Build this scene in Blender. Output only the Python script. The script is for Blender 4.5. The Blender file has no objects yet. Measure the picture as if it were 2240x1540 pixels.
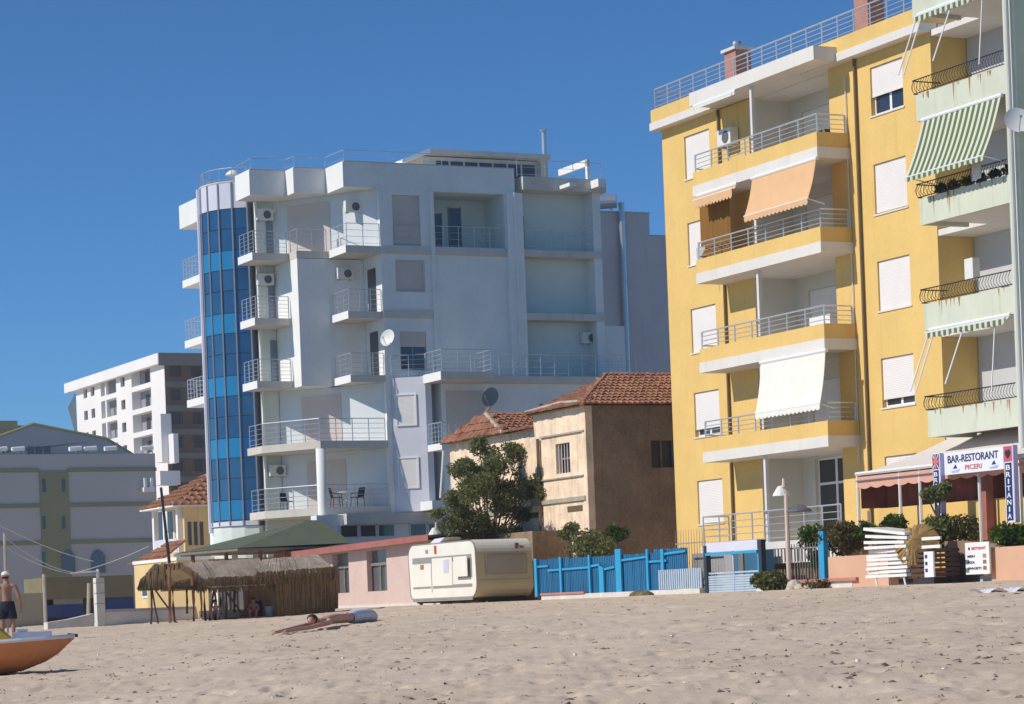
import bpy, math, random
import numpy as np
from mathutils import Matrix, Vector

random.seed(7)
rng = np.random.default_rng(11)
SC = bpy.context.scene
COL = SC.collection
R = math.radians

# ---------------------------------------------------------------- camera
ROLL = 0.038                      # the photograph leans a little to the left
FPX, PX, PY, EZ = 5600.0, 1120.0, 1325.0, 1.6
PH = math.atan(2760 / 5600.0)     # heading of the street front against the view
SP, CP = math.sin(PH), math.cos(PH)
cam_d = bpy.data.cameras.new('camera')
cam = bpy.data.objects.new('camera', cam_d)
COL.objects.link(cam)
cr, sr = math.cos(ROLL), math.sin(ROLL)
cam.matrix_world = Matrix(((cr, sr, 0, 0), (0, 0, -1, 0), (-sr, cr, 0, EZ), (0, 0, 0, 1)))
cam_d.sensor_fit = 'HORIZONTAL'
cam_d.sensor_width = 36.0
cam_d.lens = 36.0 * FPX / 2240.0
cam_d.shift_x = 0.0
cam_d.shift_y = (PY - 770.0) / 2240.0
cam_d.clip_start = 0.5
cam_d.clip_end = 9000
SC.camera = cam

# ---------------------------------------------------------------- sky and sun
SUN_EL = 39.0
SUN_AZ = math.atan2(-0.93, -0.32)          # compass angle (from +Y towards +X) of the sun
world = bpy.data.worlds.new('World')
SC.world = world
world.use_nodes = True
wn = world.node_tree.nodes
wl = world.node_tree.links
bg = wn['Background']
sky = wn.new('ShaderNodeTexSky')
sky.sky_type = 'NISHITA'
sky.sun_disc = False
sky.sun_elevation = R(SUN_EL)
sky.sun_rotation = SUN_AZ
sky.altitude = 0
sky.air_density = 0.62
sky.dust_density = 0.0
sky.ozone_density = 6.0
tint = wn.new('ShaderNodeVectorMath'); tint.operation = 'MULTIPLY'      # the camera's cool white balance
tint.inputs[1].default_value = (0.47, 0.775, 0.91)
wl.new(sky.outputs[0], tint.inputs[0])
wl.new(tint.outputs[0], bg.inputs['Color'])
bg.inputs['Strength'].default_value = 0.125
sun_d = bpy.data.lights.new('sun', 'SUN')
sun_d.energy = 4.0
sun_d.angle = R(0.53)
sun_d.color = (1.0, 0.93, 0.82)
sun = bpy.data.objects.new('sun', sun_d)
COL.objects.link(sun)
sdir = Vector((math.sin(SUN_AZ) * math.cos(R(SUN_EL)), math.cos(SUN_AZ) * math.cos(R(SUN_EL)), math.sin(R(SUN_EL))))
sun.rotation_euler = sdir.to_track_quat('Z', 'Y').to_euler()
sun.location = sdir * 60
SC.view_settings.view_transform = 'Standard'
SC.view_settings.look = 'None'
SC.view_settings.exposure = 0.0
SC.view_settings.gamma = 1.0
SC.view_settings.use_curve_mapping = False

# ---------------------------------------------------------------- measuring helpers
# The street grid: b runs inland (away from the sea), a runs along the street, z is up.
def ray(x, y):
    dx = x - PX; dy = PY - y
    return (dx * cr + dy * sr) / FPX, (-dx * sr + dy * cr) / FPX

def onB(x, y, B):
    rx, rz = ray(x, y); Y = B / (rx * CP + SP)
    return -rx * Y * SP + Y * CP, EZ + rz * Y          # a, z

def onA(x, y, A):
    rx, rz = ray(x, y); Y = A / (CP - rx * SP)
    return rx * Y * CP + Y * SP, EZ + rz * Y           # b, z

def W(b, a, z):
    return (b * CP - a * SP, b * SP + a * CP, z)

def G(X, Y):
    return X * CP + Y * SP, -X * SP + Y * CP

def sand_h(b):
    b = np.maximum(np.asarray(b, dtype=float), -400.0)
    h = np.where(b > 0, 1.75 * (np.maximum(b, 0) / 38.0) ** 0.6, b * 0.05)
    return np.minimum(h, 1.75)

# ---------------------------------------------------------------- materials
MATS = {}
def mat(name, col, rough=0.8, var=0.12, scale=1.5, bump=0.0, bscale=30.0, metal=0.0, streak=0.0,
        streak_col=None, spec=0.3, fine=0.0, trans=0.0, lines=0.0):
    if name in MATS: return MATS[name]
    m = bpy.data.materials.new(name); m.use_nodes = True
    nt = m.node_tree; n = nt.nodes; l = nt.links
    p = n['Principled BSDF']
    p.inputs['Roughness'].default_value = rough
    p.inputs['Metallic'].default_value = metal
    p.inputs['Specular IOR Level'].default_value = spec
    geo = n.new('ShaderNodeNewGeometry')
    no = n.new('ShaderNodeTexNoise'); no.inputs['Scale'].default_value = scale
    no.inputs['Detail'].default_value = 6; no.inputs['Roughness'].default_value = 0.62
    l.new(geo.outputs['Position'], no.inputs['Vector'])
    mr = n.new('ShaderNodeMapRange')
    mr.inputs['From Min'].default_value = 0.3; mr.inputs['From Max'].default_value = 0.7
    mr.inputs['To Min'].default_value = 1 - var; mr.inputs['To Max'].default_value = 1 + var
    l.new(no.outputs['Fac'], mr.inputs['Value'])
    vm = n.new('ShaderNodeVectorMath'); vm.operation = 'SCALE'
    vm.inputs[0].default_value = col[:3]
    l.new(mr.outputs[0], vm.inputs['Scale'])
    out = vm.outputs[0]
    if fine > 0:
        n2 = n.new('ShaderNodeTexNoise'); n2.inputs['Scale'].default_value = scale * 14
        n2.inputs['Detail'].default_value = 3
        l.new(geo.outputs['Position'], n2.inputs['Vector'])
        m2 = n.new('ShaderNodeMapRange'); m2.inputs['From Min'].default_value = 0.3; m2.inputs['From Max'].default_value = 0.7
        m2.inputs['To Min'].default_value = 1 - fine; m2.inputs['To Max'].default_value = 1 + fine
        l.new(n2.outputs['Fac'], m2.inputs['Value'])
        v2 = n.new('ShaderNodeVectorMath'); v2.operation = 'SCALE'
        l.new(out, v2.inputs[0]); l.new(m2.outputs[0], v2.inputs['Scale']); out = v2.outputs[0]
    if streak > 0:
        mp = n.new('ShaderNodeMapping'); mp.inputs['Scale'].default_value = (5.0, 5.0, 0.35)
        l.new(geo.outputs['Position'], mp.inputs['Vector'])
        ns = n.new('ShaderNodeTexNoise'); ns.inputs['Scale'].default_value = 1.0; ns.inputs['Detail'].default_value = 4
        l.new(mp.outputs[0], ns.inputs['Vector'])
        ms = n.new('ShaderNodeMapRange'); ms.inputs['From Min'].default_value = 0.56; ms.inputs['From Max'].default_value = 0.74
        ms.inputs['To Min'].default_value = 0; ms.inputs['To Max'].default_value = streak
        l.new(ns.outputs['Fac'], ms.inputs['Value'])
        mx = n.new('ShaderNodeMix'); mx.data_type = 'RGBA'
        l.new(ms.outputs[0], mx.inputs['Factor']); l.new(out, mx.inputs['A'])
        sc = streak_col or tuple(c * 0.45 for c in col[:3])
        mx.inputs['B'].default_value = (*sc, 1)
        out = mx.outputs['Result']
    l.new(out, p.inputs['Base Color'])
    if bump > 0:
        nb = n.new('ShaderNodeTexNoise'); nb.inputs['Scale'].default_value = bscale; nb.inputs['Detail'].default_value = 4
        l.new(geo.outputs['Position'], nb.inputs['Vector'])
        bp = n.new('ShaderNodeBump'); bp.inputs['Strength'].default_value = bump; bp.inputs['Distance'].default_value = 0.03
        l.new(nb.outputs['Fac'], bp.inputs['Height']); l.new(bp.outputs[0], p.inputs['Normal'])
    if trans > 0:
        p.inputs['Transmission Weight'].default_value = trans
    if lines > 0:
        sp_ = n.new('ShaderNodeSeparateXYZ'); l.new(geo.outputs['Position'], sp_.inputs[0])
        pg = n.new('ShaderNodeMath'); pg.operation = 'PINGPONG'; pg.inputs[1].default_value = lines / 2; l.new(sp_.outputs['Z'], pg.inputs[0])
        mg = n.new('ShaderNodeMath'); mg.operation = 'MULTIPLY'; mg.inputs[1].default_value = 2 / lines; l.new(pg.outputs[0], mg.inputs[0])
        b2 = n.new('ShaderNodeBump'); b2.inputs['Strength'].default_value = .5; b2.inputs['Distance'].default_value = .012
        l.new(mg.outputs[0], b2.inputs['Height']); l.new(b2.outputs[0], p.inputs['Normal'])
    MATS[name] = m
    return m

def mat_cloth(name, col, col2=None, period=0.25, share=0.5, axis=(0, 1, 0)):
    """thin cloth: lets light through, optional stripes along a grid axis (object coordinates)"""
    m = bpy.data.materials.new(name); m.use_nodes = True
    nt = m.node_tree; n = nt.nodes; l = nt.links
    n.remove(n['Principled BSDF'])
    d = n.new('ShaderNodeBsdfDiffuse'); t = n.new('ShaderNodeBsdfTranslucent')
    mix = n.new('ShaderNodeMixShader'); mix.inputs[0].default_value = 0.2
    l.new(d.outputs[0], mix.inputs[1]); l.new(t.outputs[0], mix.inputs[2])
    l.new(mix.outputs[0], n['Material Output'].inputs[0])
    if col2 is None:
        geo = n.new('ShaderNodeNewGeometry'); no = n.new('ShaderNodeTexNoise'); no.inputs['Scale'].default_value = 2.5
        l.new(geo.outputs['Position'], no.inputs['Vector'])
        mx = n.new('ShaderNodeMix'); mx.data_type = 'RGBA'
        mx.inputs['A'].default_value = (*[c * 0.92 for c in col], 1); mx.inputs['B'].default_value = (*[min(1, c * 1.06) for c in col], 1)
        l.new(no.outputs['Fac'], mx.inputs['Factor'])
    else:
        tc = n.new('ShaderNodeTexCoord')
        dt = n.new('ShaderNodeVectorMath'); dt.operation = 'DOT_PRODUCT'; dt.inputs[1].default_value = axis
        l.new(tc.outputs['Object'], dt.inputs[0])
        md = n.new('ShaderNodeMath'); md.operation = 'PINGPONG'; md.inputs[1].default_value = period / 2
        l.new(dt.outputs['Value'], md.inputs[0])
        gt = n.new('ShaderNodeMath'); gt.operation = 'GREATER_THAN'; gt.inputs[1].default_value = period / 2 * share
        l.new(md.outputs[0], gt.inputs[0])
        mx = n.new('ShaderNodeMix'); mx.data_type = 'RGBA'
        mx.inputs['A'].default_value = (*col, 1); mx.inputs['B'].default_value = (*col2, 1)
        l.new(gt.outputs[0], mx.inputs['Factor'])
    l.new(mx.outputs['Result'], d.inputs[0]); l.new(mx.outputs['Result'], t.inputs[0])
    MATS[name] = m
    return m

def mat_glass(name, col, rough=0.06, spec=0.9):
    if name in MATS: return MATS[name]
    m = bpy.data.materials.new(name); m.use_nodes = True
    nt = m.node_tree; n = nt.nodes; l = nt.links
    p = n['Principled BSDF']
    geo = n.new('ShaderNodeNewGeometry'); no = n.new('ShaderNodeTexNoise'); no.inputs['Scale'].default_value = 0.9
    l.new(geo.outputs['Position'], no.inputs['Vector'])
    mx = n.new('ShaderNodeMix'); mx.data_type = 'RGBA'
    mx.inputs['A'].default_value = (*[c * 0.6 for c in col], 1); mx.inputs['B'].default_value = (*[c * 1.4 for c in col], 1)
    l.new(no.outputs['Fac'], mx.inputs['Factor']); l.new(mx.outputs['Result'], p.inputs['Base Color'])
    p.inputs['Roughness'].default_value = rough; p.inputs['Specular IOR Level'].default_value = spec
    nb = n.new('ShaderNodeBump'); nb.inputs['Strength'].default_value = 0.05
    l.new(no.outputs['Fac'], nb.inputs['Height']); l.new(nb.outputs[0], p.inputs['Normal'])
    MATS[name] = m
    return m

# ---------------------------------------------------------------- mesh helpers (grid coordinates)
class MB:
    def __init__(s): s.v = []; s.f = []
    def face(s, *pts):
        i = len(s.v); s.v += [tuple(p) for p in pts]; s.f.append(tuple(range(i, i + len(pts)))); return s
    def box(s, b0, b1, a0, a1, z0, z1):
        if b0 > b1: b0, b1 = b1, b0
        if a0 > a1: a0, a1 = a1, a0
        if z0 > z1: z0, z1 = z1, z0
        i = len(s.v)
        s.v += [(b0, a0, z0), (b1, a0, z0), (b1, a1, z0), (b0, a1, z0), (b0, a0, z1), (b1, a0, z1), (b1, a1, z1), (b0, a1, z1)]
        for q in ((0, 3, 2, 1), (4, 5, 6, 7), (0, 1, 5, 4), (1, 2, 6, 5), (2, 3, 7, 6), (3, 0, 4, 7)):
            s.f.append(tuple(i + k for k in q))
        return s
    def prism(s, poly, z0, z1):
        """plan polygon (b,a) counter-clockwise seen from above, extruded z0..z1"""
        n = len(poly); i = len(s.v)
        s.v += [(p[0], p[1], z0) for p in poly] + [(p[0], p[1], z1) for p in poly]
        s.f.append(tuple(i + k for k in range(n - 1, -1, -1))); s.f.append(tuple(i + n + k for k in range(n)))
        for k in range(n):
            j = (k + 1) % n; s.f.append((i + k, i + j, i + n + j, i + n + k))
        return s
    def extrude(s, pts, d):
        """any planar polygon of 3-D points, extruded along vector d"""
        n = len(pts); i = len(s.v)
        s.v += [tuple(p) for p in pts] + [tuple(p[k] + d[k] for k in range(3)) for p in pts]
        s.f.append(tuple(i + k for k in range(n - 1, -1, -1))); s.f.append(tuple(i + n + k for k in range(n)))
        for k in range(n):
            j = (k + 1) % n; s.f.append((i + k, i + j, i + n + j, i + n + k))
        return s
    def tube(s, pts, r, n=6, r1=None, cap=True):
        pts = [Vector(p) for p in pts]; i0 = len(s.v); m = len(pts)
        for k, p in enumerate(pts):
            d = (pts[min(k + 1, m - 1)] - pts[max(k - 1, 0)]).normalized()
            u = d.cross(Vector((0, 0, 1)))
            if u.length < 1e-3: u = d.cross(Vector((1, 0, 0)))
            u.normalize(); w = d.cross(u)
            rr = r if r1 is None else r + (r1 - r) * k / max(1, m - 1)
            for j in range(n):
                t = 2 * math.pi * j / n
                s.v.append(tuple(p + (u * math.cos(t) + w * math.sin(t)) * rr))
        for k in range(m - 1):
            for j in range(n):
                a = i0 + k * n + j; b = i0 + k * n + (j + 1) % n
                s.f.append((a, a + n, b + n, b))
        if cap:
            s.f.append(tuple(i0 + j for j in range(n))); s.f.append(tuple(i0 + (m - 1) * n + n - 1 - j for j in range(n)))
        return s
    def lathe(s, c, prof, n=16, axis='z'):
        """prof: list of (radius, height) around a vertical axis at c"""
        i0 = len(s.v)
        for (r, h) in prof:
            for j in range(n):
                t = 2 * math.pi * j / n
                if axis == 'z': s.v.append((c[0] + r * math.cos(t), c[1] + r * math.sin(t), c[2] + h))
                elif axis == 'b': s.v.append((c[0] + h, c[1] + r * math.cos(t), c[2] + r * math.sin(t)))
                else: s.v.append((c[0] + r * math.sin(t), c[1] + h, c[2] + r * math.cos(t)))
        for k in range(len(prof) - 1):
            for j in range(n):
                a = i0 + k * n + j; b = i0 + k * n + (j + 1) % n
                s.f.append((a, b, b + n, a + n))
        s.f.append(tuple(i0 + n - 1 - j for j in range(n))); s.f.append(tuple(i0 + (len(prof) - 1) * n + j for j in range(n)))
        return s
    def mesh(s, name, org, M, smooth=False):
        me = bpy.data.meshes.new(name)
        o = org
        me.from_pydata([(p[0] - o[0], p[1] - o[1], p[2] - o[2]) for p in s.v], [], s.f)
        me.update()
        if M: me.materials.append(M)
        if smooth:
            for p in me.polygons: p.use_smooth = True
        return me

ORG = {}
def thing(name, label, cat, org, group=None, rz=0.0):
    e = bpy.data.objects.new(name, None); COL.objects.link(e)
    e.empty_display_size = 0.3
    e.location = W(*org); e.rotation_euler = (0, 0, PH + rz)
    e['label'] = label; e['category'] = cat
    if group: e['group'] = group
    ORG[e.name] = org
    return e

def part(name, mb, M, parent, label=None, smooth=False, kind=None):
    o = bpy.data.objects.new(name, mb.mesh(name, ORG[parent.name], M, smooth))
    COL.objects.link(o); o.parent = parent
    ORG[o.name] = ORG[parent.name]
    if label: o['label'] = label
    if kind: o['kind'] = kind
    return o

def inst(name, me, parent, pos, rz=0.0, scale=None, rot=None):
    o = bpy.data.objects.new(name, me); COL.objects.link(o); o.parent = parent
    g = ORG[parent.name]
    o.location = (pos[0] - g[0], pos[1] - g[1], pos[2] - g[2])
    o.rotation_euler = rot if rot else (0, 0, rz)
    if scale: o.scale = scale
    ORG[o.name] = g
    return o

def solo(name, mb, M, label, cat, org=None, group=None, smooth=False):
    if org is None:
        vs = np.array(mb.v); org = tuple((vs.min(0) + vs.max(0)) / 2)[:2] + (float(vs[:, 2].min()),)
    org = tuple(float(c) for c in org)
    o = bpy.data.objects.new(name, mb.mesh(name, org, M, smooth)); COL.objects.link(o)
    o.location = W(*org); o.rotation_euler = (0, 0, PH)
    o['label'] = label; o['category'] = cat
    if group: o['group'] = group
    ORG[o.name] = org
    return o

def dup(root, org, label=None, rz=0.0, scale=None):
    r = root.copy(); COL.objects.link(r); r.location = W(*org); r.rotation_euler = (0, 0, PH + rz)
    if scale: r.scale = scale
    ORG[r.name] = org
    if label: r['label'] = label
    for ch in list(root.children):
        c = ch.copy(); COL.objects.link(c); c.parent = r; ORG[c.name] = org
        for g in list(ch.children):
            d = g.copy(); COL.objects.link(d); d.parent = c; ORG[d.name] = org
    return r

def wallB(mb, B, a0, a1, z0, z1, holes, d=0.2, sgn=1):
    """wall in the plane b = B with real openings; holes (a0,a1,z0,z1); reveals go d inland"""
    As = sorted({a0, a1, *[h[0] for h in holes], *[h[1] for h in holes]})
    Zs = sorted({z0, z1, *[h[2] for h in holes], *[h[3] for h in holes]})
    for i in range(len(As) - 1):
        for j in range(len(Zs) - 1):
            ca, cz = (As[i] + As[i + 1]) / 2, (Zs[j] + Zs[j + 1]) / 2
            if any(h[0] < ca < h[1] and h[2] < cz < h[3] for h in holes): continue
            mb.face((B, As[i], Zs[j]), (B, As[i], Zs[j + 1]), (B, As[i + 1], Zs[j + 1]), (B, As[i + 1], Zs[j]))
    for h in holes:
        p, q, r, s = h
        e = B + d * sgn
        mb.face((B, p, r), (e, p, r), (e, p, s), (B, p, s)); mb.face((B, q, r), (B, q, s), (e, q, s), (e, q, r))
        mb.face((B, p, r), (B, q, r), (e, q, r), (e, p, r)); mb.face((B, p, s), (e, p, s), (e, q, s), (B, q, s))

def wallA(mb, A, b0, b1, z0, z1, holes, d=0.2):
    Bs = sorted({b0, b1, *[h[0] for h in holes], *[h[1] for h in holes]})
    Zs = sorted({z0, z1, *[h[2] for h in holes], *[h[3] for h in holes]})
    for i in range(len(Bs) - 1):
        for j in range(len(Zs) - 1):
            cb, cz = (Bs[i] + Bs[i + 1]) / 2, (Zs[j] + Zs[j + 1]) / 2
            if any(h[0] < cb < h[1] and h[2] < cz < h[3] for h in holes): continue
            mb.face((Bs[i], A, Zs[j]), (Bs[i + 1], A, Zs[j]), (Bs[i + 1], A, Zs[j + 1]), (Bs[i], A, Zs[j + 1]))
    for h in holes:
        p, q, r, s = h; e = A + d
        mb.face((p, A, r), (p, A, s), (p, e, s), (p, e, r)); mb.face((q, A, r), (q, e, r), (q, e, s), (q, A, s))
        mb.face((p, A, r), (p, e, r), (q, e, r), (q, A, r)); mb.face((p, A, s), (q, A, s), (q, e, s), (p, e, s))

POST = {}
def railing(parent, pts, h, M, spacing=0.9, rails=3, r=0.022, rp=0.025, name='railing', low=0.12, posts=True):
    """a metal railing along a polyline of base points: rails are one mesh, every post is a sub-part"""
    mb = MB()
    up = lambda p, k: (p[0], p[1], p[2] + k)
    mb.tube([up(p, h) for p in pts], r * 1.25, 6)
    for k in range(rails):
        z = low + (h - low) * k / rails
        mb.tube([up(p, z) for p in pts], r * 0.62, 4)
    o = part(name, mb, M, parent)
    if posts:
        key = (round(h, 2), round(rp, 3), M.name)
        if key not in POST: POST[key] = MB().tube([(0, 0, 0), (0, 0, h)], rp, 6).mesh('post', (0, 0, 0), M)
        done = []
        for p, q in zip(pts, pts[1:]):
            L = math.dist(p, q); n = max(1, round(L / spacing))
            for k in range(n + 1):
                t = k / n; c = tuple(p[i] + (q[i] - p[i]) * t for i in range(3))
                if any(math.dist(c, e) < 0.05 for e in done): continue
                done.append(c); inst('post', POST[key], o, c)
    return o

def window_B(parent, B, a0, a1, z0, z1, shut=1.0, Ms=None, Mf=None, Mg=None, depth=0.14, mull=1, slats=False, transom=0):
    """window in a wall facing the sea: frame with pane behind, roller shutter covering the top share"""
    f = MB(); e = B + depth
    t = 0.07
    f.box(e, e + 0.05, a0 + .004, a1 - .004, z0 + .004, z0 + t); f.box(e, e + 0.05, a0 + .004, a1 - .004, z1 - t, z1 - .004)
    f.box(e, e + 0.05, a0 + .004, a0 + t, z0 + t, z1 - t); f.box(e, e + 0.05, a1 - t, a1 - .004, z0 + t, z1 - t)
    for k in range(mull):
        c = a0 + (a1 - a0) * (k + 1) / (mull + 1); f.box(e, e + 0.05, c - t * .8, c + t * .8, z0 + t, z1 - t)
    if transom: f.box(e + .001, e + .049, a0 + t, a1 - t, z1 - transom - .04, z1 - transom + .04)
    w = part('window', f, Mf, parent)
    part('pane', MB().box(e + 0.02, e + 0.03, a0 + t, a1 - t, z0 + t, z1 - t), Mg, w)
    if shut > 0:
        s = MB(); zb = z1 - (z1 - z0) * shut; sb = B + 0.055
        if slats:
            k = 0; z = z1 - .01
            while z > zb + 0.03:
                s.box(sb, sb + .02, a0 + .012, a1 - .012, max(zb, z - .085), z); z -= .09
        else:
            s.box(sb, sb + .02, a0 + .012, a1 - .012, zb, z1 - .01)
        s.box(sb - .006, sb + .03, a0 + .012, a1 - .012, zb - .02, zb + .045)
        part('roller_shutter', s, Ms, w)
    return w
# ================================================================ sand
def noise2(x, y, seed):
    r = np.random.default_rng(seed); n = 256
    g = r.random((n, n))
    xi = np.floor(x).astype(int); yi = np.floor(y).astype(int); fx = x - xi; fy = y - yi
    fx = fx * fx * (3 - 2 * fx); fy = fy * fy * (3 - 2 * fy)
    a = g[xi % n, yi % n]; b = g[(xi + 1) % n, yi % n]; c = g[xi % n, (yi + 1) % n]; d = g[(xi + 1) % n, (yi + 1) % n]
    return (a * (1 - fx) + b * fx) * (1 - fy) + (c * (1 - fx) + d * fx) * fy
def sand_mat():
    m = bpy.data.materials.new('beach_sand'); m.use_nodes = True
    nt = m.node_tree; n = nt.nodes; l = nt.links; p = n['Principled BSDF']
    p.inputs['Roughness'].default_value = .95; p.inputs['Specular IOR Level'].default_value = .1
    geo = n.new('ShaderNodeNewGeometry')
    def ns(scale, det=5, rough=.6):
        t = n.new('ShaderNodeTexNoise'); t.inputs['Scale'].default_value = scale; t.inputs['Detail'].default_value = det
        t.inputs['Roughness'].default_value = rough; l.new(geo.outputs['Position'], t.inputs['Vector']); return t
    r1 = n.new('ShaderNodeValToRGB'); t1 = ns(.35, 6)
    r1.color_ramp.elements[0].position = .3; r1.color_ramp.elements[0].color = (.57, .455, .35, 1)
    r1.color_ramp.elements[1].position = .7; r1.color_ramp.elements[1].color = (.69, .565, .445, 1)
    l.new(t1.outputs['Fac'], r1.inputs[0])
    t2 = ns(5.5, 6, .7); r2 = n.new('ShaderNodeValToRGB')
    r2.color_ramp.elements[0].position = .30; r2.color_ramp.elements[0].color = (.62, .58, .55, 1)
    r2.color_ramp.elements[1].position = .38; r2.color_ramp.elements[1].color = (1, 1, 1, 1)
    l.new(t2.outputs['Fac'], r2.inputs[0])
    mx = n.new('ShaderNodeMix'); mx.data_type = 'RGBA'; mx.blend_type = 'MULTIPLY'; mx.inputs['Factor'].default_value = 1
    l.new(r1.outputs[0], mx.inputs['A']); l.new(r2.outputs[0], mx.inputs['B'])
    l.new(mx.outputs['Result'], p.inputs['Base Color'])
    b1 = n.new('ShaderNodeBump'); b1.inputs['Strength'].default_value = .6; b1.inputs['Distance'].default_value = .04
    t3 = ns(14, 8, .75); l.new(t3.outputs['Fac'], b1.inputs['Height']); l.new(b1.outputs[0], p.inputs['Normal'])
    return m
def sand_z(X, YY):
    X = np.asarray(X, float); YY = np.asarray(YY, float)
    B = X * CP + YY * SP
    Z = sand_h(B)
    near = np.clip((160 - YY) / 30, 0, 1) * np.clip((YY - 8) / 6, 0, 1)
    bumps = (noise2(X * .5, YY * .5, 1) - .5) * .09 + (noise2(X * 1.7, YY * 1.7, 2) - .5) * .035
    f = noise2(X * 4.2, YY * 4.2, 3); dents = -np.clip(f - .66, 0, 1) * .16
    f2 = noise2(X * 7 + 31, YY * 7, 4); rims = np.clip(f2 - .62, 0, 1) * .07
    flat = np.clip((38.2 - B) / 2.5, 0, 1)
    return Z + near * (bumps * (.15 + .85 * flat) + (dents + rims) * flat)
def ground(x, y):
    """where the line of sight through a photo point first meets the sand: b, a, z"""
    rx, rz = ray(x, y)
    Y = np.linspace(16, 140, 2500); zr = EZ + rz * Y
    d = zr - sand_h(rx * Y * CP + Y * SP)
    k = np.argmax(d < 0.0)
    b, a = G(rx * Y[k], Y[k])
    return float(b), float(a), float(sand_z(rx * Y[k], Y[k]))
def gz(b, a):
    X, Y, _ = W(b, a, 0)
    return float(sand_z(np.array([X]), np.array([Y]))[0])
def build_sand():
    U = np.linspace(-.30, .30, 420)
    Yn = np.concatenate([[2, 6, 10, 13], np.exp(np.linspace(math.log(15), math.log(150), 420)), [180, 230, 320, 500, 900, 1500]])
    UU, YY = np.meshgrid(U, Yn)
    # fan out far and near rows so the sheet is wide everywhere
    k = np.interp(YY, [2, 15, 150, 320, 1500], [20, 1, 1, 3, 3])
    X = UU * YY * k
    B = X * CP + YY * SP; A = -X * SP + YY * CP
    Z = sand_z(X, YY)
    h, w = X.shape
    v = np.stack([X.ravel(), YY.ravel(), Z.ravel()], 1)
    idx = np.arange(h * w).reshape(h, w)
    fc = np.stack([idx[:-1, :-1].ravel(), idx[:-1, 1:].ravel(), idx[1:, 1:].ravel(), idx[1:, :-1].ravel()], 1)
    me = bpy.data.meshes.new('sand')
    me.from_pydata(v.tolist(), [], fc.tolist()); me.update()
    for p in me.polygons: p.use_smooth = True
    me.materials.append(sand_mat())
    o = bpy.data.objects.new('sand', me); COL.objects.link(o); o['kind'] = 'structure'
    o['label'] = 'trodden pinkish beige beach sand rising gently to the houses'
    return o
build_sand()
# ================================================================ materials in use
M_yellow = mat('yellow_plaster', (0.75, 0.51, 0.18), 0.9, 0.06, 0.7, 0.15, 60, fine=0.03, streak=0.28, streak_col=(0.60, 0.38, 0.12))
M_white = mat('white_plaster', (0.72, 0.69, 0.65), 0.85, 0.06, 0.8, 0.1, 50, streak=0.3, streak_col=(0.52, 0.49, 0.44))
M_loggia = mat('loggia_plaster', (0.66, 0.62, 0.55), 0.9, 0.06, 0.6)
M_shut = mat('shutter_plastic', (0.80, 0.76, 0.74), 0.5, 0.03, 1.2, lines=0.055)
M_frame = mat('white_frame', (0.80, 0.81, 0.82), 0.4, 0.02, 2)
M_pane = mat_glass('dark_pane', (0.03, 0.035, 0.05))
M_alu = mat('aluminium_rail', (0.62, 0.63, 0.66), 0.35, 0.05, 3, metal=0.5)
M_pipe = mat('brown_pipe', (0.16, 0.11, 0.06), 0.5, 0.1, 3)
M_whitepipe = mat('pale_pipe', (0.70, 0.68, 0.62), 0.5, 0.08, 3)
M_brickpink = mat('chimney_pink', (0.45, 0.22, 0.17), 0.9, 0.12, 3, fine=0.1)
M_ac = mat('ac_white', (0.72, 0.72, 0.70), 0.5, 0.06, 4)
M_acdark = mat('ac_grille', (0.13, 0.13, 0.14), 0.5, 0.1, 4)
M_steel = mat('steel', (0.55, 0.56, 0.58), 0.3, 0.08, 3, metal=0.7)
M_black = mat('black_iron', (0.03, 0.03, 0.035), 0.5, 0.2, 4)

# (outdoor units)
def ac_unit(org, facing, label, w=0.8, d=0.3, h=0.58):
    """outdoor air conditioner; origin at back bottom centre; facing 'b' looks to the sea, 'a' looks at the camera"""
    rz = 0.0 if facing == 'b' else math.pi / 2
    t = thing('air_conditioner', label, 'air conditioner', org, 'air conditioners on the facades', rz)
    o = org
    L = lambda b, a, z: (o[0] + b, o[1] + a, o[2] + z)
    mb = MB().box(o[0] - d, o[0] - .02, o[1] - w / 2, o[1] + w / 2, o[2] + .06, o[2] + h)
    part('casing', mb, M_ac, t)
    fan = MB().lathe(L(-d - .02, -w * .12, h * .54), [(h * .33, 0), (h * .33, .015), (.02, .018)], 14, 'b')
    part('fan_grille', fan, M_acdark, t)
    for u in (-.36, .3): part('bracket', MB().box(o[0] - d * .9, o[0], o[1] + w * u, o[1] + w * (u + .06), o[2], o[2] + .055), M_steel, t)
    return t

# ================================================================ the yellow apartment house
YA0, YA1, YB = 62.0, 78.0, 45.0
ZS = [6.14, 9.14, 12.13, 15.06]             # undersides of the balcony slabs
ZROOF = 18.05
yel = thing('apartment_house', 'five storey yellow apartment house with white balcony edges and roller shutters', 'apartment building', (YB, 70.0, 1.75))
rec_f = onB(1650, 600, YB)[0]; rec_n = onB(1828, 600, YB)[0]; RB = 46.6
wl_ = [(74.8, 76.48, z0, z1) for z0, z1 in ((16.08, 17.56), (13.1, 14.57), (10.08, 11.6), (7.17, 8.7), (4.16, 5.66))]
wr_ = [(63.45, 65.15, z0, z1) for z0, z1 in ((16.14, 17.62), (13.13, 14.66), (10.17, 11.69), (7.21, 8.72), (4.2, 5.72))]
for q0, q1, hs in ((rec_f, YA1, wl_), (YA0, rec_n, wr_)):
    f = MB(); wallB(f, YB, q0, q1, 1.6, ZROOF, hs)
    part('front_wall', f, M_yellow, yel)
k = MB()
k.box(YB + .26, 56, YA0 + .01, rec_n - .002, 1.6, ZROOF); k.box(YB + .26, 56, rec_f + .002, YA1 - .01, 1.6, ZROOF); k.box(RB + .3, 56, rec_n, rec_f, 1.6, ZROOF)
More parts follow.
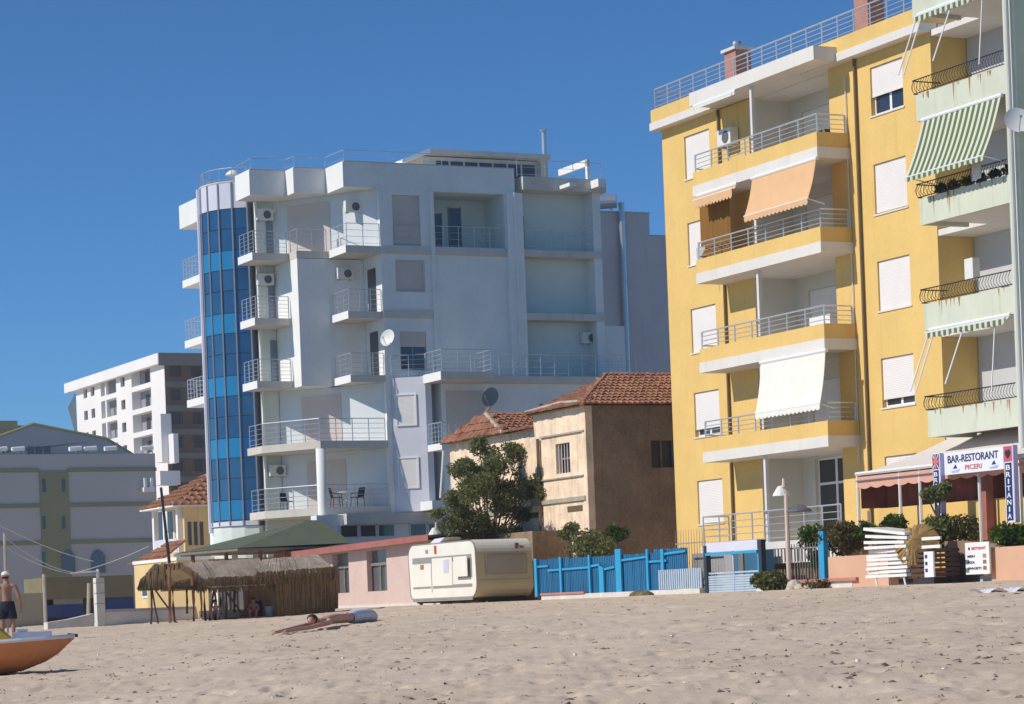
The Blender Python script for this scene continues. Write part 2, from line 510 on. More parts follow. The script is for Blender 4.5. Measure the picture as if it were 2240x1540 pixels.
k.box(YB + .001, YB + .26, YA0, YA0 + .01, 1.6, ZROOF); k.box(YB + .001, YB + .26, YA1 - .01, YA1, 1.6, ZROOF)
part('side_walls', k, M_yellow, yel)
rc = MB()
rc.face((YB, rec_f - .003, 1.6), (RB + .3, rec_f - .003, 1.6), (RB + .3, rec_f - .003, ZROOF), (YB, rec_f - .003, ZROOF))
doors = []
da1, da0 = onB(1763, 620, RB)[0], onB(1763, 620, RB)[0] - 2.3
for i, zf in enumerate([3.34] + [z + .34 for z in ZS]):
    doors.append((da0, da1 - .12, zf + .004, zf + (2.74 if i == 0 else 2.15)))
wallB(rc, RB, rec_n, rec_f, 1.6, ZROOF, doors, d=0.2)
part('loggia_wall', rc, M_loggia, yel)
for i, (p, q, r_, s_) in enumerate(doors):
    window_B(yel, RB, p, q, r_, s_, shut=[0, 0.8, 1, 0.97, 0.35][i], Ms=M_shut, Mf=M_frame, Mg=M_pane, mull=1, depth=.12, transom=.85 if i == 0 else 0)
# cornice and balcony roof
part('cornice', MB().box(44.6, 45.25, YA0, rec_n + 1.0, ZROOF, ZROOF + .26).box(44.6, 45.25, 74.003, YA1 + .15, ZROOF, ZROOF + .26).box(YB + .3, 56.3, YA0, YA1 + .15, ZROOF, ZROOF + .25), M_white, yel)
part('parapet', MB().box(44.65, 44.9, YA0, YA1 + .12, ZROOF + .262, ZROOF + .72).box(44.91, 56.2, YA1 - .1, YA1 + .12, ZROOF + .262, ZROOF + .72).box(44.91, 56.2, YA0, YA0 + .2, ZROOF + .262, ZROOF + .72).box(55.9, 56.2, YA0 + .21, YA1 - .11, ZROOF + .262, ZROOF + .72), M_yellow, yel)
part('balcony_roof', MB().box(43.8, RB + .25, 66.4, 74.0, ZROOF + .03, ZROOF + .46), M_white, yel)
railing(yel, [(44.78, YA1 + .0, ZROOF + .72), (44.78, YA0 + .05, ZROOF + .72)], 0.72, M_alu, 0.9, 4)
railing(yel, [(44.78, YA1 + .0, ZROOF + .72), (55.8, YA1 + .0, ZROOF + .72)], 0.72, M_alu, 0.9, 4)
for i, z in enumerate(ZS):
    part('balcony_slab', MB().box(43.8, RB + .15, 66.4, 74.0, z, z + .34), M_white, yel)
    part('balcony_parapet', MB().box(43.82, 43.95, 66.42, 73.98, z + .342, z + .80).box(43.952, 44.985, 66.42, 66.55, z + .342, z + .80), M_yellow, yel)
    railing(yel, [(44.9, 73.9, z + .35), (43.88, 73.9, z + .80 - .45), (43.88, 73.85, z + .80)], 0.56, M_alu, 1.0, 3, posts=False, name='railing')
    railing(yel, [(43.88, 73.9, z + .8), (43.88, 66.48, z + .8), (44.9, 66.48, z + .8)], 0.56, M_alu, 1.0, 3)
    # soffit lamp
# front post of the balconies
pa = onB(1640, 250, 43.92)[0]
for z0, z1 in [(1.75, ZS[0])] + [(ZS[i] + .36, (ZS + [ZROOF + .03])[i + 1]) for i in range(4)]:
    part('balcony_post', MB().box(43.97, 44.09, pa - .06, pa + .06, z0, z1 - .002), M_white, yel)
# terrace of the ground floor
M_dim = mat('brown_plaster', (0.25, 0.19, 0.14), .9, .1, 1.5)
part('terrace', MB().box(43.8, RB + .15, 65.6, 74.4, 3.1, 3.33), M_white, yel)
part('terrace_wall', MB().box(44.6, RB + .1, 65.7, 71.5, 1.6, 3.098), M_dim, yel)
fr = part('skirting', MB().box(43.86, 43.9, 65.65, 71.2, 2.62, 2.66), M_white, yel)
sk = MB().box(0, .03, 0, .11, 0, .47).mesh('slat', (0, 0, 0), M_white)
for j in range(28): inst('slat', sk, fr, (43.83, 65.7 + j * .195, 2.63))
railing(yel, [(44.9, 74.3, 3.335), (43.9, 74.3, 3.335), (43.9, 66.0, 3.335)], 1.0, M_alu, 1.0, 4)
for px, py, z0, z1 in ((1571, 280, 1.7, ZROOF), (1868, 135, 1.7, ZROOF)):
    a_, _ = onB(px, py, 44.93)
    part('drain_pipe', MB().tube([(44.93, a_, z0), (44.93, a_, z1)], .05, 8), M_pipe, yel)
a_, _ = onB(1878, 600, 44.95)
part('cable_duct', MB().tube([(44.95, a_ + .35, 5.6), (44.95, a_ + .35, 17.6)], .022, 6), M_whitepipe, yel)
# chimneys
for cx, cy, bb, hh in ((1610, 140, 46.6, 1.75), (1898, 20, 46.4, 1.9)):
    a_, _ = onB(cx, cy, bb)
    ch = part('chimney', MB().box(bb, bb + .62, a_, a_ + .75, ZROOF + .1, ZROOF + .7 + hh), M_brickpink, yel)
    part('chimney_cap', MB().box(bb - .09, bb + .71, a_ - .09, a_ + .84, ZROOF + .7 + hh, ZROOF + .8 + hh), M_white, ch)
    part('flue', MB().lathe((bb + .3, a_ + .37, ZROOF + .8 + hh), [(.1, 0), (.1, .12), (.17, .14), (.15, .24), (.05, .28)], 10), M_steel, ch)
for w_ in wl_ + wr_:
    i = (wl_ + wr_).index(w_)
    window_B(yel, YB, *w_, shut=[1, 1, 1, .82, 1, .6, .96, 1, .82, 1][i], Ms=M_shut, Mf=M_frame, Mg=M_pane)
    part('window_sill', MB().box(YB - .035, YB + .05, w_[0] - .06, w_[1] + .06, w_[2] - .05, w_[2] - .002), M_white, yel)
ax, az = onB(1600, 262, 44.98)
ac_unit((44.98, ax, 16.62), 'b', 'white air conditioner under the roof balcony of the yellow house', .85, .33, .62)

# awnings of the yellow house
M_orange_cloth = mat_cloth('orange_awning', (0.86, 0.55, 0.31))
M_white_cloth = mat_cloth('white_awning', (0.93, 0.93, 0.86))
def awning(label, a0, a1, zt, bt, zb, bb, M, val=.18, org=None, arms=True, name='awning', stripes=None, n=16, Mr=None):
    """drop awning: cassette, sheet sagging a little, scalloped valance, front bar, two arms"""
    t = thing(name, label, 'awning', (bt, (a0 + a1) / 2, zb))
    part('cassette', MB().tube([(bt + .02, a0 - .05, zt + .03), (bt + .02, a1 + .05, zt + .03)], .06, 8), Mr or M_frame, t)
    s = MB(); N = 8
    nrm = Vector((zb - zt, 0, -(bb - bt))).normalized()
    rows = []
    for j in range(N + 1):
        u = j / N; sag = math.sin(math.pi * u) * 0.05
        rows.append((bt + (bb - bt) * u + abs(nrm.x) * sag * .6, zt + (zb - zt) * u - sag))
    for j in range(N):
        (b_, z_), (b2, z2) = rows[j], rows[j + 1]
        s.face((b_, a0, z_), (b2, a0, z2), (b2, a1, z2), (b_, a1, z_))
        s.face((b_ + .008, a0, z_ - .008), (b_ + .008, a1, z_ - .008), (b2 + .008, a1, z2 - .008), (b2 + .008, a0, z2 - .008))
    part('sheet', s, M, t)
    if val > 0:
        v = MB(); m = n * 4
        for j in range(m):
            u0, u1 = j / m, (j + 1) / m
            e0 = val * (.72 + .28 * abs(math.sin(u0 * n * math.pi))); e1 = val * (.72 + .28 * abs(math.sin(u1 * n * math.pi)))
            p, q = a0 + (a1 - a0) * u0, a0 + (a1 - a0) * u1
            v.face((bb - .012, p, zb), (bb - .012, p, zb - e0), (bb - .012, q, zb - e1), (bb - .012, q, zb))
            v.face((bb, p, zb), (bb, q, zb), (bb, q, zb - e1), (bb, p, zb - e0))
        part('valance', v, M, t)
    part('front_bar', MB().tube([(bb, a0 - .03, zb + .01), (bb, a1 + .03, zb + .01)], .022, 6), Mr or M_frame, t)
    if arms:
        for a_ in (a0 + .05, a1 - .05):
            part('arm', MB().tube([(bb + .02, a_, zb), (bt + .3, a_, zb - .15)], .018, 5), Mr or M_frame, t)
    return t
a1 = onB(1645, 388, 43.76)[0]; a0 = onB(1785, 343, 43.76)[0]
awning('orange awning let down over the third balcony of the yellow house', a0 + .02, a1, 15.0, 43.76, onA(1628, 474, a1)[1], onA(1628, 474, a1)[0], M_orange_cloth, .2)
b_, z_ = onA(1530, 432, 73.6)
awning('short rolled orange awning with scalloped valance on the left of the third balcony', 71.2, 73.7, 15.0, 43.78, 14.86, 43.62, M_orange_cloth, .3, arms=False, n=12)
awning('rolled white awning under the roof slab of the yellow house', 71.1, 73.7, 18.0, 43.8, 17.92, 43.68, M_white_cloth, .05, arms=False, n=12)
a1 = onB(1664, 797, 43.76)[0]; a0 = onB(1805, 768, 43.76)[0]
b_, z_ = onA(1652.5, 905, a1)
awning('bright white awning let down over the lowest upper balcony of the yellow house', a0, a1, 9.06, 43.76, z_, b_, M_white_cloth, .2)
# shade cloth hung on the third balcony
M_brown_cloth = mat_cloth('brown_curtain', (0.30, 0.16, 0.05))
p0, q0 = onB(1700, 440, 44.2), onB(1597, 470, 44.2)
c = MB(); n = 20
A0_, A1_ = onB(1597, 470, 44.15)[0], onB(1531, 490, 44.15)[0]
for j in range(n):
    u0, u1 = A0_ + (A1_ - A0_) * j / n, A0_ + (A1_ - A0_) * (j + 1) / n
    s0, s1 = .03 * math.sin(j * 1.9), .03 * math.sin((j + 1) * 1.9)
    c.face((44.15 + s0, u0, 12.95), (44.15 + s0, u0, 14.95), (44.15 + s1, u1, 14.95), (44.15 + s1, u1, 12.95))
solo('balcony_curtain', c, M_brown_cloth, 'brown shade curtain hanging on the left of the third yellow balcony', 'curtain')
# things kept on the balconies
M_beige = mat('beige_box', (0.72, 0.70, 0.62), .6, .06, 3)

# ================================================================ the green apartment house at the right edge
M_green = mat('pale_green_plaster', (0.60, 0.63, 0.51), 0.9, 0.08, 0.9, 0.15, 40, streak=0.5, streak_col=(0.42, 0.46, 0.34))
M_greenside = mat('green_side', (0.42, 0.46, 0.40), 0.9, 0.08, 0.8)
M_rust = mat('rust_stain', (0.40, 0.20, 0.07), 0.9, 0.2, 6)
M_greywall = mat('grey_wall', (0.52, 0.53, 0.54), 0.9, 0.06, 0.8)
M_stripe = mat_cloth('green_stripe_awning', (0.72, 0.74, 0.58), (0.15, 0.20, 0.13), 0.25, 0.46)
gre = thing('apartment_house', 'pale green apartment house with rust stained balconies cut off by the right edge', 'apartment building', (45.0, 57.5, 1.75))
GA0, GA1, GB, GW = 55.5, 59.62, 42.7, 46.3
ZG = [5.9, 8.92, 11.9, 14.83, 17.8]
bw = MB()
gd = [(56.0, 57.3, z + .32, z + 2.5) for z in ZG[:-1]] + [(56.0, 57.3, 2.6, 4.9)]
wallB(bw, GW, 55.3, 61.98, 1.6, 21.2, gd)
part('back_wall', bw, M_greywall, gre)
for q in gd: window_B(gre, GW, *q, shut=0, Ms=M_shut, Mf=mat('green_door', (.05, .09, .06), .5, .1, 3), Mg=M_pane, mull=0)
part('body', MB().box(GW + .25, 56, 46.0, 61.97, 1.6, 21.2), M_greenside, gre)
sd = MB(); wallA(sd, 55.1, 42.66, 56, 1.6, 21.2, [])
sd.box(42.66, 43.1, 55.102, 55.48, 1.6, 21.2)
part('corner_pier', sd, M_green, gre)
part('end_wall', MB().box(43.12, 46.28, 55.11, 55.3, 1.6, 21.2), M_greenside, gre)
for px, M_ in ((2233, M_whitepipe), (2221, M_greywall)):
    b_, _ = onA(px, 500, 55.0)
    part('wall_pipe', MB().tube([(b_, 55.03, 2), (b_, 55.03, 21)], .06, 8), M_, gre)
for i, z in enumerate(ZG):
    part('balcony_floor', MB().box(GB + .125, GW - .002, GA0, GA1 - .01, z + .12, z + .3).box(45.02, GW - .002, GA1 - .008, 61.98, z + .12, z + .3), M_white, gre)
    pp = part('balcony_parapet', MB().box(GB, GB + .12, GA0, GA1, z, z + .75).box(GB + .122, GB + 1.6, GA1 - .12, GA1 - .003, z, z + .75), M_green, gre)
    st = MB()
    for q in range(9):
        a_ = GA0 + .15 + random.random() * 3.9; L = .15 + random.random() ** 2 * .5; w = .015 + random.random() * .03
        st.face((GB - .003, a_, z + .75), (GB - .003, a_ + w * 2, z + .75), (GB - .003, a_ + w * 1.4, z + .75 - L * .6), (GB - .003, a_ + w, z + .75 - L))
    part('rust_stain', st, M_rust, pp, kind='stuff')
    # bellied iron railing
    rl = MB(); zt = z + 1.16
    rl.tube([(GB + .9, GA1 + .05, zt), (GB - .05, GA1 + .05, zt), (GB - .05, GA0 + .02, zt)], .018, 5)
    rl.tube([(GB + .9, GA1 + .05, z + .79), (GB - .02, GA1 + .05, z + .79), (GB - .02, GA0 + .02, z + .79)], .015, 5)
    rr = part('railing', rl, M_black, gre)
    if 'gb' not in POST: POST['gb'] = MB().tube([(0, 0, 0), (-.1, 0, .1), (-.12, 0, .2), (-.03, 0, .39)], .009, 4).mesh('baluster', (0, 0, 0), M_black)
    for j in range(33): inst('baluster', POST['gb'], rr, (GB - .01, GA0 + .06 + j * .127, z + .78))
    for j in range(7): inst('baluster', POST['gb'], rr, (GB + .02 + j * .127, GA1 + .05, z + .78), -math.pi / 2)
def striped(label, z, ext):
    zt = z - .04
    if ext:
        bb, zb = onA(1985, 388, 59.2)
        return awning(label, 55.7, 59.3, zt, GB - .03, zb, bb, M_stripe, .14, n=18)
    t = awning(label, 55.7, 59.3, zt, GB - .03, zt - .07, GB - .2, M_stripe, .17, arms=False, n=18)
    for a_, l in ((59.25, 1.6), (59.0, 1.65), (57.6, 1.55), (56.2, 1.9)):
        part('arm', MB().tube([(GB - .12, a_, zt - .05), (GB - .75 + .5 * (l > 1.8), a_ + .1, zt - .1 - l)], .022, 6), M_frame, t)
    return t
striped('rolled green striped awning with hanging arms on the top green balcony', ZG[4], False)
striped('green and cream striped awning let down over a green balcony', ZG[3], True)
striped('rolled green striped awning with hanging arms on the lowest green balcony', ZG[1], False)
# dish at the frame edge
def dish(c, r, label, axis='b', M=None, tilt=(0, 0)):
    t = thing('satellite_dish', label, 'satellite dish', (c[0], c[1], c[2] - r), 'satellite dishes')
    pr = [(r * k / 6, .22 * r * (1 - (k / 6) ** 2)) for k in range(1, 7)]
    bowl = MB(); n = 20
    nrm = Vector((-math.cos(tilt[0]) * math.cos(tilt[1]), -math.sin(tilt[0]) * math.cos(tilt[1]), math.sin(tilt[1])))
    u = nrm.cross(Vector((0, 0, 1))).normalized(); w = u.cross(nrm)
    C = Vector(c)
    for side in (0, 1):
        i0 = len(bowl.v)
        for k in range(0, 7):
            rr = max(r * k / 6, .004); off = -.2 * r * (1 - (k / 6) ** 2) - side * .02
            for j in range(n):
                th = 2 * math.pi * j / n
                bowl.v.append(tuple(C + u * rr * math.cos(th) + w * rr * math.sin(th) + nrm * off))
        for k in range(6):
            for j in range(n):
                a = i0 + k * n + j; b = i0 + k * n + (j + 1) % n
                bowl.f.append((a, b, b + n, a + n) if side == 0 else (a, a + n, b + n, b))
    part('bowl', bowl, M or M_ac, t, smooth=True)
    part('feed_arm', MB().tube([tuple(C - w * r * .9), tuple(C + nrm * r * .8 - w * r * .2)], .015, 5).tube([tuple(C + nrm * r * .78 - w * r * .2), tuple(C + nrm * r * .9 - w * r * .16)], .04, 6), M_steel, t)
    part('mount', MB().tube([tuple(C - nrm * .1), tuple(C - nrm * .35 - Vector((0, 0, .1)))], .03, 6), M_steel, t)
    return t
b_, z_ = onA(2226, 262, 54.6)
dish((b_, 54.6, z_), .36, 'grey dish fixed to the corner of the green house', tilt=(1.2, .3))
# ================================================================ the glass tower apartment house
M_gw = mat('cool_white_plaster', (0.76, 0.775, 0.765), 0.85, 0.06, 0.6, 0.08, 40, fine=.03, streak=.12, streak_col=(.62, .63, .63))
M_gpale = mat('pale_mint_plaster', (0.66, 0.73, 0.69), 0.9, 0.05, 0.6)
M_gband = mat('concrete_band', (0.60, 0.56, 0.50), 0.9, 0.08, 0.9, streak=.2)
M_gwhite = mat('bright_white', (0.80, 0.80, 0.78), 0.8, 0.04, 0.8)  # for white things, and for sunlight painted on seaward ends
M_slant = mat('cool_pale_plaster', (0.68, 0.72, 0.74), 0.9, 0.05, 0.6)
M_shut2 = mat('beige_shutter', (0.58, 0.52, 0.47), 0.6, 0.04, 1.2, lines=0.06)
M_shut3 = mat('pinkish_shutter', (0.62, 0.54, 0.50), 0.6, 0.04, 1.2)
M_lav = mat('lavender_plaster', (0.68, 0.68, 0.74), 0.9, 0.05, 0.7)
M_gblue = mat_glass('blue_glass', (0.014, 0.075, 0.19), 0.06, 0.7)
M_gblue2 = mat_glass('blue_glass_lighter', (0.02, 0.095, 0.215), 0.08, 0.7)
M_span = mat('cyan_spandrel', (0.012, 0.20, 0.43), 0.25, 0.06, 1.2, spec=.5)
M_span_shade = mat('shaded_spandrel', (0.012, 0.10, 0.30), 0.25, 0.06, 1.2, spec=.5)  # darker copy: shade painted on the bay turned from the sun
M_panelw = mat('silver_panel', (0.66, 0.66, 0.76), 0.45, 0.05, 1.0)
M_mull = mat('grey_mullion', (0.22, 0.25, 0.31), 0.4, 0.06, 2, metal=.3)
M_rail2 = mat('thin_rail', (0.50, 0.53, 0.58), 0.35, 0.05, 3, metal=.5)
gla = thing('apartment_house', 'pale blue apartment house with a curved blue glass corner tower and stepped balconies', 'apartment building', (50.0, 110.0, 1.75))
C1, C2, C3 = (42.1, 111.1), (43.88, 110.1), (45.48, 108.0)
ZT = 21.04
# roof slab with the stepped parapet
part('parapet', MB().prism([(42.1, 113.0), C1, (43.88, 111.1), C2, (45.48, 110.1), C3, (54.2, 108.0), (54.2, 122), (44, 122), (44, 113)], ZT, 22.18), M_gw, gla)
lit = MB()  # whiter skins that paint sunlight on the seaward parapet ends
for (b, a), e in ((C1, 113.0), (C2, 111.1), (C3, 110.1)):
    lit.box(b - .03, b - .002, a - .01, e - .005, ZT - .02, 22.2)
part('lit_parapet_end', lit, M_gwhite, gla, kind='stuff')
part('coping', MB().box(45.5, 54.2, 107.97, 108.25, 22.181, 22.23).box(42.1, 43.87, 111.07, 111.3, 22.181, 22.23).box(43.89, 45.47, 110.07, 110.3, 22.181, 22.23), M_gband, gla)
# main body
mh = [(47.96, 49.31, 16.32, 17.69), (47.99, 49.32, 12.65, 14.44), (47.85, 49.25, 18.42, 20.75), (49.98, 53.62, 18.42, 20.98)]
mw = MB(); wallA(mw, 108.0, 47.2, 54.3, 1.6, ZT - .002, mh[:3], d=.16)
part_holes = []
mw2 = MB()
m_main = MB()
wallA(m_main, 108.0, 47.2, 54.3, 1.6, ZT - .002, mh, d=.16)
part('front_wall', m_main, M_gw, gla)
lb = MB()
h = mh[3]
lb.face((h[0], 108.16, h[2]), (h[0], 108.16, h[3]), (h[0], 110.2, h[3]), (h[0], 110.2, h[2]))
lb.face((h[1], 108.16, h[2]), (h[1], 110.2, h[2]), (h[1], 110.2, h[3]), (h[1], 108.16, h[3]))
lb.face((h[0], 110.2, h[2]), (h[0], 110.2, h[3]), (h[1], 110.2, h[3]), (h[1], 110.2, h[2]))
lb.face((h[0], 108.16, h[3]), (h[1], 108.16, h[3]), (h[1], 110.2, h[3]), (h[0], 110.2, h[3]))
lb.face((h[0], 108.16, h[2]), (h[0], 110.2, h[2]), (h[1], 110.2, h[2]), (h[1], 108.16, h[2]))
part('loggia', lb, M_gpale, gla)
for b0, b1, t in ((50.95, 51.3, 20.3), (51.75, 52.3, 20.6)):
    d = part('door', MB().box(b0, b1, 110.13, 110.19, 18.45, t), M_pane, gla)
    part('door_frame', MB().box(b0 - .05, b0 - .003, 110.1, 110.19, 18.44, t + .05).box(b1 + .003, b1 + .05, 110.1, 110.19, 18.44, t + .05), M_mull, d)
part('side_wall', MB().box(47.2, 47.23, 108.005, 110.1, 1.6, ZT - .002).box(47.235, 54.3, 110.3, 122, 1.6, ZT - .002).box(54.301, 58.7, 109.0, 122, 1.6, 21.1).box(43.2, 47.19, 113.1, 121.5, 1.6, ZT - .002).box(47.24, 49.95, 108.4, 110.29, 12.7, 12.75), M_gw, gla)
sh = MB()
w1 = part('window', MB().box(47.9, 49.37, 107.975, 108.0, 16.26, 16.32).box(47.9, 47.957, 107.975, 108.0, 16.32, 17.75).box(49.313, 49.37, 107.975, 108.0, 16.32, 17.75).box(47.958, 49.312, 107.975, 108, 17.692, 17.75), M_shut2, gla)
part('roller_shutter', MB().box(47.97, 49.3, 108.06, 108.09, 16.33, 17.68), M_shut2, w1)
w2 = part('window', MB().box(48.0, 49.31, 108.1, 108.14, 12.66, 12.74).box(48.0, 48.06, 108.1, 108.14, 12.74, 14.43).box(48.62, 48.69, 108.1, 108.14, 12.74, 14.43).box(49.25, 49.31, 108.1, 108.14, 12.74, 14.43), M_mull, gla)
part('pane', MB().box(48.061, 49.249, 108.115, 108.125, 12.75, 14.42), M_pane, w2)
part('roller_shutter', MB().box(48.0, 49.31, 108.04, 108.07, 13.74, 14.43), M_shut2, w2)
w3 = part('balcony_door', MB().box(47.86, 49.24, 108.1, 108.14, 18.43, 20.74), M_shut2, gla)
part('pilaster', MB().box(49.72, 49.9, 107.9, 107.998, 12.4, ZT - .004), M_gw, gla)
part('pilaster', MB().box(53.66, 54.5, 107.82, 107.998, 6.2, ZT - .003), M_gw, gla)
part('pilaster', MB().box(54.02, 54.12, 107.74, 107.818, 6.2, ZT - .003), M_gw, gla)
# floor bands and balcony slabs
part('floor_slab', MB().prism([(42.1, 113.05), C1, (43.87, 111.1), (43.87, 110.1), (45.47, 110.1), C3, (47.2, 108.0), (47.2, 107.93), (53.65, 107.93), (53.65, 108.3), (47.26, 108.3), (47.26, 113.05)], 18.02, 18.36), M_gband, gla)
part('floor_slab', MB().box(47.2, 49.71, 107.93, 108.25, 15.06, 15.4), M_gband, gla)
part('floor_slab', MB().prism([(42.2, 113.05), (42.2, 111.1), (43.85, 108.0), (47.18, 108.0), (47.18, 113.05)], 9.08, 9.42), M_gband, gla)
part('floor_slab', MB().prism([(42.2, 113.05), (42.2, 111.1), (43.85, 108.0), (47.18, 108.0), (47.18, 113.05)], 6.05, 6.4), M_gband, gla)
for z in (15.02, 12.1):
    part('balcony_slab', MB().box(42.1, 43.87, 111.1, 113.05, z, z + .32), M_gband, gla)
    part('balcony_slab', MB().box(45.48, 47.19, 108.0, 110.08, z, z + .32), M_gband, gla)
e = MB()  # whiter skins that paint the sun on seaward slab ends
for z in (15.02, 12.1, 18.04):
    e.box(42.07, 42.098, 111.09, 113.0, z - .01, z + .34); e.box(45.45, 45.478, 107.99, 110.06, z - .01, z + .34)
part('lit_slab_edge', e, M_gwhite, gla, kind='stuff')
# projecting block on the third and fourth floors
part('block', MB().box(43.91, 47.19, 110.1, 113.05, 12.43, 18.0).box(43.91, 45.475, 110.1, 113.05, 12.1, 12.425), M_gw, gla)
part('lit_block_side', MB().box(43.88, 43.908, 110.09, 113.0, 12.1, 18.015), M_gwhite, gla)  # whiter skin, sunlight painted on the block's seaward side
# slanted wall behind the balconies of floors one, two and five
def slant(z0, z1):
    P, Q = (43.9, 113.02), (47.19, 108.28)
    return MB().prism([P, Q, (47.19, 109.1), (44.4, 113.02)], z0, z1)
def onslant(x, y):
    P, Q = Vector((43.9, 113.02)), Vector((47.19, 108.28)); rx, rz = ray(x, y)
    d = Vector((rx * CP + SP, -rx * SP + CP)); e_ = Q - P
    den = d.x * e_.y - d.y * e_.x; t = (P.x * e_.y - P.y * e_.x) / den
    p = d * t
    return p.x, p.y
for z0, z1, x0, x1, zt in ((18.362, 21.035, 645, 738, 20.75), (9.422, 12.095, 661, 747, 11.75), (6.402, 9.075, 668, 752, 8.7)):
    part('slanted_wall', slant(z0, z1), M_slant, gla)
    p, q = onslant(x0, 900), onslant(x1, 900)
    n_ = Vector((-4.74, -3.29)).normalized() * .03
    dr = MB().extrude([(p[0] + n_.x, p[1] + n_.y, z0 + .01), (q[0] + n_.x, q[1] + n_.y, z0 + .01), (q[0] + n_.x, q[1] + n_.y, zt), (p[0] + n_.x, p[1] + n_.y, zt)], (-n_.x * .9, -n_.y * .9, 0))
    part('roller_shutter', dr, M_shut3, gla)
part('back_wall', MB().box(43.02, 43.88, 113.06, 113.3, 1.6, ZT - .002), M_gpale, gla)
part('stair_edge', MB().box(42.98, 43.08, 112.9, 113.055, 6.0, ZT - .01), M_gwhite, gla)
for z in (18.37, 15.35, 12.43):
    part('balcony_door', MB().box(43.55, 43.85, 113.02, 113.055, z, z + 2.1), M_mull, gla)
for z in (15.35, 12.43):
    part('balcony_door', MB().box(47.17, 47.198, 108.7, 109.6, z + .02, z + 2.1), M_pane, gla)
# round pillar at the front
part('pillar', MB().lathe((43.92, 108.2, 1.6), [(.22, 0), (.22, 7.47)], 20), M_gwhite, gla, smooth=True)
# balcony railings
for z in (18.36, 15.34, 12.42):
    railing(gla, [(42.17, 112.95, z), (42.17, 111.17, z), (43.8, 111.17, z)], 1.02, M_rail2, .62, 5, r=.016, rp=.022)
    if z < 18:
        railing(gla, [(45.55, 110.0, z), (45.55, 108.07, z), (47.15, 108.07, z)], 1.02, M_rail2, .62, 4, r=.014, rp=.018)
railing(gla, [(43.95, 111.05, 18.36), (43.95, 110.17, 18.36), (45.4, 110.17, 18.36)], 1.02, M_rail2, .7, 4, r=.014, rp=.018)
railing(gla, [(45.55, 110.0, 18.36), (45.55, 108.07, 18.36), (53.6, 108.0, 18.36)], 1.02, M_rail2, .8, 3, r=.014, rp=.018)
for z in (9.42, 6.4):
    railing(gla, [(42.28, 112.9, z), (42.28, 111.13, z), (43.86, 108.1, z), (47.1, 108.07, z)], 1.02, M_rail2, .8, 4, r=.018, rp=.02)
# right hand column of loggias
part('column_wall', MB().box(54.501, 58.3, 108.75, 108.99, 12.1, 21.2), M_gpale, gla)
part('column_edge', MB().box(58.3, 58.72, 107.95, 109.0, 12.1, 21.2), M_gw, gla)
for z in (21.2, 18.06, 15.06):
    part('floor_slab', MB().box(54.501, 58.95 if z > 20 else 58.74, 107.7 if z > 20 else 107.85, 109.5, z, z + (.62 if z > 20 else .32)), M_gband, gla)
railing(gla, [(54.52, 107.95, 18.38), (58.28, 107.95, 18.38)], 1.0, M_rail2, .8, 3, r=.014, rp=.016)
part('door', MB().box(54.75, 54.98, 108.7, 108.748, 18.4, 20.1), M_pane, gla)
part('roof_beam', MB().box(58.1, 58.5, 106.9, 108.6, 21.35, 21.72).box(56.4, 56.75, 106.6, 107.69, 21.25, 21.42), M_gwhite, gla)
L0, L1 = (onA(860, 950, 107.98)[0], 107.98), (onA(934, 950, 107.0)[0], 107.0)
TB0 = onA(965, 815, 105.0)[0]
# terrace on the second floor and the volume under it
part('terrace_slab', MB().box(TB0, 51.3, 105.0, 107.99, 11.95, 12.3).box(51.302, 60.5, 106.7, 107.8, 11.95, 12.28), M_gband, gla)
part('lit_slab_edge', MB().box(TB0 - .03, TB0 - .002, 104.99, 106.9, 11.93, 12.32), M_gwhite, gla)  # sunlight painted as a whiter skin on the terrace end
part('lower_wall', MB().box(49.5, 60.5, 106.95, 107.72, 1.6, 11.945), M_gw, gla)
part('upper_back_wall', MB().box(58.74, 60.5, 109.2, 122, 1.6, 15.0), M_gw, gla)
RAIL_PTS = [(L0[0], 107.9, 12.3), (L1[0] + .1, 107.05, 12.3), (TB0 + .08, 106.9, 12.3), (TB0 + .08, 105.08, 12.32), (51.2, 105.08, 12.32), (51.25, 106.75, 12.3)]
railing(gla, RAIL_PTS, 1.0, M_rail2, .8, 4, r=.018, rp=.022)
railing(gla, [(50.98, 106.78, 12.3), (60.4, 106.78, 12.3)], 1.0, M_rail2, .75, 3, r=.014, rp=.02)
rs = part('roller_shutter', MB().box(onA(977, 880, 106.9)[0], onA(1060, 880, 106.9)[0], 106.9, 106.945, 9.2, 11.6), M_shut2, gla)
part('window', MB().box(54.55, 55.05, 106.92, 106.948, 10.2, 11.0), M_pane, gla)
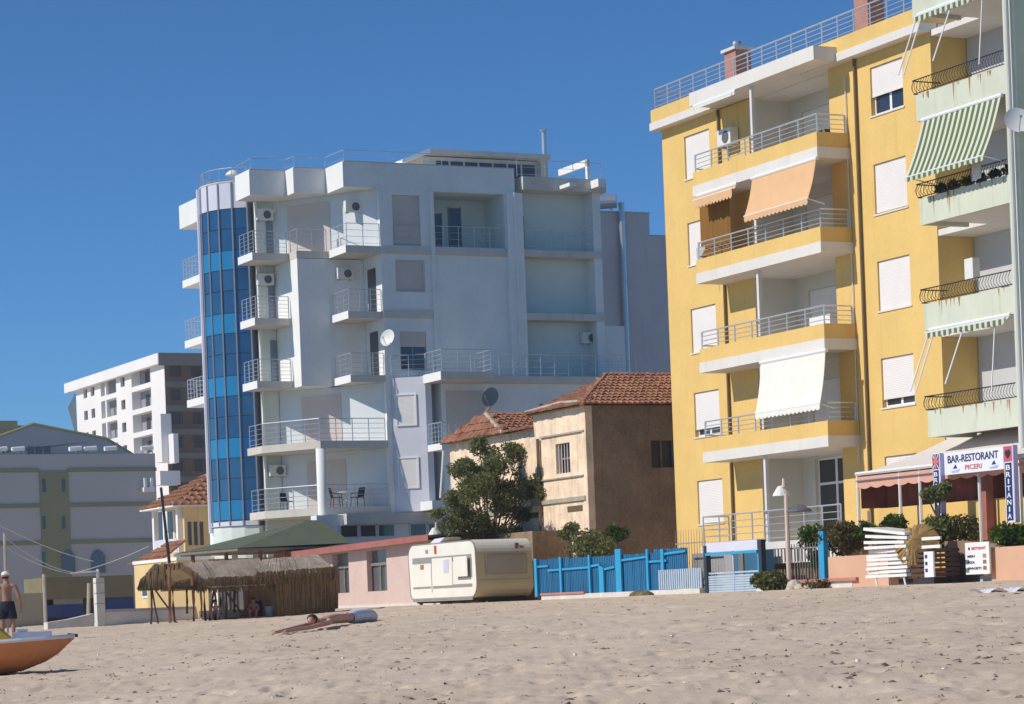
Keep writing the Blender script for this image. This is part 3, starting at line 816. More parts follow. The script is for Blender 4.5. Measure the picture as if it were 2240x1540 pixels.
# slanted lavender bay with two shuttered windows
part('bay', MB().prism([L0, L1, (L1[0] + .3, 107.0), (L1[0] + .3, 107.985)], 6.1, 12.28), M_lav, gla)
part('bay_foot', MB().box(44.5, 52, 106.8, 107.98, 5.55, 6.04), M_gband, gla)
ld = Vector((L1[0] - L0[0], L1[1] - L0[1])); ln = Vector((ld.y, -ld.x)).normalized()
if ln.x > 0: ln = -ln
def onbay(u, o): return (L0[0] + ld.x * u + ln.x * o, L0[1] + ld.y * u + ln.y * o)
for z0, z1 in ((10.1, 11.45), (7.22, 8.55)):
    s = MB()
    for (u0, u1, za, zb, o) in ((.10, .15, z0 - .06, z1 + .06, .05), (.68, .73, z0 - .06, z1 + .06, .05), (.15, .68, z1, z1 + .06, .05), (.15, .68, z0 - .06, z0, .05)):
        p, q = onbay(u0, .003), onbay(u1, .003)
        s.extrude([(p[0], p[1], za), (q[0], q[1], za), (q[0], q[1], zb), (p[0], p[1], zb)], (ln.x * o, ln.y * o, 0))
    w = part('window', s, M_gwhite, gla)
    p, q = onbay(.152, .004), onbay(.678, .004)
    part('roller_shutter', MB().extrude([(p[0], p[1], z0 + .005), (q[0], q[1], z0 + .005), (q[0], q[1], z1 - .005), (p[0], p[1], z1 - .005)], (ln.x * .02, ln.y * .02, 0)), M_shut, w)
# ground floor wall with ribbon windows
part('ground_wall', MB().box(43.2, 50.95, 107.2, 107.9, 1.6, 6.0), M_gw, gla)
for b0, b1 in ((44.3, 45.2), (45.26, 46.1), (46.16, 47.0), (47.75, 48.6), (48.66, 49.5)):
    w = part('window', MB().box(b0, b1, 107.16, 107.198, 4.95, 5.0).box(b0, b1, 107.16, 107.198, 5.5, 5.55).box(b0, b0 + .05, 107.16, 107.198, 5.002, 5.498).box(b1 - .05, b1, 107.16, 107.198, 5.002, 5.498), M_panelw, gla)
    part('pane', MB().box(b0 + .05, b1 - .05, 107.18, 107.19, 5.0, 5.5), M_pane, w)
SB0 = onA(966, 960, 105.4)[0]
# small service balcony beside the bay
part('balcony_slab', MB().box(SB0, SB0 + 1.2, 105.4, 106.94, 8.8, 9.1), M_gwhite, gla)
railing(gla, [(SB0 + .05, 106.9, 9.1), (SB0 + .05, 105.47, 9.1), (SB0 + 1.15, 105.47, 9.1)], .95, M_rail2, .4, 4, r=.018, rp=.02)
for b_ in (SB0 + .1, SB0 + .6):
    part('brace', MB().tube([(b_ - .25, 105.45, 6.6), (b_, 105.45, 8.79)], .05, 6), M_gwhite, gla)
part('balcony_slab', MB().box(SB0 - .5, SB0 + .3, 105.6, 106.9, 6.1, 6.5), M_gwhite, gla)
# glass corner tower
TB, TA, TR = 43.68, 115.4, 2.44
va = math.atan2(.352, .94)
def tw(al, r):                       # al measured from the seaward silhouette round to the camera
    nb, na = -math.cos(va) * math.cos(al) - math.sin(va) * math.sin(al), math.sin(va) * math.cos(al) - math.cos(va) * math.sin(al)
    return TB + nb * r, TA + na * r
AL = [R(v) for v in (-48, -31, -14, 3, 18.5, 35.5, 52.5, 69.5, 86.5)]
def zt(y): return onA(505, y, 113.6)[1]
spans = [(zt(589), zt(547)), (zt(728), zt(684)), (zt(865), zt(821)), (zt(1001), zt(957)), (zt(1137), zt(1093))]
ZG0, ZG1 = zt(1139), zt(456)
lev = [ZG1] + [v for s in spans for v in (s[1], s[0])]
tow = MB()
ring = [tw(a, TR - .12) for a in AL] + [(TB + 1.2, TA - 1.2), (TB + 1.5, TA + 2.2)]
part('tower_core', MB().prism(ring, 1.6, 22.0), M_mull, gla)
def facet(i, z0, z1, r, dz=.015, th=.05, ins=.012):
    p, q = Vector(tw(AL[i], r)), Vector(tw(AL[i + 1], r)); d_ = (q - p).normalized() * ins
    p += d_; q -= d_
    n2 = Vector((q.y - p.y, -(q.x - p.x))).normalized()
    c_ = (p + q) / 2 - Vector((TB, TA))
    if n2.dot(c_) > 0: n2 = -n2
    return MB().extrude([(p.x, p.y, z0 + dz), (q.x, q.y, z0 + dz), (q.x, q.y, z1 - dz), (p.x, p.y, z1 - dz)], (n2.x * th, n2.y * th, 0))
for i in range(len(AL) - 1):
    for s in spans:
        part('spandrel', facet(i, s[0], s[1], TR), M_span if i < 7 else M_span_shade, gla)
    ends = [ZG1] + [v for s in spans for v in (s[1], s[0])]
    zz = [(spans[0][1], ZG1)] + [(spans[k + 1][1], spans[k][0]) for k in range(4)]
    for (z0, z1) in zz:
        zm = z0 + (z1 - z0) * .52
        part('glass_pane', facet(i, z0, zm, TR - .01 + .012 * ((i * 7 + int(z0)) % 3 - 1)), M_gblue2 if (i * 3 + int(z0)) % 5 == 2 else M_gblue, gla)
        part('glass_pane', facet(i, zm, z1, TR - .01), M_gblue2 if (i * 5 + int(z0)) % 4 == 1 else M_gblue, gla)
    part('silver_panel', facet(i, ZG1, 22.02, TR + .01), M_panelw, gla)
    part('sill_panel', facet(i, ZG0 - .25, ZG0, TR + .02), M_panelw, gla)
for i in range(len(AL)):
    x_, y_ = tw(AL[i], TR + .01)
    part('mullion', MB().tube([(x_, y_, ZG0 - .2), (x_, y_, 22.0)], .05, 4), M_mull, gla)
x0, y0 = tw(AL[4] - .17, TR + .03)
part('edge_strip', MB().tube([(x0, y0, 5.6), (x0, y0, 22.0)], .1, 6), M_panelw, gla)
part('tower_base', MB().prism([tw(a, TR - .06) for a in AL] + [(TB + 1.2, TA - 1.2), (TB + 1.5, TA + 2.2)], 1.6, ZG0 - .26), M_gpale, gla)
part('tower_roof', MB().prism([tw(a, TR - .02) for a in AL] + [(TB + 1.2, TA - 1.2), (TB + 1.5, TA + 2.2)], 22.03, 22.1), M_gband, gla)
railing(gla, [(*tw(a, TR - .15), 22.1) for a in AL], .62, M_rail2, 1.2, 1, r=.02, rp=.016)
px_, py_ = tw(R(40), 1.0)
part('roof_lamp', MB().lathe((px_, py_, 22.1), [(.05, 0), (.05, .5), (.36, .52), (.3, .62), (.14, .74), (.02, .78)], 14), M_gwhite, gla)
# far balconies beyond the tower
for z in (18.0, 15.0, 12.05):
    part('balcony_slab', MB().box(42.15, 44.2, 118.3, 121.2, z, z + .36), M_gwhite, gla)
    railing(gla, [(43.1, 121.15, z + .36), (42.2, 121.15, z + .36), (42.2, 118.4, z + .36)], 1.0, M_rail2, .5, 4, r=.016, rp=.02)
part('parapet', MB().box(42.15, 43.98, 118.3, 121.3, 20.95, 22.1), M_gwhite, gla)
part('wall_fill', MB().box(43.3, 44.1, 118.0, 121.3, 1.6, 20.94), M_gw, gla)
# roof railings
railing(gla, [(42.2, 113.0, 22.19), (42.2, 111.2, 22.24), (43.9, 111.2, 22.24), (43.96, 110.2, 22.24), (45.5, 110.2, 22.24), (45.56, 108.1, 22.24), (50.5, 108.1, 22.24)], .5, M_rail2, 2.2, 1, r=.014, rp=.016)
railing(gla, [(54.3, 107.9, 21.83), (58.8, 107.9, 21.83)], .8, M_rail2, 1.3, 2, r=.014, rp=.016)
# penthouse
M_dkwin = M_pane
part('penthouse_wall', MB().box(51.5, 57.9, 112.4, 119, 22.19, 23.45).box(57.7, 58.1, 112.0, 112.38, 22.19, 23.5), M_gband, gla)
part('penthouse_roof', MB().extrude([(51.7, 111.9, 23.5), (58.2, 111.9, 23.5), (58.2, 119, 23.5), (51.7, 119, 23.5)], (0, 0, .24)), M_gband, gla)
part('sloped_roof_edge', MB().extrude([(50.2, 111.88, 23.0), (51.69, 111.88, 23.52), (51.69, 111.88, 23.76), (50.2, 111.88, 23.16)], (0, 5, 0)), M_gwhite, gla)
for k in range(7):
    part('window', MB().box(52.2 + k * .78, 52.85 + k * .78, 112.35, 112.395, 22.5, 23.25), M_pane, gla)
b_, _ = onA(1191, 330, 113.0)
fl = part('flue_pipe', MB().tube([(b_, 113.0, 23.7), (b_, 113.0, 25.1)], .13, 10), M_steel, gla)
part('flue_cap', MB().lathe((b_, 113.0, 25.1), [(.22, 0), (.22, .05), (.03, .12)], 10), M_steel, fl)
# white angle frame on the roof edge
b1, z1 = onA(1284, 350, 108.2); b0, z0 = onA(1232, 372, 110.5)
part('roof_frame', MB().box(b1 - .06, b1 + .06, 108.1, 108.3, 21.83, z1).extrude([(b1 - .06, 108.1, z1 - .3), (b1 - .06, 108.1, z1 + .02), (b1 - .06, 111.1, z1 + .02), (b1 - .06, 111.1, z1 - .3)], (.12, 0, 0)), M_gwhite, gla)
# hung things
b_, _ = onA(575, 457, 113.0); ac_unit((b_, 113.02, 20.1), 'a', 'air conditioner on the top balcony beside the glass tower')
b_, _ = onA(577, 595, 113.0); ac_unit((b_, 113.02, 17.05), 'a', 'air conditioner second from the top beside the glass tower')
b_, _ = onA(603, 1008, 113.0); ac_unit((b_, 113.02, 8.05), 'a', 'air conditioner on the lowest balcony beside the glass tower')
b_, _ = onA(766, 437, 109.4); ac_unit((b_, 109.3, 20.0), 'a', 'air conditioner under the stepped parapet of the pale blue house')
b_, _ = onA(752, 575, 110.0); ac_unit((b_, 110.08, 17.0), 'a', 'air conditioner over the middle balcony of the pale blue house')
b_, _ = onA(1284, 717, 108.7); ac_unit((b_, 108.73, 14.0), 'a', 'air conditioner in the right hand loggia of the pale blue house')
b_, z_ = onA(849, 738, 107.2); dish((b_, 107.3, z_), .4, 'white satellite dish on the wall corner of the pale blue house', tilt=(.5, .25))
b_, z_ = onA(1074, 868, 106.2); dish((b_, 106.3, z_), .46, 'large dark grey satellite dish above the lower tiled roof', M=mat('dark_dish', (.22, .25, .30), .5, .06, 3), tilt=(.5, .25))

# ================================================================ pinkish house behind
M_pinkgrey = mat('mauve_plaster', (0.68, 0.59, 0.57), 0.9, 0.06, 0.5, streak=.15)
pk = thing('apartment_house', 'plain mauve house with a stepped roofline behind the pale blue house', 'apartment building', (66, 124, 1.75))
part('wall', MB().box(60.6, 68.25, 120.0, 130, 1.6, 22.4).box(68.252, 74, 120.0, 130, 1.6, 21.2), M_pinkgrey, pk)
part('coping', MB().box(60.6, 68.3, 119.95, 120.3, 22.402, 22.47).box(68.31, 74, 119.95, 120.3, 21.202, 21.27), M_gband, pk)
b_, _ = onA(1368, 600, 119.6)
part('flue_pipe', MB().tube([(b_, 119.75, 11.5), (b_, 119.75, 22.9)], .17, 10), M_steel, pk)
b_, z_ = onA(1318, 447, 118.6)
tk = thing('water_tank', 'horizontal steel water tank with a white end on the mauve roof', 'water tank', (b_, 119.0, 22.47))
part('drum', MB().tube([(b_, 120.6, 22.95), (b_ + 1.4, 119.6, 22.95)], .38, 16), M_steel, tk)
part('drum_end', MB().tube([(b_ - .1, 120.67, 22.95), (b_ - .006, 120.604, 22.95)], .385, 16), M_gwhite, tk)
part('leg', MB().box(b_ + .2, b_ + .3, 120.3, 120.4, 22.47, 22.6), M_steel, tk)
part('leg', MB().box(b_ + 1.1, b_ + 1.2, 119.7, 119.8, 22.47, 22.6), M_steel, tk)
# ================================================================ foliage
def mat_leaf(name, c0, c1):
    m = bpy.data.materials.new(name); m.use_nodes = True
    nt = m.node_tree; n = nt.nodes; l = nt.links; p = n['Principled BSDF']
    p.inputs['Roughness'].default_value = .7; p.inputs['Specular IOR Level'].default_value = .2
    geo = n.new('ShaderNodeNewGeometry'); no = n.new('ShaderNodeTexNoise'); no.inputs['Scale'].default_value = 3.2; no.inputs['Detail'].default_value = 4
    l.new(geo.outputs['Position'], no.inputs['Vector'])
    r = n.new('ShaderNodeValToRGB'); r.color_ramp.elements[0].position = .35; r.color_ramp.elements[0].color = (*c0, 1)
    r.color_ramp.elements[1].position = .65; r.color_ramp.elements[1].color = (*c1, 1)
    l.new(no.outputs['Fac'], r.inputs[0]); l.new(r.outputs[0], p.inputs['Base Color'])
    t = n.new('ShaderNodeBsdfTranslucent'); l.new(r.outputs[0], t.inputs[0])
    mx = n.new('ShaderNodeMixShader'); mx.inputs[0].default_value = .35
    l.new(p.outputs[0], mx.inputs[1]); l.new(t.outputs[0], mx.inputs[2]); l.new(mx.outputs[0], n['Material Output'].inputs[0])
    return m
M_leaf = mat_leaf('olive_leaves', (.10, .12, .04), (.26, .27, .11))
M_leaf2 = mat_leaf('bright_leaves', (.030, .060, .012), (.10, .16, .03))
M_leaf3 = mat_leaf('brownish_leaves', (.075, .065, .028), (.17, .15, .06))
M_bark = mat('bark', (.12, .085, .055), .9, .2, 6, .3, 20)
def leaves(mb, clumps, n, size, seed, long=2.2):
    r = np.random.default_rng(seed)
    tot = sum(c[3] ** 2 for c in clumps)
    for (b, a, z, rad) in clumps:
        k = int(n * rad * rad / tot)
        d = r.normal(size=(k, 3)); d /= np.linalg.norm(d, axis=1)[:, None]
        q = d * (rad * (r.random(k) ** .45))[:, None] * np.array([1, 1, .8])
        for i in range(k):
            c = Vector((b + q[i, 0], a + q[i, 1], z + q[i, 2]))
            u = Vector(r.normal(size=3) + d[i] * .8); u.normalize()
            w = u.cross(Vector(r.normal(size=3))).normalized()
            s = size * (.6 + .8 * r.random())
            mb.face(tuple(c - u * s * long / 2), tuple(c + w * s / 2), tuple(c + u * s * long / 2), tuple(c - w * s / 2))
    return mb
def shrub(name, label, cat, c, rb, rz, n, size, M, seed, nclump=9, group=None, stem=True):
    r = np.random.default_rng(seed)
    t = thing(name, label, cat, c, group)
    cl = []
    for k in range(nclump):
        d = r.normal(size=3); d /= np.linalg.norm(d); d *= r.random() ** .5
        cl.append((c[0] + d[0] * rb * .7, c[1] + d[1] * rb * .7, c[2] + rz + d[2] * rz * .65, rb * (.35 + .25 * r.random())))
    part('foliage', leaves(MB(), cl, n, size, seed + 1), M, t)
    if stem:
        mb = MB()
        for q in cl[:4]: mb.tube([(c[0], c[1], c[2] - .05), ((c[0] + q[0]) / 2, (c[1] + q[1]) / 2 + .02, c[2] + rz * .5), q[:3]], .035, 5, .012)
        part('stem', mb, M_bark, t)
    return t

# ================================================================ roof tiles
M_tile = mat('terracotta_tile', (.33, .155, .09), .9, .4, 2.2, fine=.25)
M_tile2 = mat('old_terracotta', (.31, .14, .085), .9, .45, 2.0, fine=.3)
def barrel():
    mb = MB(); n = 5; L = .46
    for (y, r) in ((0, .115), (L, .09)):
        for j in range(n + 1):
            t = math.pi * j / n; mb.v.append((r * math.cos(t), y, r * math.sin(t) * .8 + (.02 if y == 0 else -.02)))
    for j in range(n): mb.f.append((j, j + n + 1, j + n + 2, j + 1))
    mb.f.append(tuple(range(n + 1)))
    return mb.mesh('roof_tile', (0, 0, 0), None)
def inside(p, poly):
    c = False; n = len(poly)
    for i in range(n):
        x0, y0 = poly[i]; x1, y1 = poly[(i + 1) % n]
        if (y0 > p[1]) != (y1 > p[1]) and p[0] < (x1 - x0) * (p[1] - y0) / (y1 - y0) + x0: c = not c
    return c
def tiled(parent, pts, M, seed, limit=300, du=.23, dv=.37):
    """tile a planar roof face; pts[0]->pts[1] is the eave, the first points run anticlockwise seen from outside"""
    P = [Vector(p) for p in pts]; U = (P[1] - P[0]).normalized(); N = U.cross(P[-1] - P[0]).normalized(); V = N.cross(U)
    poly = [((p - P[0]).dot(U), (p - P[0]).dot(V)) for p in P]
    sheet = MB().face(*[tuple(p - N * .03) for p in P])
    part('roof_face', sheet, M, parent)
    r = random.Random(seed)
    me = barrel(); me.materials.append(M)
    rotm = Matrix((U, V, N)).transposed()
    k = 0; rest = MB()
    umax = max(p[0] for p in poly); vmax = max(p[1] for p in poly); umin = min(p[0] for p in poly)
    v = -.06
    while v < vmax:
        u = umin + .1
        while u < umax:
            if inside((u, v + .1), poly):
                c = P[0] + U * u + V * (v + r.uniform(-.03, .03)) + N * r.uniform(-.005, .015)
                rt = (rotm @ Matrix.Rotation(r.uniform(-.07, .07), 3, 'Z')).to_euler()
                if k < limit: inst('roof_tile', me, parent, c, rot=rt)
                else:
                    i0 = len(rest.v); m4 = rt.to_matrix()
                    for q in me.vertices: rest.v.append(tuple(c + m4 @ q.co))
                    for q in me.polygons: rest.f.append(tuple(i0 + x for x in q.vertices))
                k += 1
            u += du
        v += dv
    if rest.v: part('far_tiles', rest, M, parent, kind='stuff')
    return k

# ================================================================ the old house
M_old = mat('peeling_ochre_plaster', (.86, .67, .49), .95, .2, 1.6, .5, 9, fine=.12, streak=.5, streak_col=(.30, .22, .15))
M_olddark = mat('dark_brown_render', (.31, .22, .145), .95, .3, .8, .4, 10, fine=.15, streak=.4, streak_col=(.17, .125, .09))  # darker brown than the sea wall's plaster
M_stone = mat('grey_stone_trim', (.42, .37, .30), .95, .2, 3, .3, 20)
M_wood = mat('weathered_wood', (.22, .19, .16), .9, .2, 5)
OB = 44.0
oc = onB(1284, 1000, OB)[0]; o2 = onB(1169, 980, OB)[0]; o3 = onB(986, 1040, OB)[0]
zu = onB(1280, 884, OB)[1]; zl = onB(1100, 950, OB)[1]
old = thing('old_house', 'decaying two storey ochre plaster house with a broken red tile roof', 'house', (OB + 3, oc + 5, 1.75))
wa0, wz0 = onB(1248, 1033, OB); wa1, wz1 = onB(1215, 972, OB)
hs = [(wa0, wa1, wz0, wz1)]
f = MB(); wallB(f, OB, oc, o2, 1.6, zu, hs, d=.3)
part('sea_wall', f, M_old, old)
f = MB(); wallB(f, OB, o2 + .002, o3, 1.6, zl, [], d=.3)
part('lower_sea_wall', f, M_old, old)
bw0, bz0 = onA(1426, 1023, oc); bw1, bz1 = onA(1478, 963, oc)
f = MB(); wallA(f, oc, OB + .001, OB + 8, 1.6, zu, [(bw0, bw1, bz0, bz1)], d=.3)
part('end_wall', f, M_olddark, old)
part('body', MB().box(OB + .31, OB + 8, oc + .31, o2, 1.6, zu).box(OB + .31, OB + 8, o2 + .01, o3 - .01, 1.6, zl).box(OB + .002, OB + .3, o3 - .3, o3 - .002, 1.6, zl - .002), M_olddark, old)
part('corner_stone', MB().box(OB - .03, OB + .25, oc - .03, oc - .002, 1.6, zu - .02).box(OB - .03, OB - .002, oc, oc + .3, 1.6, zu - .02), M_old, old)
for (x0, y0, x1, y1, h) in ((1184, 1051, 1279, 1040, .05), (1184, 958, 1279, 941, .06), (1166, 1103, 1283, 1088, .16), (986, 1128, 1165, 1118, .2)):
    q0, z0 = onB(x0, y0, OB); q1, z1 = onB(x1, y1, OB)
    zz = (z0 + z1) / 2
    part('string_course', MB().box(OB - .08, OB - .002, min(q0, q1), max(q0, q1), zz - h / 2, zz + h / 2), M_stone, old)
q0, z0 = onB(1181, 960, OB); q1, z1 = onB(1183, 1060, OB)
part('drain_pipe', MB().tube([(OB - .1, q0, z0), (OB - .1, q0, z1), (OB - .1, q0, 3.6)], .06, 6), M_pipe, old)
for (x0, x1, y0, y1) in ((1242, 1275, 1108, 1117), (1150, 1180, 1123, 1132)):
    q1, z1 = onB(x0, y0, OB); q0, z0 = onB(x1, y1, OB)
    part('wall_slot', MB().box(OB - .02, OB - .002, q0, q1, z0, z1), M_pipe, old)
w = part('window', MB().box(OB + .2, OB + .25, wa0 + .003, wa0 + .08, wz0 + .002, wz1 - .002).box(OB + .2, OB + .25, wa1 - .08, wa1 - .003, wz0 + .002, wz1 - .002).box(OB + .2, OB + .25, (wa0 + wa1) / 2 - .05, (wa0 + wa1) / 2 + .05, wz0 + .002, wz1 - .002).box(OB + .2, OB + .25, wa0 + .081, (wa0 + wa1) / 2 - .051, (wz0 + wz1) / 2 - .04, (wz0 + wz1) / 2 + .04).box(OB + .2, OB + .25, (wa0 + wa1) / 2 + .051, wa1 - .081, (wz0 + wz1) / 2 - .04, (wz0 + wz1) / 2 + .04), M_wood, old)
part('pane', MB().box(OB + .26, OB + .28, wa0 + .01, wa1 - .01, wz0 + .01, wz1 - .01), M_pane, w)
for k in range(5):
    a_ = wa0 + (wa1 - wa0) * (k + .5) / 5
    part('bar', MB().tube([(OB + .08, a_, wz0), (OB + .08, a_, wz1)], .018, 5), M_whitepipe, w)
w = part('window', MB().box(bw0 + .003, bw0 + .07, oc + .2, oc + .25, bz0 + .002, bz1 - .002).box((bw0 + bw1) / 2 - .04, (bw0 + bw1) / 2 + .04, oc + .2, oc + .25, bz0 + .002, bz1 - .002).box(bw1 - .07, bw1 - .003, oc + .2, oc + .25, bz0 + .002, bz1 - .002), M_wood, old)
part('pane', MB().box(bw0 + .01, bw1 - .01, oc + .26, oc + .28, bz0 + .01, bz1 - .01), M_pane, w)
# upper hipped roof
E0 = (OB - .3, oc - .3, zu - .02); rb, rz = onA(1325, 822, oc + 3.2)
E1 = (OB + 9, oc - .3, zu - .02); E2 = (OB - .3, o2 + .2, zu - .02)
RD = (rb, oc + 3.2, rz); RD2 = (rb + 6, oc + 3.2, rz); RB_ = (rb, o2 - 1.2, rz - .1)
tiled(old, [E0, E1, RD2, RD], M_tile, 1, 230)
tiled(old, [E2, E0, RD, RB_], M_tile2, 2, 40)
part('soffit', MB().face((OB - .3, oc - .3, zu - .06), (OB - .3, o2 + .2, zu - .06), (OB + 9, o2 + .2, zu - .06), (OB + 9, oc - .3, zu - .06)), M_wood, old)
part('roof_back', MB().face(E2, RB_, (rb, o2 + .2, zu)).face(RB_, RD, RD2, (rb + 6, o2 - 1.2, rz)), M_tile2, old)
part('white_ridge', MB().tube([(OB - .28, o2 + .1, zu + .03), (OB + .1, (o2 + oc) / 2, zu + .22), (OB - .2, oc - .1, zu + .08)], .09, 6), M_stone, old)
part('hip_tiles', MB().tube([E0, RD, RD2], .11, 6), M_tile, old)
# lower roof
F0 = (OB - .3, o2 + .01, zl); F1 = (OB - .3, o3 + .3, zl)
ak = onB(1100, 947, OB - .3)[0]; ah = (ak + o3) / 2
hb, hz = onA(1063, 905, ah)
K = (OB - .3, ak, zl); K2 = (OB + 6, ak, zl); H1 = (hb, ah, hz); H2 = (OB + 6, ah, hz)
tiled(old, [F1, K, H1], M_tile2, 3, 30)
tiled(old, [K, K2, H2, H1], M_tile2, 4, 30)
tiled(old, [(OB - .3, ak - .02, zl), F0, (OB + 2.2, o2 + .01, zl + .45), (OB + 2.2, ak - .02, zl + .45)], M_tile2, 7, 20)
part('roof_back', MB().face(F1, H1, H2, (OB + 6, o3 + .3, zl)), M_tile2, old)
part('hip_tiles', MB().tube([H1, K], .1, 6), M_stone, old)
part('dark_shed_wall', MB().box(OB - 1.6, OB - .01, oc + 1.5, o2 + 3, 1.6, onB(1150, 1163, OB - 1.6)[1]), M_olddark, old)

# ================================================================ tree and bushes near the old house
tb, ta = 42.2, onB(1065, 1100, 42.2)[0]
tre = thing('tree', 'ragged olive green tree in front of the old ochre house', 'tree', (tb, ta, 1.75))
rt = np.random.default_rng(5); cl = []; mb = MB()
mb.tube([(tb, ta, 1.5), (tb + .1, ta, 2.6), (tb + .05, ta + .1, 3.6)], .17, 8, .1)
for (x, y, rr) in ((1060, 985, .5), (1100, 1010, .62), (1135, 990, .5), (1030, 1010, .55), (1160, 1025, .5), (1005, 1040, .5), (1065, 1045, .75), (1120, 1055, .7), (1180, 1060, .42), (1035, 1085, .7), (1090, 1100, .75), (1000, 1095, .5), (1150, 1085, .45), (990, 1140, .6), (1040, 1140, .75), (1095, 1150, .65), (1205, 1065, .25), (1140, 1130, .4), (965, 1130, .35), (1060, 1170, .6), (1000, 1165, .6), (1115, 980, .3), (1048, 962, .25)):
    aa = ta + rt.uniform(-.9, .9); b_, z_ = onA(x, y, aa)
    for q in range(3):
        cl.append((b_ + rt.normal() * rr * .45, aa + rt.normal() * rr * .5, z_ + rt.normal() * rr * .35, rr * .8))
    mb.tube([(tb + .05, ta + .1, 3.2 + rt.uniform(-.8, .4)), ((tb + b_) / 2, (ta + aa) / 2, (z_ + 3.4) / 2 + .2), (b_, aa, z_)], .05, 5, .012)
part('trunk', mb, M_bark, tre)
part('crown', leaves(MB(), cl, 34000, .055, 21), M_leaf, tre)
def bush_at(label, x, y, B, w, h, M, seed, n=1500, size=.07, name='bush', cat='bush', group=None):
    a_, z_ = onB(x, y, B)
    return shrub(name, label, cat, (B, a_, z_), w, h, n, size, M, seed, group=group)
bush_at('dark green bush over the blue fence by the old house', 1310, 1222, 42.5, 1.3, .42, M_leaf, 31, 2600)
bush_at('light green sprig of bush rising beside the old brown wall', 1350, 1195, 42.0, .45, .42, M_leaf2, 32, 700)
bush_at('small bush with pale wall behind it right of the caravan', 1245, 1180, 43.0, .6, .35, M_leaf, 33, 700)

# ================================================================ far left buildings
M_hotel = mat('grey_lilac_plaster', (.45, .44, .43), .9, .05, .15)
M_olive = mat('olive_paint', (.25, .255, .14), .9, .06, .2)
M_hroof = mat('grey_metal_roof', (.38, .37, .40), .6, .06, .2)
HA = 196.0
hb0 = onA(-160, 1100, HA)[0]; hb1 = onA(343, 1100, HA)[0]
zp = onA(170, 993, HA)[1]; zb_ = onA(170, 1030, HA)[1]
hot = thing('hotel', 'long grey hotel with olive bands and a gabled attic behind its parapet', 'hotel', ((hb0 + hb1) / 2, HA + 8, 1.75))
part('wall', MB().box(hb0, hb1, HA, HA + 18, 1.2, zp), M_hotel, hot)
ob0, ob1 = onA(88, 1100, HA)[0], onA(151, 1100, HA)[0]
for y in (1029, 1106, 1187):
    z = onA(120, y, HA)[1]; part('band', MB().box(hb0, ob0 - .01, HA - .12, HA - .002, z - .14, z + .14).box(ob1 + .01, hb1 + .05, HA - .12, HA - .002, z - .14, z + .14), M_olive, hot, kind='stuff')
part('olive_bay', MB().box(ob0, ob1, HA - .1, HA - .002, 1.2, zb_), M_olive, hot)
for x in (96, 139):
    for y in (1062, 1143, 1222):
        b_, z_ = onA(x, y, HA - .1); part('slit_window', MB().box(b_ - .13, b_ + .13, HA - .13, HA - .102, z_ - .5, z_ + .5), M_pane, hot)
for x in (150, 216):
    b_, z_ = onA(x, 1228, HA - .2); w_ = .55
    mb = MB(); mb.extrude([(b_ - w_, HA - .16, z_ - .9), (b_ + w_, HA - .16, z_ - .9), (b_ + w_, HA - .16, z_ + .4), (b_ + w_ * .6, HA - .16, z_ + .75), (b_, HA - .16, z_ + .95), (b_ - w_ * .6, HA - .16, z_ + .75), (b_ - w_, HA - .16, z_ + .4)], (0, .15, 0))
    part('arched_window', mb, mat_glass('plum_glass', (.05, .045, .09), .1), hot)
g = [onA(x, y, HA + 4) for x, y in ((-160, 1000), (72, 930), (232, 962), (292, 1000))]
mb = MB(); mb.extrude([(g[0][0], HA + 4, zp), (g[3][0], HA + 4, zp), (g[2][0], HA + 4, g[2][1]), (g[1][0], HA + 4, g[1][1]), (g[0][0], HA + 4, g[1][1] - 3)], (0, 9, 0))
part('attic', mb, M_hroof, hot)
for k in range(3):
    b_, z_ = onA(68 + k * 18, 987, HA + 3.9); part('attic_window', MB().box(b_ - .25, b_ + .25, HA + 3.9, HA + 3.998, z_ - .35, z_ + .35), M_pane, hot)
roofl = MB().tube([(g[0][0], HA + 3.95, g[1][1] - 3 + .1), (g[1][0], HA + 3.95, g[1][1] + .1), (g[2][0], HA + 3.95, g[2][1] + .1), (g[3][0], HA + 3.95, zp + .15)], .12, 4)
part('roof_edge', roofl, M_olive, hot)
b_, z_ = onA(325, 1062, HA - .6)
part('balcony', MB().box(b_ - .45, b_ + .45, HA - .8, HA - .003, z_ - .5, z_ - .15).box(b_ - .4, b_ - .2, HA - .8, HA - .6, z_ - .149, z_ + .6).box(b_ + .15, b_ + .35, HA - .8, HA - .6, z_ - .149, z_ + .6), M_gwhite, hot, kind='stuff')
for k, x in enumerate((2, 40, 165, 198, 242, 322)):
    b_, z_ = onA(x, 990, HA + .5)
    z_ = zp
    t = thing('solar_heater', ['solar water heater at the left frame edge on the grey hotel roof', 'solar water heater left of the attic windows on the grey hotel roof', 'solar water heater at the middle of the grey hotel roof', 'solar water heater right of the middle on the grey hotel roof', 'solar water heater nearest the attic gable end on the grey hotel roof', 'solar water heater at the right corner of the grey hotel roof'][k], 'solar heater', (b_, HA + .5, z_), 'solar heaters on the hotel roof')
    part('tank', MB().tube([(b_ - .5, HA + .5, z_ + .42), (b_ + .5, HA + .55, z_ + .5)], .19, 10), M_gwhite, t)
    part('stand', MB().tube([(b_ + .1, HA + .5, z_), (b_, HA + .5, z_ + .25)], .05, 4).tube([(b_ + .45, HA + .3, z_), (b_ + .3, HA + .5, z_ + .3)], .04, 4), mat('cream_metal', (.6, .58, .42), .5, .05, 2), t)
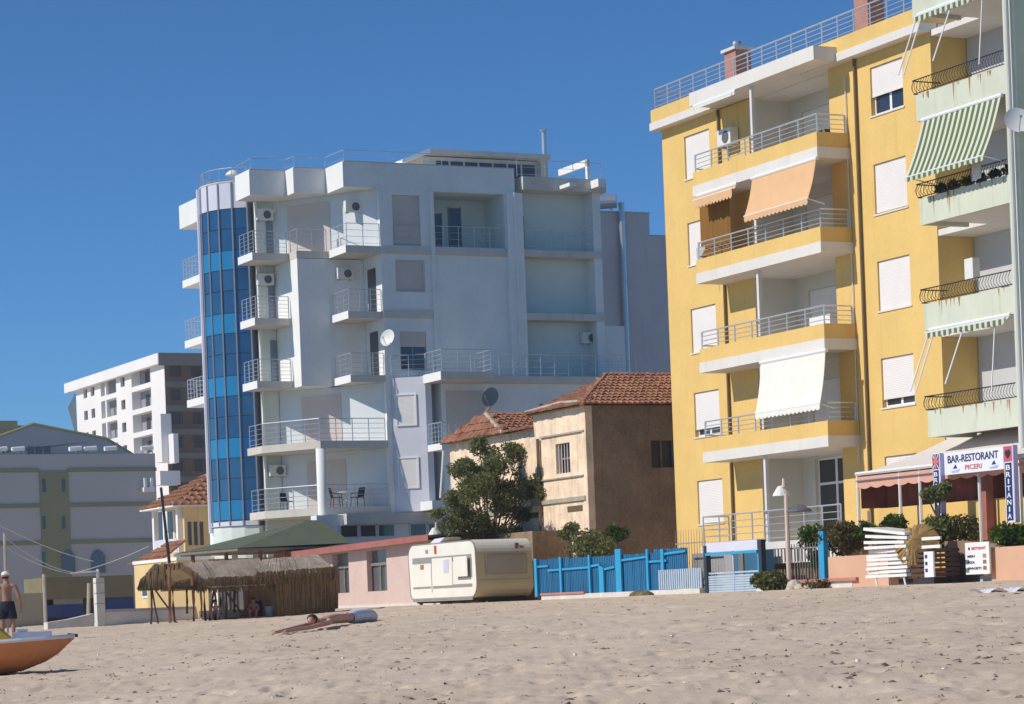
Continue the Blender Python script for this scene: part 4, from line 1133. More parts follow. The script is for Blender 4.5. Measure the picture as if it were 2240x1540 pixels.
# olive house behind the hotel
b0, z1 = onA(-60, 921, 300); b1, _ = onA(72, 921, 300)
ol = thing('apartment_house', 'dull olive house just showing above the hotel attic', 'apartment building', ((b0 + b1) / 2, 304, 1.75))
part('wall', MB().box(b0, b1, 300, 308, 1.2, z1 - 1), M_olive, ol)
part('roof', MB().box(b0, b1 - 2, 299.6, 308.4, z1 - .99, z1), M_olive, ol)
b_, z_ = onA(48, 940, 299.9); part('window', MB().box(b_ - .6, b_ + .6, 299.85, 299.995, z_ - .6, z_ + .5), M_pane, ol)
# white unfinished block
M_wc = mat('raw_white_render', (.83, .81, .80), .9, .05, .15)
M_brick = mat('raw_brick', (.15, .085, .06), .95, .2, .5, fine=.15)
M_conc = mat('raw_concrete', (.20, .18, .16), .95, .15, .4)
M_loggrey = mat('grey_render', (.30, .30, .31), .95, .08, .3)
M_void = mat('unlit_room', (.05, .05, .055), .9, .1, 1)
WBp = 0; wb_, wa_, wz_ = 0, 0, 0
Yc = 323.0
rx, rz_ = ray(358, 772); wb_, wa_ = G(rx * Yc, Yc); wz_ = EZ + rz_ * Yc
def aB(x, y): return onB(x, y, wb_)[0]
ae = aB(166, 850)
uf = thing('unfinished_block', 'white unfinished concrete block with bare brick end and empty window holes', 'building', (wb_ + 5, (wa_ + ae) / 2, 1.75))
holes = []; shallow = []
zr1 = onB(186, 861, wb_)[1]
for k in range(6):
    z = zr1 - 3.0 * k
    for (x0, x1) in ((182, 190), (198, 206), (264, 273)): holes.append((aB(x1, 850), aB(x0, 850), z - .65, z + .62))
    shallow.append((aB(254, 850), aB(220, 850), z - 1.1, z + 1.25))
    shallow.append((aB(330, 850), aB(288, 850), z - 1.1, z + 1.25))
ztop = wz_
mb = MB(); wallB(mb, wb_, wa_, ae, 1.2, ztop - 1.35, holes + shallow, d=1.2)
part('front_wall', mb, M_wc, uf)
part('parapet', MB().box(wb_ - .8, wb_ - .02, wa_, aB(152, 840), ztop - 1.34, ztop), M_wc, uf)
part('room_back', MB().box(wb_ + 1.21, wb_ + 1.3, wa_ + .5, ae, 1.2, ztop - .3).box(wb_ + .02, wb_ + 14, wa_ + .3, ae, ztop - .29, ztop - .1), M_loggrey, uf)
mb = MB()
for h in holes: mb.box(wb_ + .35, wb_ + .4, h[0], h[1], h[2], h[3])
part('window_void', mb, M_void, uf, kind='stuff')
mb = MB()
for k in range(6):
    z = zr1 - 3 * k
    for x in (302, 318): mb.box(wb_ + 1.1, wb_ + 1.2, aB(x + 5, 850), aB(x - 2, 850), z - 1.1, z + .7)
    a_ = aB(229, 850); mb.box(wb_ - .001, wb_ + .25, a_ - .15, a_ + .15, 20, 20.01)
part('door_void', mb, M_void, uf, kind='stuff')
for k in range(6):
    z = zr1 - 3 * k; a_ = aB(230, 850)
    part('loggia_post', MB().box(wb_ + .02, wb_ + .25, a_ - .3, a_ + .25, z - 1.09, z + 1.24), M_wc, uf)
be = onA(470, 900, wa_)[0]
bh = []
for k in range(7):
    z = zr1 - .2 - 3.0 * k
    for (x0, x1) in ((371, 396), (418, 440)): bh.append((onA(x0, 820, wa_)[0], onA(x1, 820, wa_)[0], z - .75, z + .75))
mb = MB(); wallA(mb, wa_, wb_ + .001, be, 1.2, ztop - 1.4, bh, d=.4)
part('end_wall', mb, M_brick, uf)
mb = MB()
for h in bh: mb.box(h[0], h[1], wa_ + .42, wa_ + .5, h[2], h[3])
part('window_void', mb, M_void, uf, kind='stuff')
for k in range(7):
    z = zr1 - 1.95 - 3.0 * k; part('concrete_beam', MB().box(wb_ - .02, be, wa_ - .15, wa_ - .003, z - .35, z + .35), M_conc, uf)
part('roof_slab', MB().box(wb_ - .8, be, wa_ - .4, wa_ - .01, ztop - 1.6, ztop - .02), M_conc, uf)
for (x0, x1, y0, y1, da) in ((351, 378, 905, 1010, 3.0), (379, 392, 948, 1012, 5.0), (350, 395, 1030, 1060, 4.0)):
    b0, z1 = onA(x0, y0, wa_ - da); b1, z0 = onA(x1, y1, wa_ - da)
    part('stair_block', MB().box(b0, b1, wa_ - da, wa_ - da + 2.5, z0, z1), M_wc, uf)
# thin hanging sheet on the far end
b_, z_ = onB(163, 880, wb_)
part('net', MB().extrude([(wb_ - .1, ae + .2, ztop - 1.6), (wb_ - .9, ae + 1.2, ztop - 3.5), (wb_ - .2, ae + 1.0, ztop - 6.5), (wb_, ae + .3, ztop - 8)], (.05, .05, 0)), mat('grey_net', (.12, .17, .19), .9, .2, 1), uf)

# yellow villa
M_vil = mat('pale_yellow_paint', (.72, .54, .27), .9, .06, .6)
Yv = 142.0; rx, rz_ = ray(392, 1150); vb, va_ = G(rx * Yv, Yv)
vze = onB(390, 1104, vb)[1]; vaf = onB(331, 1150, vb)[0]
vil = thing('villa', 'small yellow villa with white porch columns and red hipped roof', 'house', (vb + 4, va_ + 3, 1.75))
part('wall', MB().box(vb + 1.1, vb + 9, va_, vaf, 1.2, vze).box(vb, vb + 1.099, va_, vaf, 1.2, onB(360, 1212, vb)[1]).box(vb + .3, vb + 1.09, va_, va_ + .3, onB(360, 1212, vb)[1] + .01, vze), M_vil, vil)
zb0 = onB(360, 1212, vb)[1]
for x in (334, 386):
    a_ = onB(x, 1150, vb)[0]; part('column', MB().box(vb + .02, vb + .3, a_ - .16, a_ + .16, zb0 + .01, vze - .01), M_gwhite, vil)
part('balustrade', MB().box(vb - .02, vb + .18, va_ + .5, vaf - .4, zb0 + .01, zb0 + .8), M_panelw, vil)
for x in (350, 372):
    a_, z_ = onB(x, 1150, vb + 1.0); w = part('window', MB().box(vb + 1.04, vb + 1.098, a_ - .6, a_ + .6, z_ - .9, z_ + 1.0), M_gwhite, vil); part('pane', MB().box(vb + 1.0, vb + 1.038, a_ - .35, a_ + .35, z_ - .8, z_ + .8), M_pane, w)
for x in (415, 428, 441):
    b_, z_ = onA(x, 1165, va_); part('slit_window', MB().box(b_ - .1, b_ + .1, va_ - .03, va_ - .002, z_ - .7, z_ + .6), M_pane, vil)
ap = onA(462, 1035, va_ + 3.2)
T0, T1, T2 = (vb - .5, va_ - .5, vze), (vb + 9, va_ - .5, vze), (vb - .5, vaf + .5, vze)
RA = (ap[0], va_ + 3.2, ap[1])
tiled(vil, [T0, T1, (vb + 9, va_ + 3.2, ap[1]), RA], M_tile, 5, 0, .45, .6)
tiled(vil, [T2, T0, RA, (ap[0], vaf - 1, ap[1])], M_tile, 6, 0, .45, .6)
part('eave', MB().box(vb - .5, vb + 9, va_ - .5, vaf + .5, vze - .12, vze - .04), M_gwhite, vil)
# low yellow annex and its tiled lean-to
Yn = 124.0; rx, rz_ = ray(345, 1260); nb, na = G(rx * Yn, Yn)
zt_ = onB(320, 1233, nb)[1]; nf = onB(294, 1260, nb)[0]
ann = thing('annex', 'low yellow flat roofed annex with white parapet at the thatched shelter', 'house', (nb + 2, na + 2, 1.75))
part('wall', MB().box(nb, nb + 5, na - 3, nf, 1.2, zt_), M_vil, ann)
part('parapet', MB().box(nb - .06, nb + 5.1, na - 3.05, nf + .05, zt_ + .002, zt_ + .16), M_gwhite, ann)
for x in (318, 334):
    a_, z_ = onB(x, 1290, nb); w = part('window', MB().box(nb - .05, nb - .002, a_ - .5, a_ + .4, z_ - .4, z_ + .5), M_gwhite, ann); part('pane', MB().box(nb - .07, nb - .052, a_ - .4, a_ + .3, z_ - .3, z_ + .4), M_pane, w)
Yr = 132.0; rx, rz_ = ray(334, 1232); b_, a_ = G(rx * Yr, Yr); z0 = EZ + rz_ * Yr
q1 = onB(281, 1231, b_); q2 = onB(334, 1190, b_ + 1.2)
lean = thing('tiled_lean_to', 'small red tiled lean-to roof between hotel and villa', 'roof', (b_, a_, 1.75))
tiled(lean, [(b_, q1[0], z0), (b_, a_ - 1, z0), (b_ + 1.5, a_ - 1, q2[1]), (b_ + 1.5, q1[0] - 2.5, q2[1])], M_tile, 9, 0, .4, .5)
part('wall', MB().box(b_ + .3, b_ + 2, a_ - 1, q1[0] - .2, 1.2, z0 - .05), M_hotel, lean)
# ================================================================ low buildings, shelter and walls along the beach
M_pink = mat('pink_plaster', (.62, .47, .42), .9, .06, .8, .1, 30, fine=.04)
M_redroof = mat('red_sheet', (.36, .13, .11), .7, .15, 1.5)
M_lowwall = mat('whitewash', (.66, .62, .57), .95, .12, 1.6, .25, 14, fine=.08)
M_reddish = mat('red_coping', (.50, .22, .17), .9, .15, 2)
PB = 40.6
p0 = onB(962, 1250, PB)[0]; p1 = onB(728, 1260, PB)[0] + 2.5
pz0 = 1.55; pz1 = onB(850, 1190, PB)[1]
pink = thing('beach_hall', 'low pink beach building with tall windows under a red roof edge', 'building', (PB + 3, (p0 + p1) / 2, 1.7))
ph = []
for (x0, x1) in ((803, 846), (728, 763)):
    q0, q1 = onB(x1, 1250, PB)[0], onB(x0, 1250, PB)[0]
    ph.append((q0, q1, onB(825, 1293, PB)[1], onB(825, 1203, PB)[1]))
f = MB(); wallB(f, PB, p0, p1, pz0, pz1, ph, d=.3); part('sea_wall', f, M_pink, pink)
part('end_wall', MB().box(PB + .31, PB + 7, p0, p1, pz0, pz1).box(PB + .002, PB + .309, p0, p0 + .01, pz0, pz1), M_pink, pink)
for q in ph:
    zt = q[2] + (q[3] - q[2]) * .66
    w = part('window', MB().box(PB + .16, PB + .24, q[0] + .003, q[1] - .003, zt - .06, zt + .06).box(PB + .16, PB + .22, q[0] + .003, q[0] + .06, q[2], zt - .061).box(PB + .16, PB + .22, q[1] - .06, q[1] - .003, q[2], zt - .061).box(PB + .16, PB + .22, (q[0] + q[1]) / 2 - .03, (q[0] + q[1]) / 2 + .03, q[2], zt - .061), M_wood, pink)
    part('pane', MB().box(PB + .25, PB + .27, q[0] + .01, q[1] - .01, q[2] + .01, q[3] - .01), mat_glass('grey_pane', (.12, .12, .13), .12), w)
part('plinth', MB().box(PB - .05, PB - .002, p0, p1, 1.4, 1.86), M_lowwall, pink)
zr0 = onB(962, 1168, PB - .5)[1]; zr1 = onB(600, 1214, PB - .5)[1]; pr1 = onB(600, 1214, PB - .5)[0]
part('roof', MB().extrude([(PB - .5, p0 - .2, zr0), (PB - .5, pr1, zr1), (PB + 7.2, pr1, zr1 + .5), (PB + 7.2, p0 - .2, zr0 + .5)], (0, 0, -.09)), mat('roof_felt', (.16, .12, .11), .95, .15, 2), pink)
part('roof_edge', MB().extrude([(PB - .54, p0 - .2, zr0 - .2), (PB - .54, pr1, zr1 - .22), (PB - .54, pr1, zr1 + .05), (PB - .54, p0 - .2, zr0 + .03)], (.035, 0, 0)), M_redroof, pink)
# green hipped pavilion
M_gfelt = mat('green_roof_felt', (.105, .125, .085), .9, .12, .6)
YA_ = 104.5
pv = thing('pavilion', 'open pavilion with a low dark green hipped roof and brown posts', 'pavilion', (43, 103, 1.75))
e0 = onA(396, 1209, YA_ + 3); e1 = onA(520, 1199, YA_ - 2); e2 = onA(770, 1187, YA_ - 2); t0 = onA(676, 1138, YA_ + 1.6); t1 = onA(703, 1136, YA_ + 1.6)
E_ = [(e0[0], YA_ + 3, e0[1]), (e1[0], YA_ - 2, e0[1]), (e2[0], YA_ - 2, e0[1] + .1), (t1[0], YA_ + 1.6, t0[1]), (t0[0], YA_ + 1.6, t0[1])]
rf = MB().face(E_[1], E_[2], E_[3], E_[4]).face(E_[0], E_[1], E_[4]).face((e0[0] + .4, YA_ + 5.2, e0[1]), E_[0], E_[4]).face((e0[0] + .4, YA_ + 5.2, e0[1]), E_[4], E_[3], (e2[0], YA_ + 5.2, e0[1])).face(E_[2], (e2[0], YA_ + 5.2, e0[1]), E_[3])
part('roof', rf, M_gfelt, pv)
und = MB().prism([(e1[0], YA_ - 2), (e2[0], YA_ - 2), (e2[0], YA_ + 5.2), (e0[0] + .4, YA_ + 5.2), (e0[0], YA_ + 3)], e0[1] - .12, e0[1] - .02); part('eave', und, M_wood, pv)
for k in range(7):
    u = k / 6; b_ = e0[0] + .4 + (e2[0] - e0[0] - .8) * u; a_ = YA_ + 2.6 - 4.3 * min(1, u * 2.6)
    part('post', MB().tube([(b_, a_, 1.6), (b_, a_, e0[1] - .13)], .09, 6), mat('brown_post', (.24, .10, .06), .8, .15, 3), pv)
part('back_wall', MB().box(e0[0] + 1.5, e2[0], YA_ + 3.6, YA_ + 3.8, 1.6, e0[1] - .3), M_vil, pv)
for k in range(5):
    b_ = e0[0] + 2.5 + k * 1.0; part('white_column', MB().box(b_, b_ + .22, YA_ + 3.2, YA_ + 3.4, 1.6, e0[1] - .14), M_gwhite, pv)
# whitewashed low wall with a pillar, running to the reed shelter
g0 = ground(214, 1371); g1 = ground(560, 1352)
lw = thing('low_wall', 'low whitewashed wall with a tall pillar left of the thatched shelter', 'wall', (g0[0], g0[1], 1.2))
LWa = g0[1] - .5
lb0 = onA(212, 1350, LWa)[0]; lb1 = onA(590, 1345, LWa)[0]; lzt = onA(270, 1338, LWa)[1]
part('wall', MB().box(lb0 + .32, lb1, LWa, LWa + .25, .9, lzt), M_lowwall, lw)
part('coping', MB().box(lb0 + .32, lb1, LWa - .04, LWa + .29, lzt + .002, lzt + .1), mat('grey_coping', (.42, .40, .41), .95, .1, 2), lw)
pzt = onA(222, 1264, LWa)[1]
part('pillar', MB().box(lb0, lb0 + .3, LWa - .05, LWa + .3, .9, pzt), M_lowwall, lw)
pp = bpy.data.objects['low_wall']
for k in range(3): part('joint_band', MB().box(lb0 - .012, lb0 + .312, LWa - .062, LWa + .312, lzt + .3 + k * .36, lzt + .33 + k * .36), mat('grey_coping', (.42, .40, .41)), lw)
# beach kiosk front with blue panels left of the pillar
M_bluep = mat('dull_blue_paint', (.045, .075, .22), .7, .15, 1.5)
ka = LWa + 16
kb0 = onA(-40, 1330, ka)[0]; kbm = onA(98, 1330, ka)[0]; kb1 = onA(290, 1330, ka)[0]
kz = onA(150, 1262, ka)[1]; kzz = onA(60, 1298, ka)[1]
ki = thing('beach_kiosk', 'shabby beach kiosk with beige side wall and blue painted panels', 'kiosk', ((kb0 + kb1) / 2, ka + 2, 1.5))
part('beige_wall', MB().box(kb0, kbm, ka, ka + 3, 1.0, kzz), mat('beige_render', (.42, .37, .27), .9, .1, 1), ki)
part('back_wall', MB().box(kbm + .01, kb1, ka + .8, ka + 3, 1.0, kz - .91), mat('brown_render', (.20, .165, .11), .9, .1, 1), ki)
part('fascia', MB().box(kbm, kb1, ka - .2, ka + 3, kz - .9, kz), mat('olive_fascia', (.22, .19, .11), .9, .1, 1), ki)
q0, q1 = onA(102, 1320, ka)[0], onA(182, 1320, ka)[0]
zc = onA(140, 1323, ka)[1]; zd = onA(140, 1350, ka)[1]; ze = onA(140, 1296, ka)[1]
part('blue_panel', MB().box(q0, q1, ka, ka + .1, zd, zc), M_bluep, ki)
part('grey_panel', MB().box(q0 + .3, q1, ka + .05, ka + .12, zc + .005, ze), mat('grey_panel', (.30, .30, .32), .7, .1, 1), ki)
part('blue_lintel', MB().box(q0, q1, ka, ka + .1, ze + .005, ze + .22), M_bluep, ki)
q2, q3 = onA(232, 1300, ka)[0], onA(292, 1300, ka)[0]
part('blue_panel', MB().box(q2, q3, ka, ka + .1, 1.0, onA(250, 1276, ka)[1]), M_bluep, ki)
for x, y0 in ((96, 1256), (188, 1276)):
    b_, z_ = onA(x, y0, LWa + 8); _, zg = onA(x, 1372, LWa + 8)
    solo('wooden_pole', MB().tube([(b_, LWa + 8, zg - .3), (b_ + (.12 if x > 100 else 0), LWa + 8, z_)], .07, 6), mat('pale_pole', (.45, .40, .34), .9, .15, 3), ['grey wooden pole standing at the kiosk beside the man', 'pale leaning wooden pole before the blue kiosk panel'][x > 100], 'pole')
b0, z0 = onA(104, 1362, LWa + 2); b1, z1 = onA(205, 1342, LWa + 2)
solo('rubble_slab', MB().extrude([(b0, LWa + 2, z0 - .35), (b1, LWa + 2, z0 - .35), (b1, LWa + 2, z1), ((b0 + b1) / 2, LWa + 2, z0 + .1), (b0, LWa + 2, z0)], (0, .5, 0)), M_lowwall, 'sloping whitewashed kerb slab between the man and the wall pillar', 'slab')
# ------------------------------------------------ reed shelter
def mat_reed(name, c0, c1):
    m = mat(name, c0, .95, .3, 2.0, .6, 40, fine=.3, streak=.6, streak_col=c1)
    return m
M_reedgrey = mat_reed('bleached_reed', (.42, .35, .28), (.52, .45, .37))
M_reedbrown = mat_reed('brown_reed', (.27, .175, .085), (.17, .105, .05))
M_pole = mat('dark_pole', (.11, .062, .036), .9, .2, 5)
M_polered = mat('red_pole', (.30, .12, .06), .9, .2, 5)
SA = ground(400, 1362)[1]                       # front line of the shelter posts
def sx(x, y, da=0.0): b_, z_ = onA(x, y, SA + da); return (b_, SA + da, z_)
sh = thing('reed_shelter', 'long thatched reed shelter on crooked poles with a closed reed hut at its right end', 'shelter', (sx(420, 1362)[0], SA, 1.3))
def reed_sheet(pts_top, pts_bot, n, jag, th, seed, M, name, w=.05):
    """reed bundles hanging from a top line to a bottom line, uneven ends"""
    r = random.Random(seed); mb = MB()
    def lerp(L, u):
        k = min(int(u * (len(L) - 1)), len(L) - 2); t = u * (len(L) - 1) - k
        return Vector(L[k]) * (1 - t) + Vector(L[k + 1]) * t
    for i in range(n):
        u = r.random(); p = lerp(pts_top, u); q = lerp(pts_bot, u)
        d = (q - p); q = p + d * (1 + r.uniform(-.15, 1) * jag / max(.1, d.length))
        o = Vector((0, -r.random() * th, r.random() * th * .5)); s = Vector((w * r.uniform(.5, 1.2), r.uniform(-.01, .01), 0))
        p += Vector((r.uniform(-.03, .03), 0, r.uniform(-.04, .06)))
        mb.face(tuple(p + o), tuple(q + o + Vector((0, -.02, 0))), tuple(q + o + s * .8), tuple(p + o + s))
    return part(name, mb, M, sh, kind='stuff')
# main roof: slope towards the camera, ridge behind
eL, eR = sx(428, 1284), sx(612, 1276)
rL, rR = sx(400, 1236, 1.5), sx(560, 1226, 1.5)
rR = (eR[0] - .2, rR[1], rR[2]); 
part('roof_sheet', MB().extrude([eL, eR, rR, rL], (0, .05, -.08)), M_reedgrey, sh)
reed_sheet([rL, rR], [(eL[0], eL[1], eL[2]), eR], 900, .12, .06, 3, M_reedgrey, 'thatch', .06)
reed_sheet([(eL[0] - .15, eL[1] - .02, eL[2] + .22), (eR[0], eR[1] - .02, eR[2] + .25)], [(eL[0] - .1, eL[1] - .05, eL[2] - .12), (eR[0], eR[1] - .05, eR[2] - .12)], 420, .12, .06, 4, M_reedbrown, 'fringe', .05)
part('back_slope', MB().extrude([rL, rR, (rR[0], SA + 3.4, eR[2]), (rL[0] - .2, SA + 3.4, eL[2])], (0, -.03, -.08)), M_reedbrown, sh)
# left hip of darker reed
hp = [sx(300, 1288, .2), sx(306, 1274, .3), sx(336, 1240, .9), sx(392, 1236, 1.2), sx(430, 1262, .1), sx(432, 1288, -.05)]
part('hip_sheet', MB().extrude(hp, (.02, .12, 0)), M_reedbrown, sh)
reed_sheet([hp[1], hp[2], hp[3], hp[4]], [sx(300, 1290, .05), sx(335, 1290, .0), sx(385, 1286, .0), sx(432, 1288, -.1)], 800, .1, .12, 5, M_reedbrown, 'hip_thatch', .05)
part('hip_back', MB().face(hp[0], hp[2], (hp[2][0] + .5, SA + 3, hp[0][2])), M_reedbrown, sh)
# closed hut at the right
q0, q1 = sx(604, 1350, -.1), sx(733, 1330, -.1)
zt0, zt1 = sx(606, 1262, -.1)[2], sx(728, 1246, -.1)[2]
zb0 = min(q0[2], q1[2]) - .3
part('hut_wall', MB().extrude([(q0[0], SA - .1, zb0), (q1[0], SA - .1, zb0 + .1), (q1[0], SA - .1, zt1), (q0[0], SA - .1, zt0)], (0, 3.0, 0)), M_reedbrown, sh)
reed_sheet([(q0[0] - .05, SA - .12, zt0 + .05), (q1[0] + .1, SA - .12, zt1 + .05)], [(q0[0], SA - .14, q0[2] - .05), (q1[0] + .05, SA - .14, q1[2] - .02)], 700, .0, .05, 6, M_reedbrown, 'reed_wall', .045)
hr = [sx(560, 1262, -.3), sx(735, 1250, -.3), sx(690, 1217, 1.4), sx(575, 1228, 1.4)]
part('hut_roof', MB().extrude([hr[0], hr[1], hr[2], hr[3]], (0, .03, -.1)), M_reedgrey, sh)
reed_sheet([hr[3], hr[2]], [hr[0], hr[1]], 700, .07, .05, 7, M_reedgrey, 'hut_thatch', .055)
reed_sheet([(hr[0][0], SA - .32, hr[0][2] + .1), (hr[1][0], SA - .32, hr[1][2] + .1)], [(hr[0][0], SA - .34, hr[0][2] - .15), (hr[1][0], SA - .34, hr[1][2] - .15)], 240, .22, .07, 8, M_reedbrown, 'hut_fringe', .05)
b_, a_, z_ = sx(612, 1310, -.15)
for (xa, ya, xb, yb, r_, red, da) in ((331, 1290, 330, 1369, .035, 0, 0), (333, 1291, 347, 1368, .03, 0, .1), (340, 1291, 372, 1335, .03, 0, .1), (371, 1240, 372, 1366, .05, 1, -.1), (378, 1288, 382, 1362, .04, 0, .8), (382, 1358, 395, 1368, .03, 0, .1), (420, 1262, 424, 1364, .05, 1, -.1), (408, 1288, 409, 1342, .045, 0, 2.4), (438, 1288, 441, 1350, .04, 1, 1.6), (446, 1286, 450, 1362, .04, 0, .4), (468, 1285, 458, 1360, .035, 0, .6), (469, 1285, 474, 1330, .04, 1, 1.8), (480, 1285, 482, 1345, .05, 0, 2.2), (494, 1284, 495, 1360, .045, 0, .2), (490, 1288, 542, 1358, .035, 0, .1), (514, 1284, 513, 1340, .05, 0, 2.4), (541, 1284, 546, 1350, .075, 1, .8), (548, 1315, 522, 1358, .03, 0, .3), (564, 1284, 562, 1335, .05, 0, 2.0), (583, 1284, 584, 1335, .05, 0, 2.0)):
    A_, B_ = sx(xa, ya, da), sx(xb, yb, da)
    part('pole', MB().tube([A_, tuple((A_[k] + B_[k]) / 2 + random.uniform(-.03, .03) for k in range(3)), B_], r_, 6), M_polered if red else M_pole, sh)
# white columned porch seen through the poles
wp = thing('white_porch', 'row of white columns with dark gaps behind the thatched shelter', 'porch', (sx(530, 1340, 4)[0], SA + 4, 1.3))
for k, x in enumerate((478, 494, 510, 525, 541, 556, 572, 588)):
    b_, z_ = onA(x, 1270, SA + 4); part('column', MB().box(b_ - .05, b_ + .1, SA + 4, SA + 4.9, 1.2, z_ + .2), M_gwhite, wp)
b0, _ = onA(372, 1300, SA + 4); b1, _ = onA(468, 1300, SA + 4); b2, _ = onA(600, 1300, SA + 4)
part('yellow_wall', MB().extrude([(b0, SA + 6.5, 1.2), (b1, SA + 4.6, 1.2), (b1, SA + 4.6, z_ + .3), (b0, SA + 6.5, z_ + .3)], (.1, .2, 0)), M_vil, wp)
part('beam', MB().box(b1, b2, SA + 4, SA + 5, z_ + .21, z_ + .5), M_gwhite, wp)
part('low_parapet', MB().box(sx(440, 1350, 3)[0], b2, SA + 3, SA + 3.2, 1.1, onA(500, 1334, SA + 3)[1]), M_lowwall, wp)
# stored things at the hut: a blue crate with pale boards
b0, z0 = onA(552, 1338, SA + 1.2); b1, z1 = onA(602, 1313, SA + 1.2)
solo('blue_counter', MB().box(b0, b1, SA + 1.2, SA + 1.5, z0 - .3, z1), M_bluep, 'dark blue counter panel under the thatch beside the reed hut', 'counter')
b0, z0 = onA(582, 1350, SA + .2); b1, z1 = onA(602, 1335, SA + .2)
solo('grey_bin', MB().lathe(((b0 + b1) / 2, SA + .3, z0), [(.13, 0), (.17, .35), (.19, .36), (.18, .33)], 12), mat('grey_plastic', (.33, .36, .40), .6, .05, 3), 'grey plastic tub standing at the reed hut corner', 'tub')

# ================================================================ caravan
M_car = mat('cream_caravan', (.82, .79, .70), .45, .05, .9, spec=.4, streak=.1, streak_col=(.6, .5, .33))
M_carend = mat('tan_caravan_end', (.50, .43, .25), .45, .07, 1.0, spec=.4, streak=.15, streak_col=(.42, .33, .15))
CBf = 39.2
ca0 = onB(1037, 1300, CBf)[0]; ca1 = onB(899, 1300, CBf)[0]
cz0 = onB(1037, 1308, CBf)[1]; cz1 = onB(1030, 1181, CBf)[1]
cw = onA(1165, 1250, ca0 - .25)[0] - CBf
cv = thing('caravan', 'old cream caravan with rounded tan end and open hatch parked on the sand', 'caravan', (CBf + cw / 2, (ca0 + ca1) / 2, cz0 - .35))
def prof(k0=0, shrink=0.0):
    a0, a1, z0, z1 = ca0 - .3 + shrink, ca1 + .1 - shrink, cz0 + shrink, cz1 - shrink
    pts = []
    for (ca, cz, r, t0) in ((a0 + .55, z0 + .5, .5, 180), (a1 - .4, z0 + .3, .3, 270), (a1 - .45, z1 - .45, .45, 0), (a0 + .5, z1 - .45, .45, 90)):
        for j in range(7):
            t = R(t0 + 15 * j); ex = .55 if (t0 == 180) else r
            pts.append((ca + (ex if ca < (a0 + a1) / 2 and t0 == 180 else r) * math.cos(t), cz + r * math.sin(t)))
    return pts
P_ = prof()
mb = MB(); mb.extrude([(CBf, p[0], p[1]) for p in P_][::-1], (.001, 0, 0))
side = MB().extrude([(CBf - .012, p[0], p[1]) for p in prof(0, .035)][::-1], (.011, 0, 0))
shell = MB(); n = len(P_)
for k in range(n):
    p, q = P_[k], P_[(k + 1) % n]
    shell.face((CBf, p[0], p[1]), (CBf, q[0], q[1]), (CBf + cw, q[0], q[1]), (CBf + cw, p[0], p[1]))
shell.face(*[(CBf + cw, p[0], p[1]) for p in P_]); shell.face(*[(CBf, p[0], p[1]) for p in P_][::-1])
part('body', shell, M_carend, cv)
part('side_panel', side, M_car, cv)
# pale upper band of the end
up = MB()
for k in range(n):
    p, q = P_[k], P_[(k + 1) % n]
    if min(p[1], q[1]) > cz1 - .75 and p[0] < ca0 + 1.0:
        up.face((CBf + .02, p[0] - .012, p[1] + .012), (CBf + .02, q[0] - .012, q[1] + .012), (CBf + cw - .02, q[0] - .012, q[1] + .012), (CBf + cw - .02, p[0] - .012, p[1] + .012))
part('roof_band', up, mat('pale_band', (.66, .63, .55), .5, .06, 1), cv)
def cB(x, y): return onB(x, y, CBf)
def side_box(name, x0, x1, y0, y1, M, o=.03, t=.02, par=None):
    q1, z1 = cB(x0, y0); q0, z0 = cB(x1, y1)
    return part(name, MB().box(CBf - o, CBf - o + t, q0, q1, z0, z1), M, par or cv)
M_dark = mat('dark_rubber', (.03, .03, .03), .8, .2, 4)
M_trim = mat('grey_trim', (.30, .29, .27), .6, .1, 3)
side_box('trim_strip', 903, 1032, 1222, 1225, M_trim, .022, .01)
side_box('trim_strip', 905, 944, 1285, 1287, M_trim, .022, .01); side_box('trim_strip', 948, 1034, 1281, 1283, M_trim, .022, .01)
d = side_box('door', 946, 992, 1222, 1280, M_car, .035, .02)
side_box('door_window', 972, 984, 1225, 1252, mat('pale_blue_curtain', (.55, .58, .68), .6, .05, 3), .045, .009, d)
side_box('door_gap', 944, 946, 1222, 1296, M_trim, .024, .01)
h = side_box('hatch', 1000, 1031, 1218, 1260, M_car, .16, .03)
side_box('hatch_shadow', 1003, 1034, 1222, 1262, M_trim, .026, .012, h)  # dark plate painting the open hatch's shadow on the side
side_box('red_sticker', 950, 956, 1194, 1212, mat('red_sticker', (.45, .10, .05), .6, .1, 3), .018, .005)
side_box('vent', 931, 937, 1203, 1211, M_trim, .02, .01)
side_box('rust_patch', 920, 928, 1236, 1246, mat('rust_patch', (.35, .20, .08), .9, .3, 4), .018, .005)
# end window and lettering patch
b0, z0 = onA(1066, 1254, ca0 - .3); b1, z1 = onA(1149, 1213, ca0 - .3)
w = part('end_window', MB().box(b0, b1, ca0 - .335, ca0 - .29, z0, z1), mat('grey_perspex', (.34, .31, .25), .25, .06, 1.5, spec=.5), cv)
part('seal', MB().box(b0 - .04, b1 + .04, ca0 - .325, ca0 - .3, z0 - .04, z0 - .002).box(b0 - .04, b1 + .04, ca0 - .325, ca0 - .3, z1 + .002, z1 + .04).box(b0 - .04, b0 - .002, ca0 - .325, ca0 - .3, z0, z1).box(b1 + .002, b1 + .04, ca0 - .325, ca0 - .3, z0, z1), M_trim, w)
for (x, y, c) in ((1130, 1190, (.1, .1, .15)), (1129, 1197, (.35, .08, .08)), (1141, 1196, (.35, .2, .25))):
    b_, z_ = onA(x, y, ca0 - .25); part('decal', MB().box(b_ - .06, b_ + .06, ca0 - .29, ca0 - .2, z_ - .045, z_ + .045), mat('decal_%d' % x, c, .6, .1, 2), cv)
for k in (1.6, 2.3): pass
for z in (cz0 + .16, cz0 + .62): part('seam', MB().box(CBf + .1, CBf + cw - .1, ca0 - .312, ca0 - .3, z, z + .015), M_trim, cv)
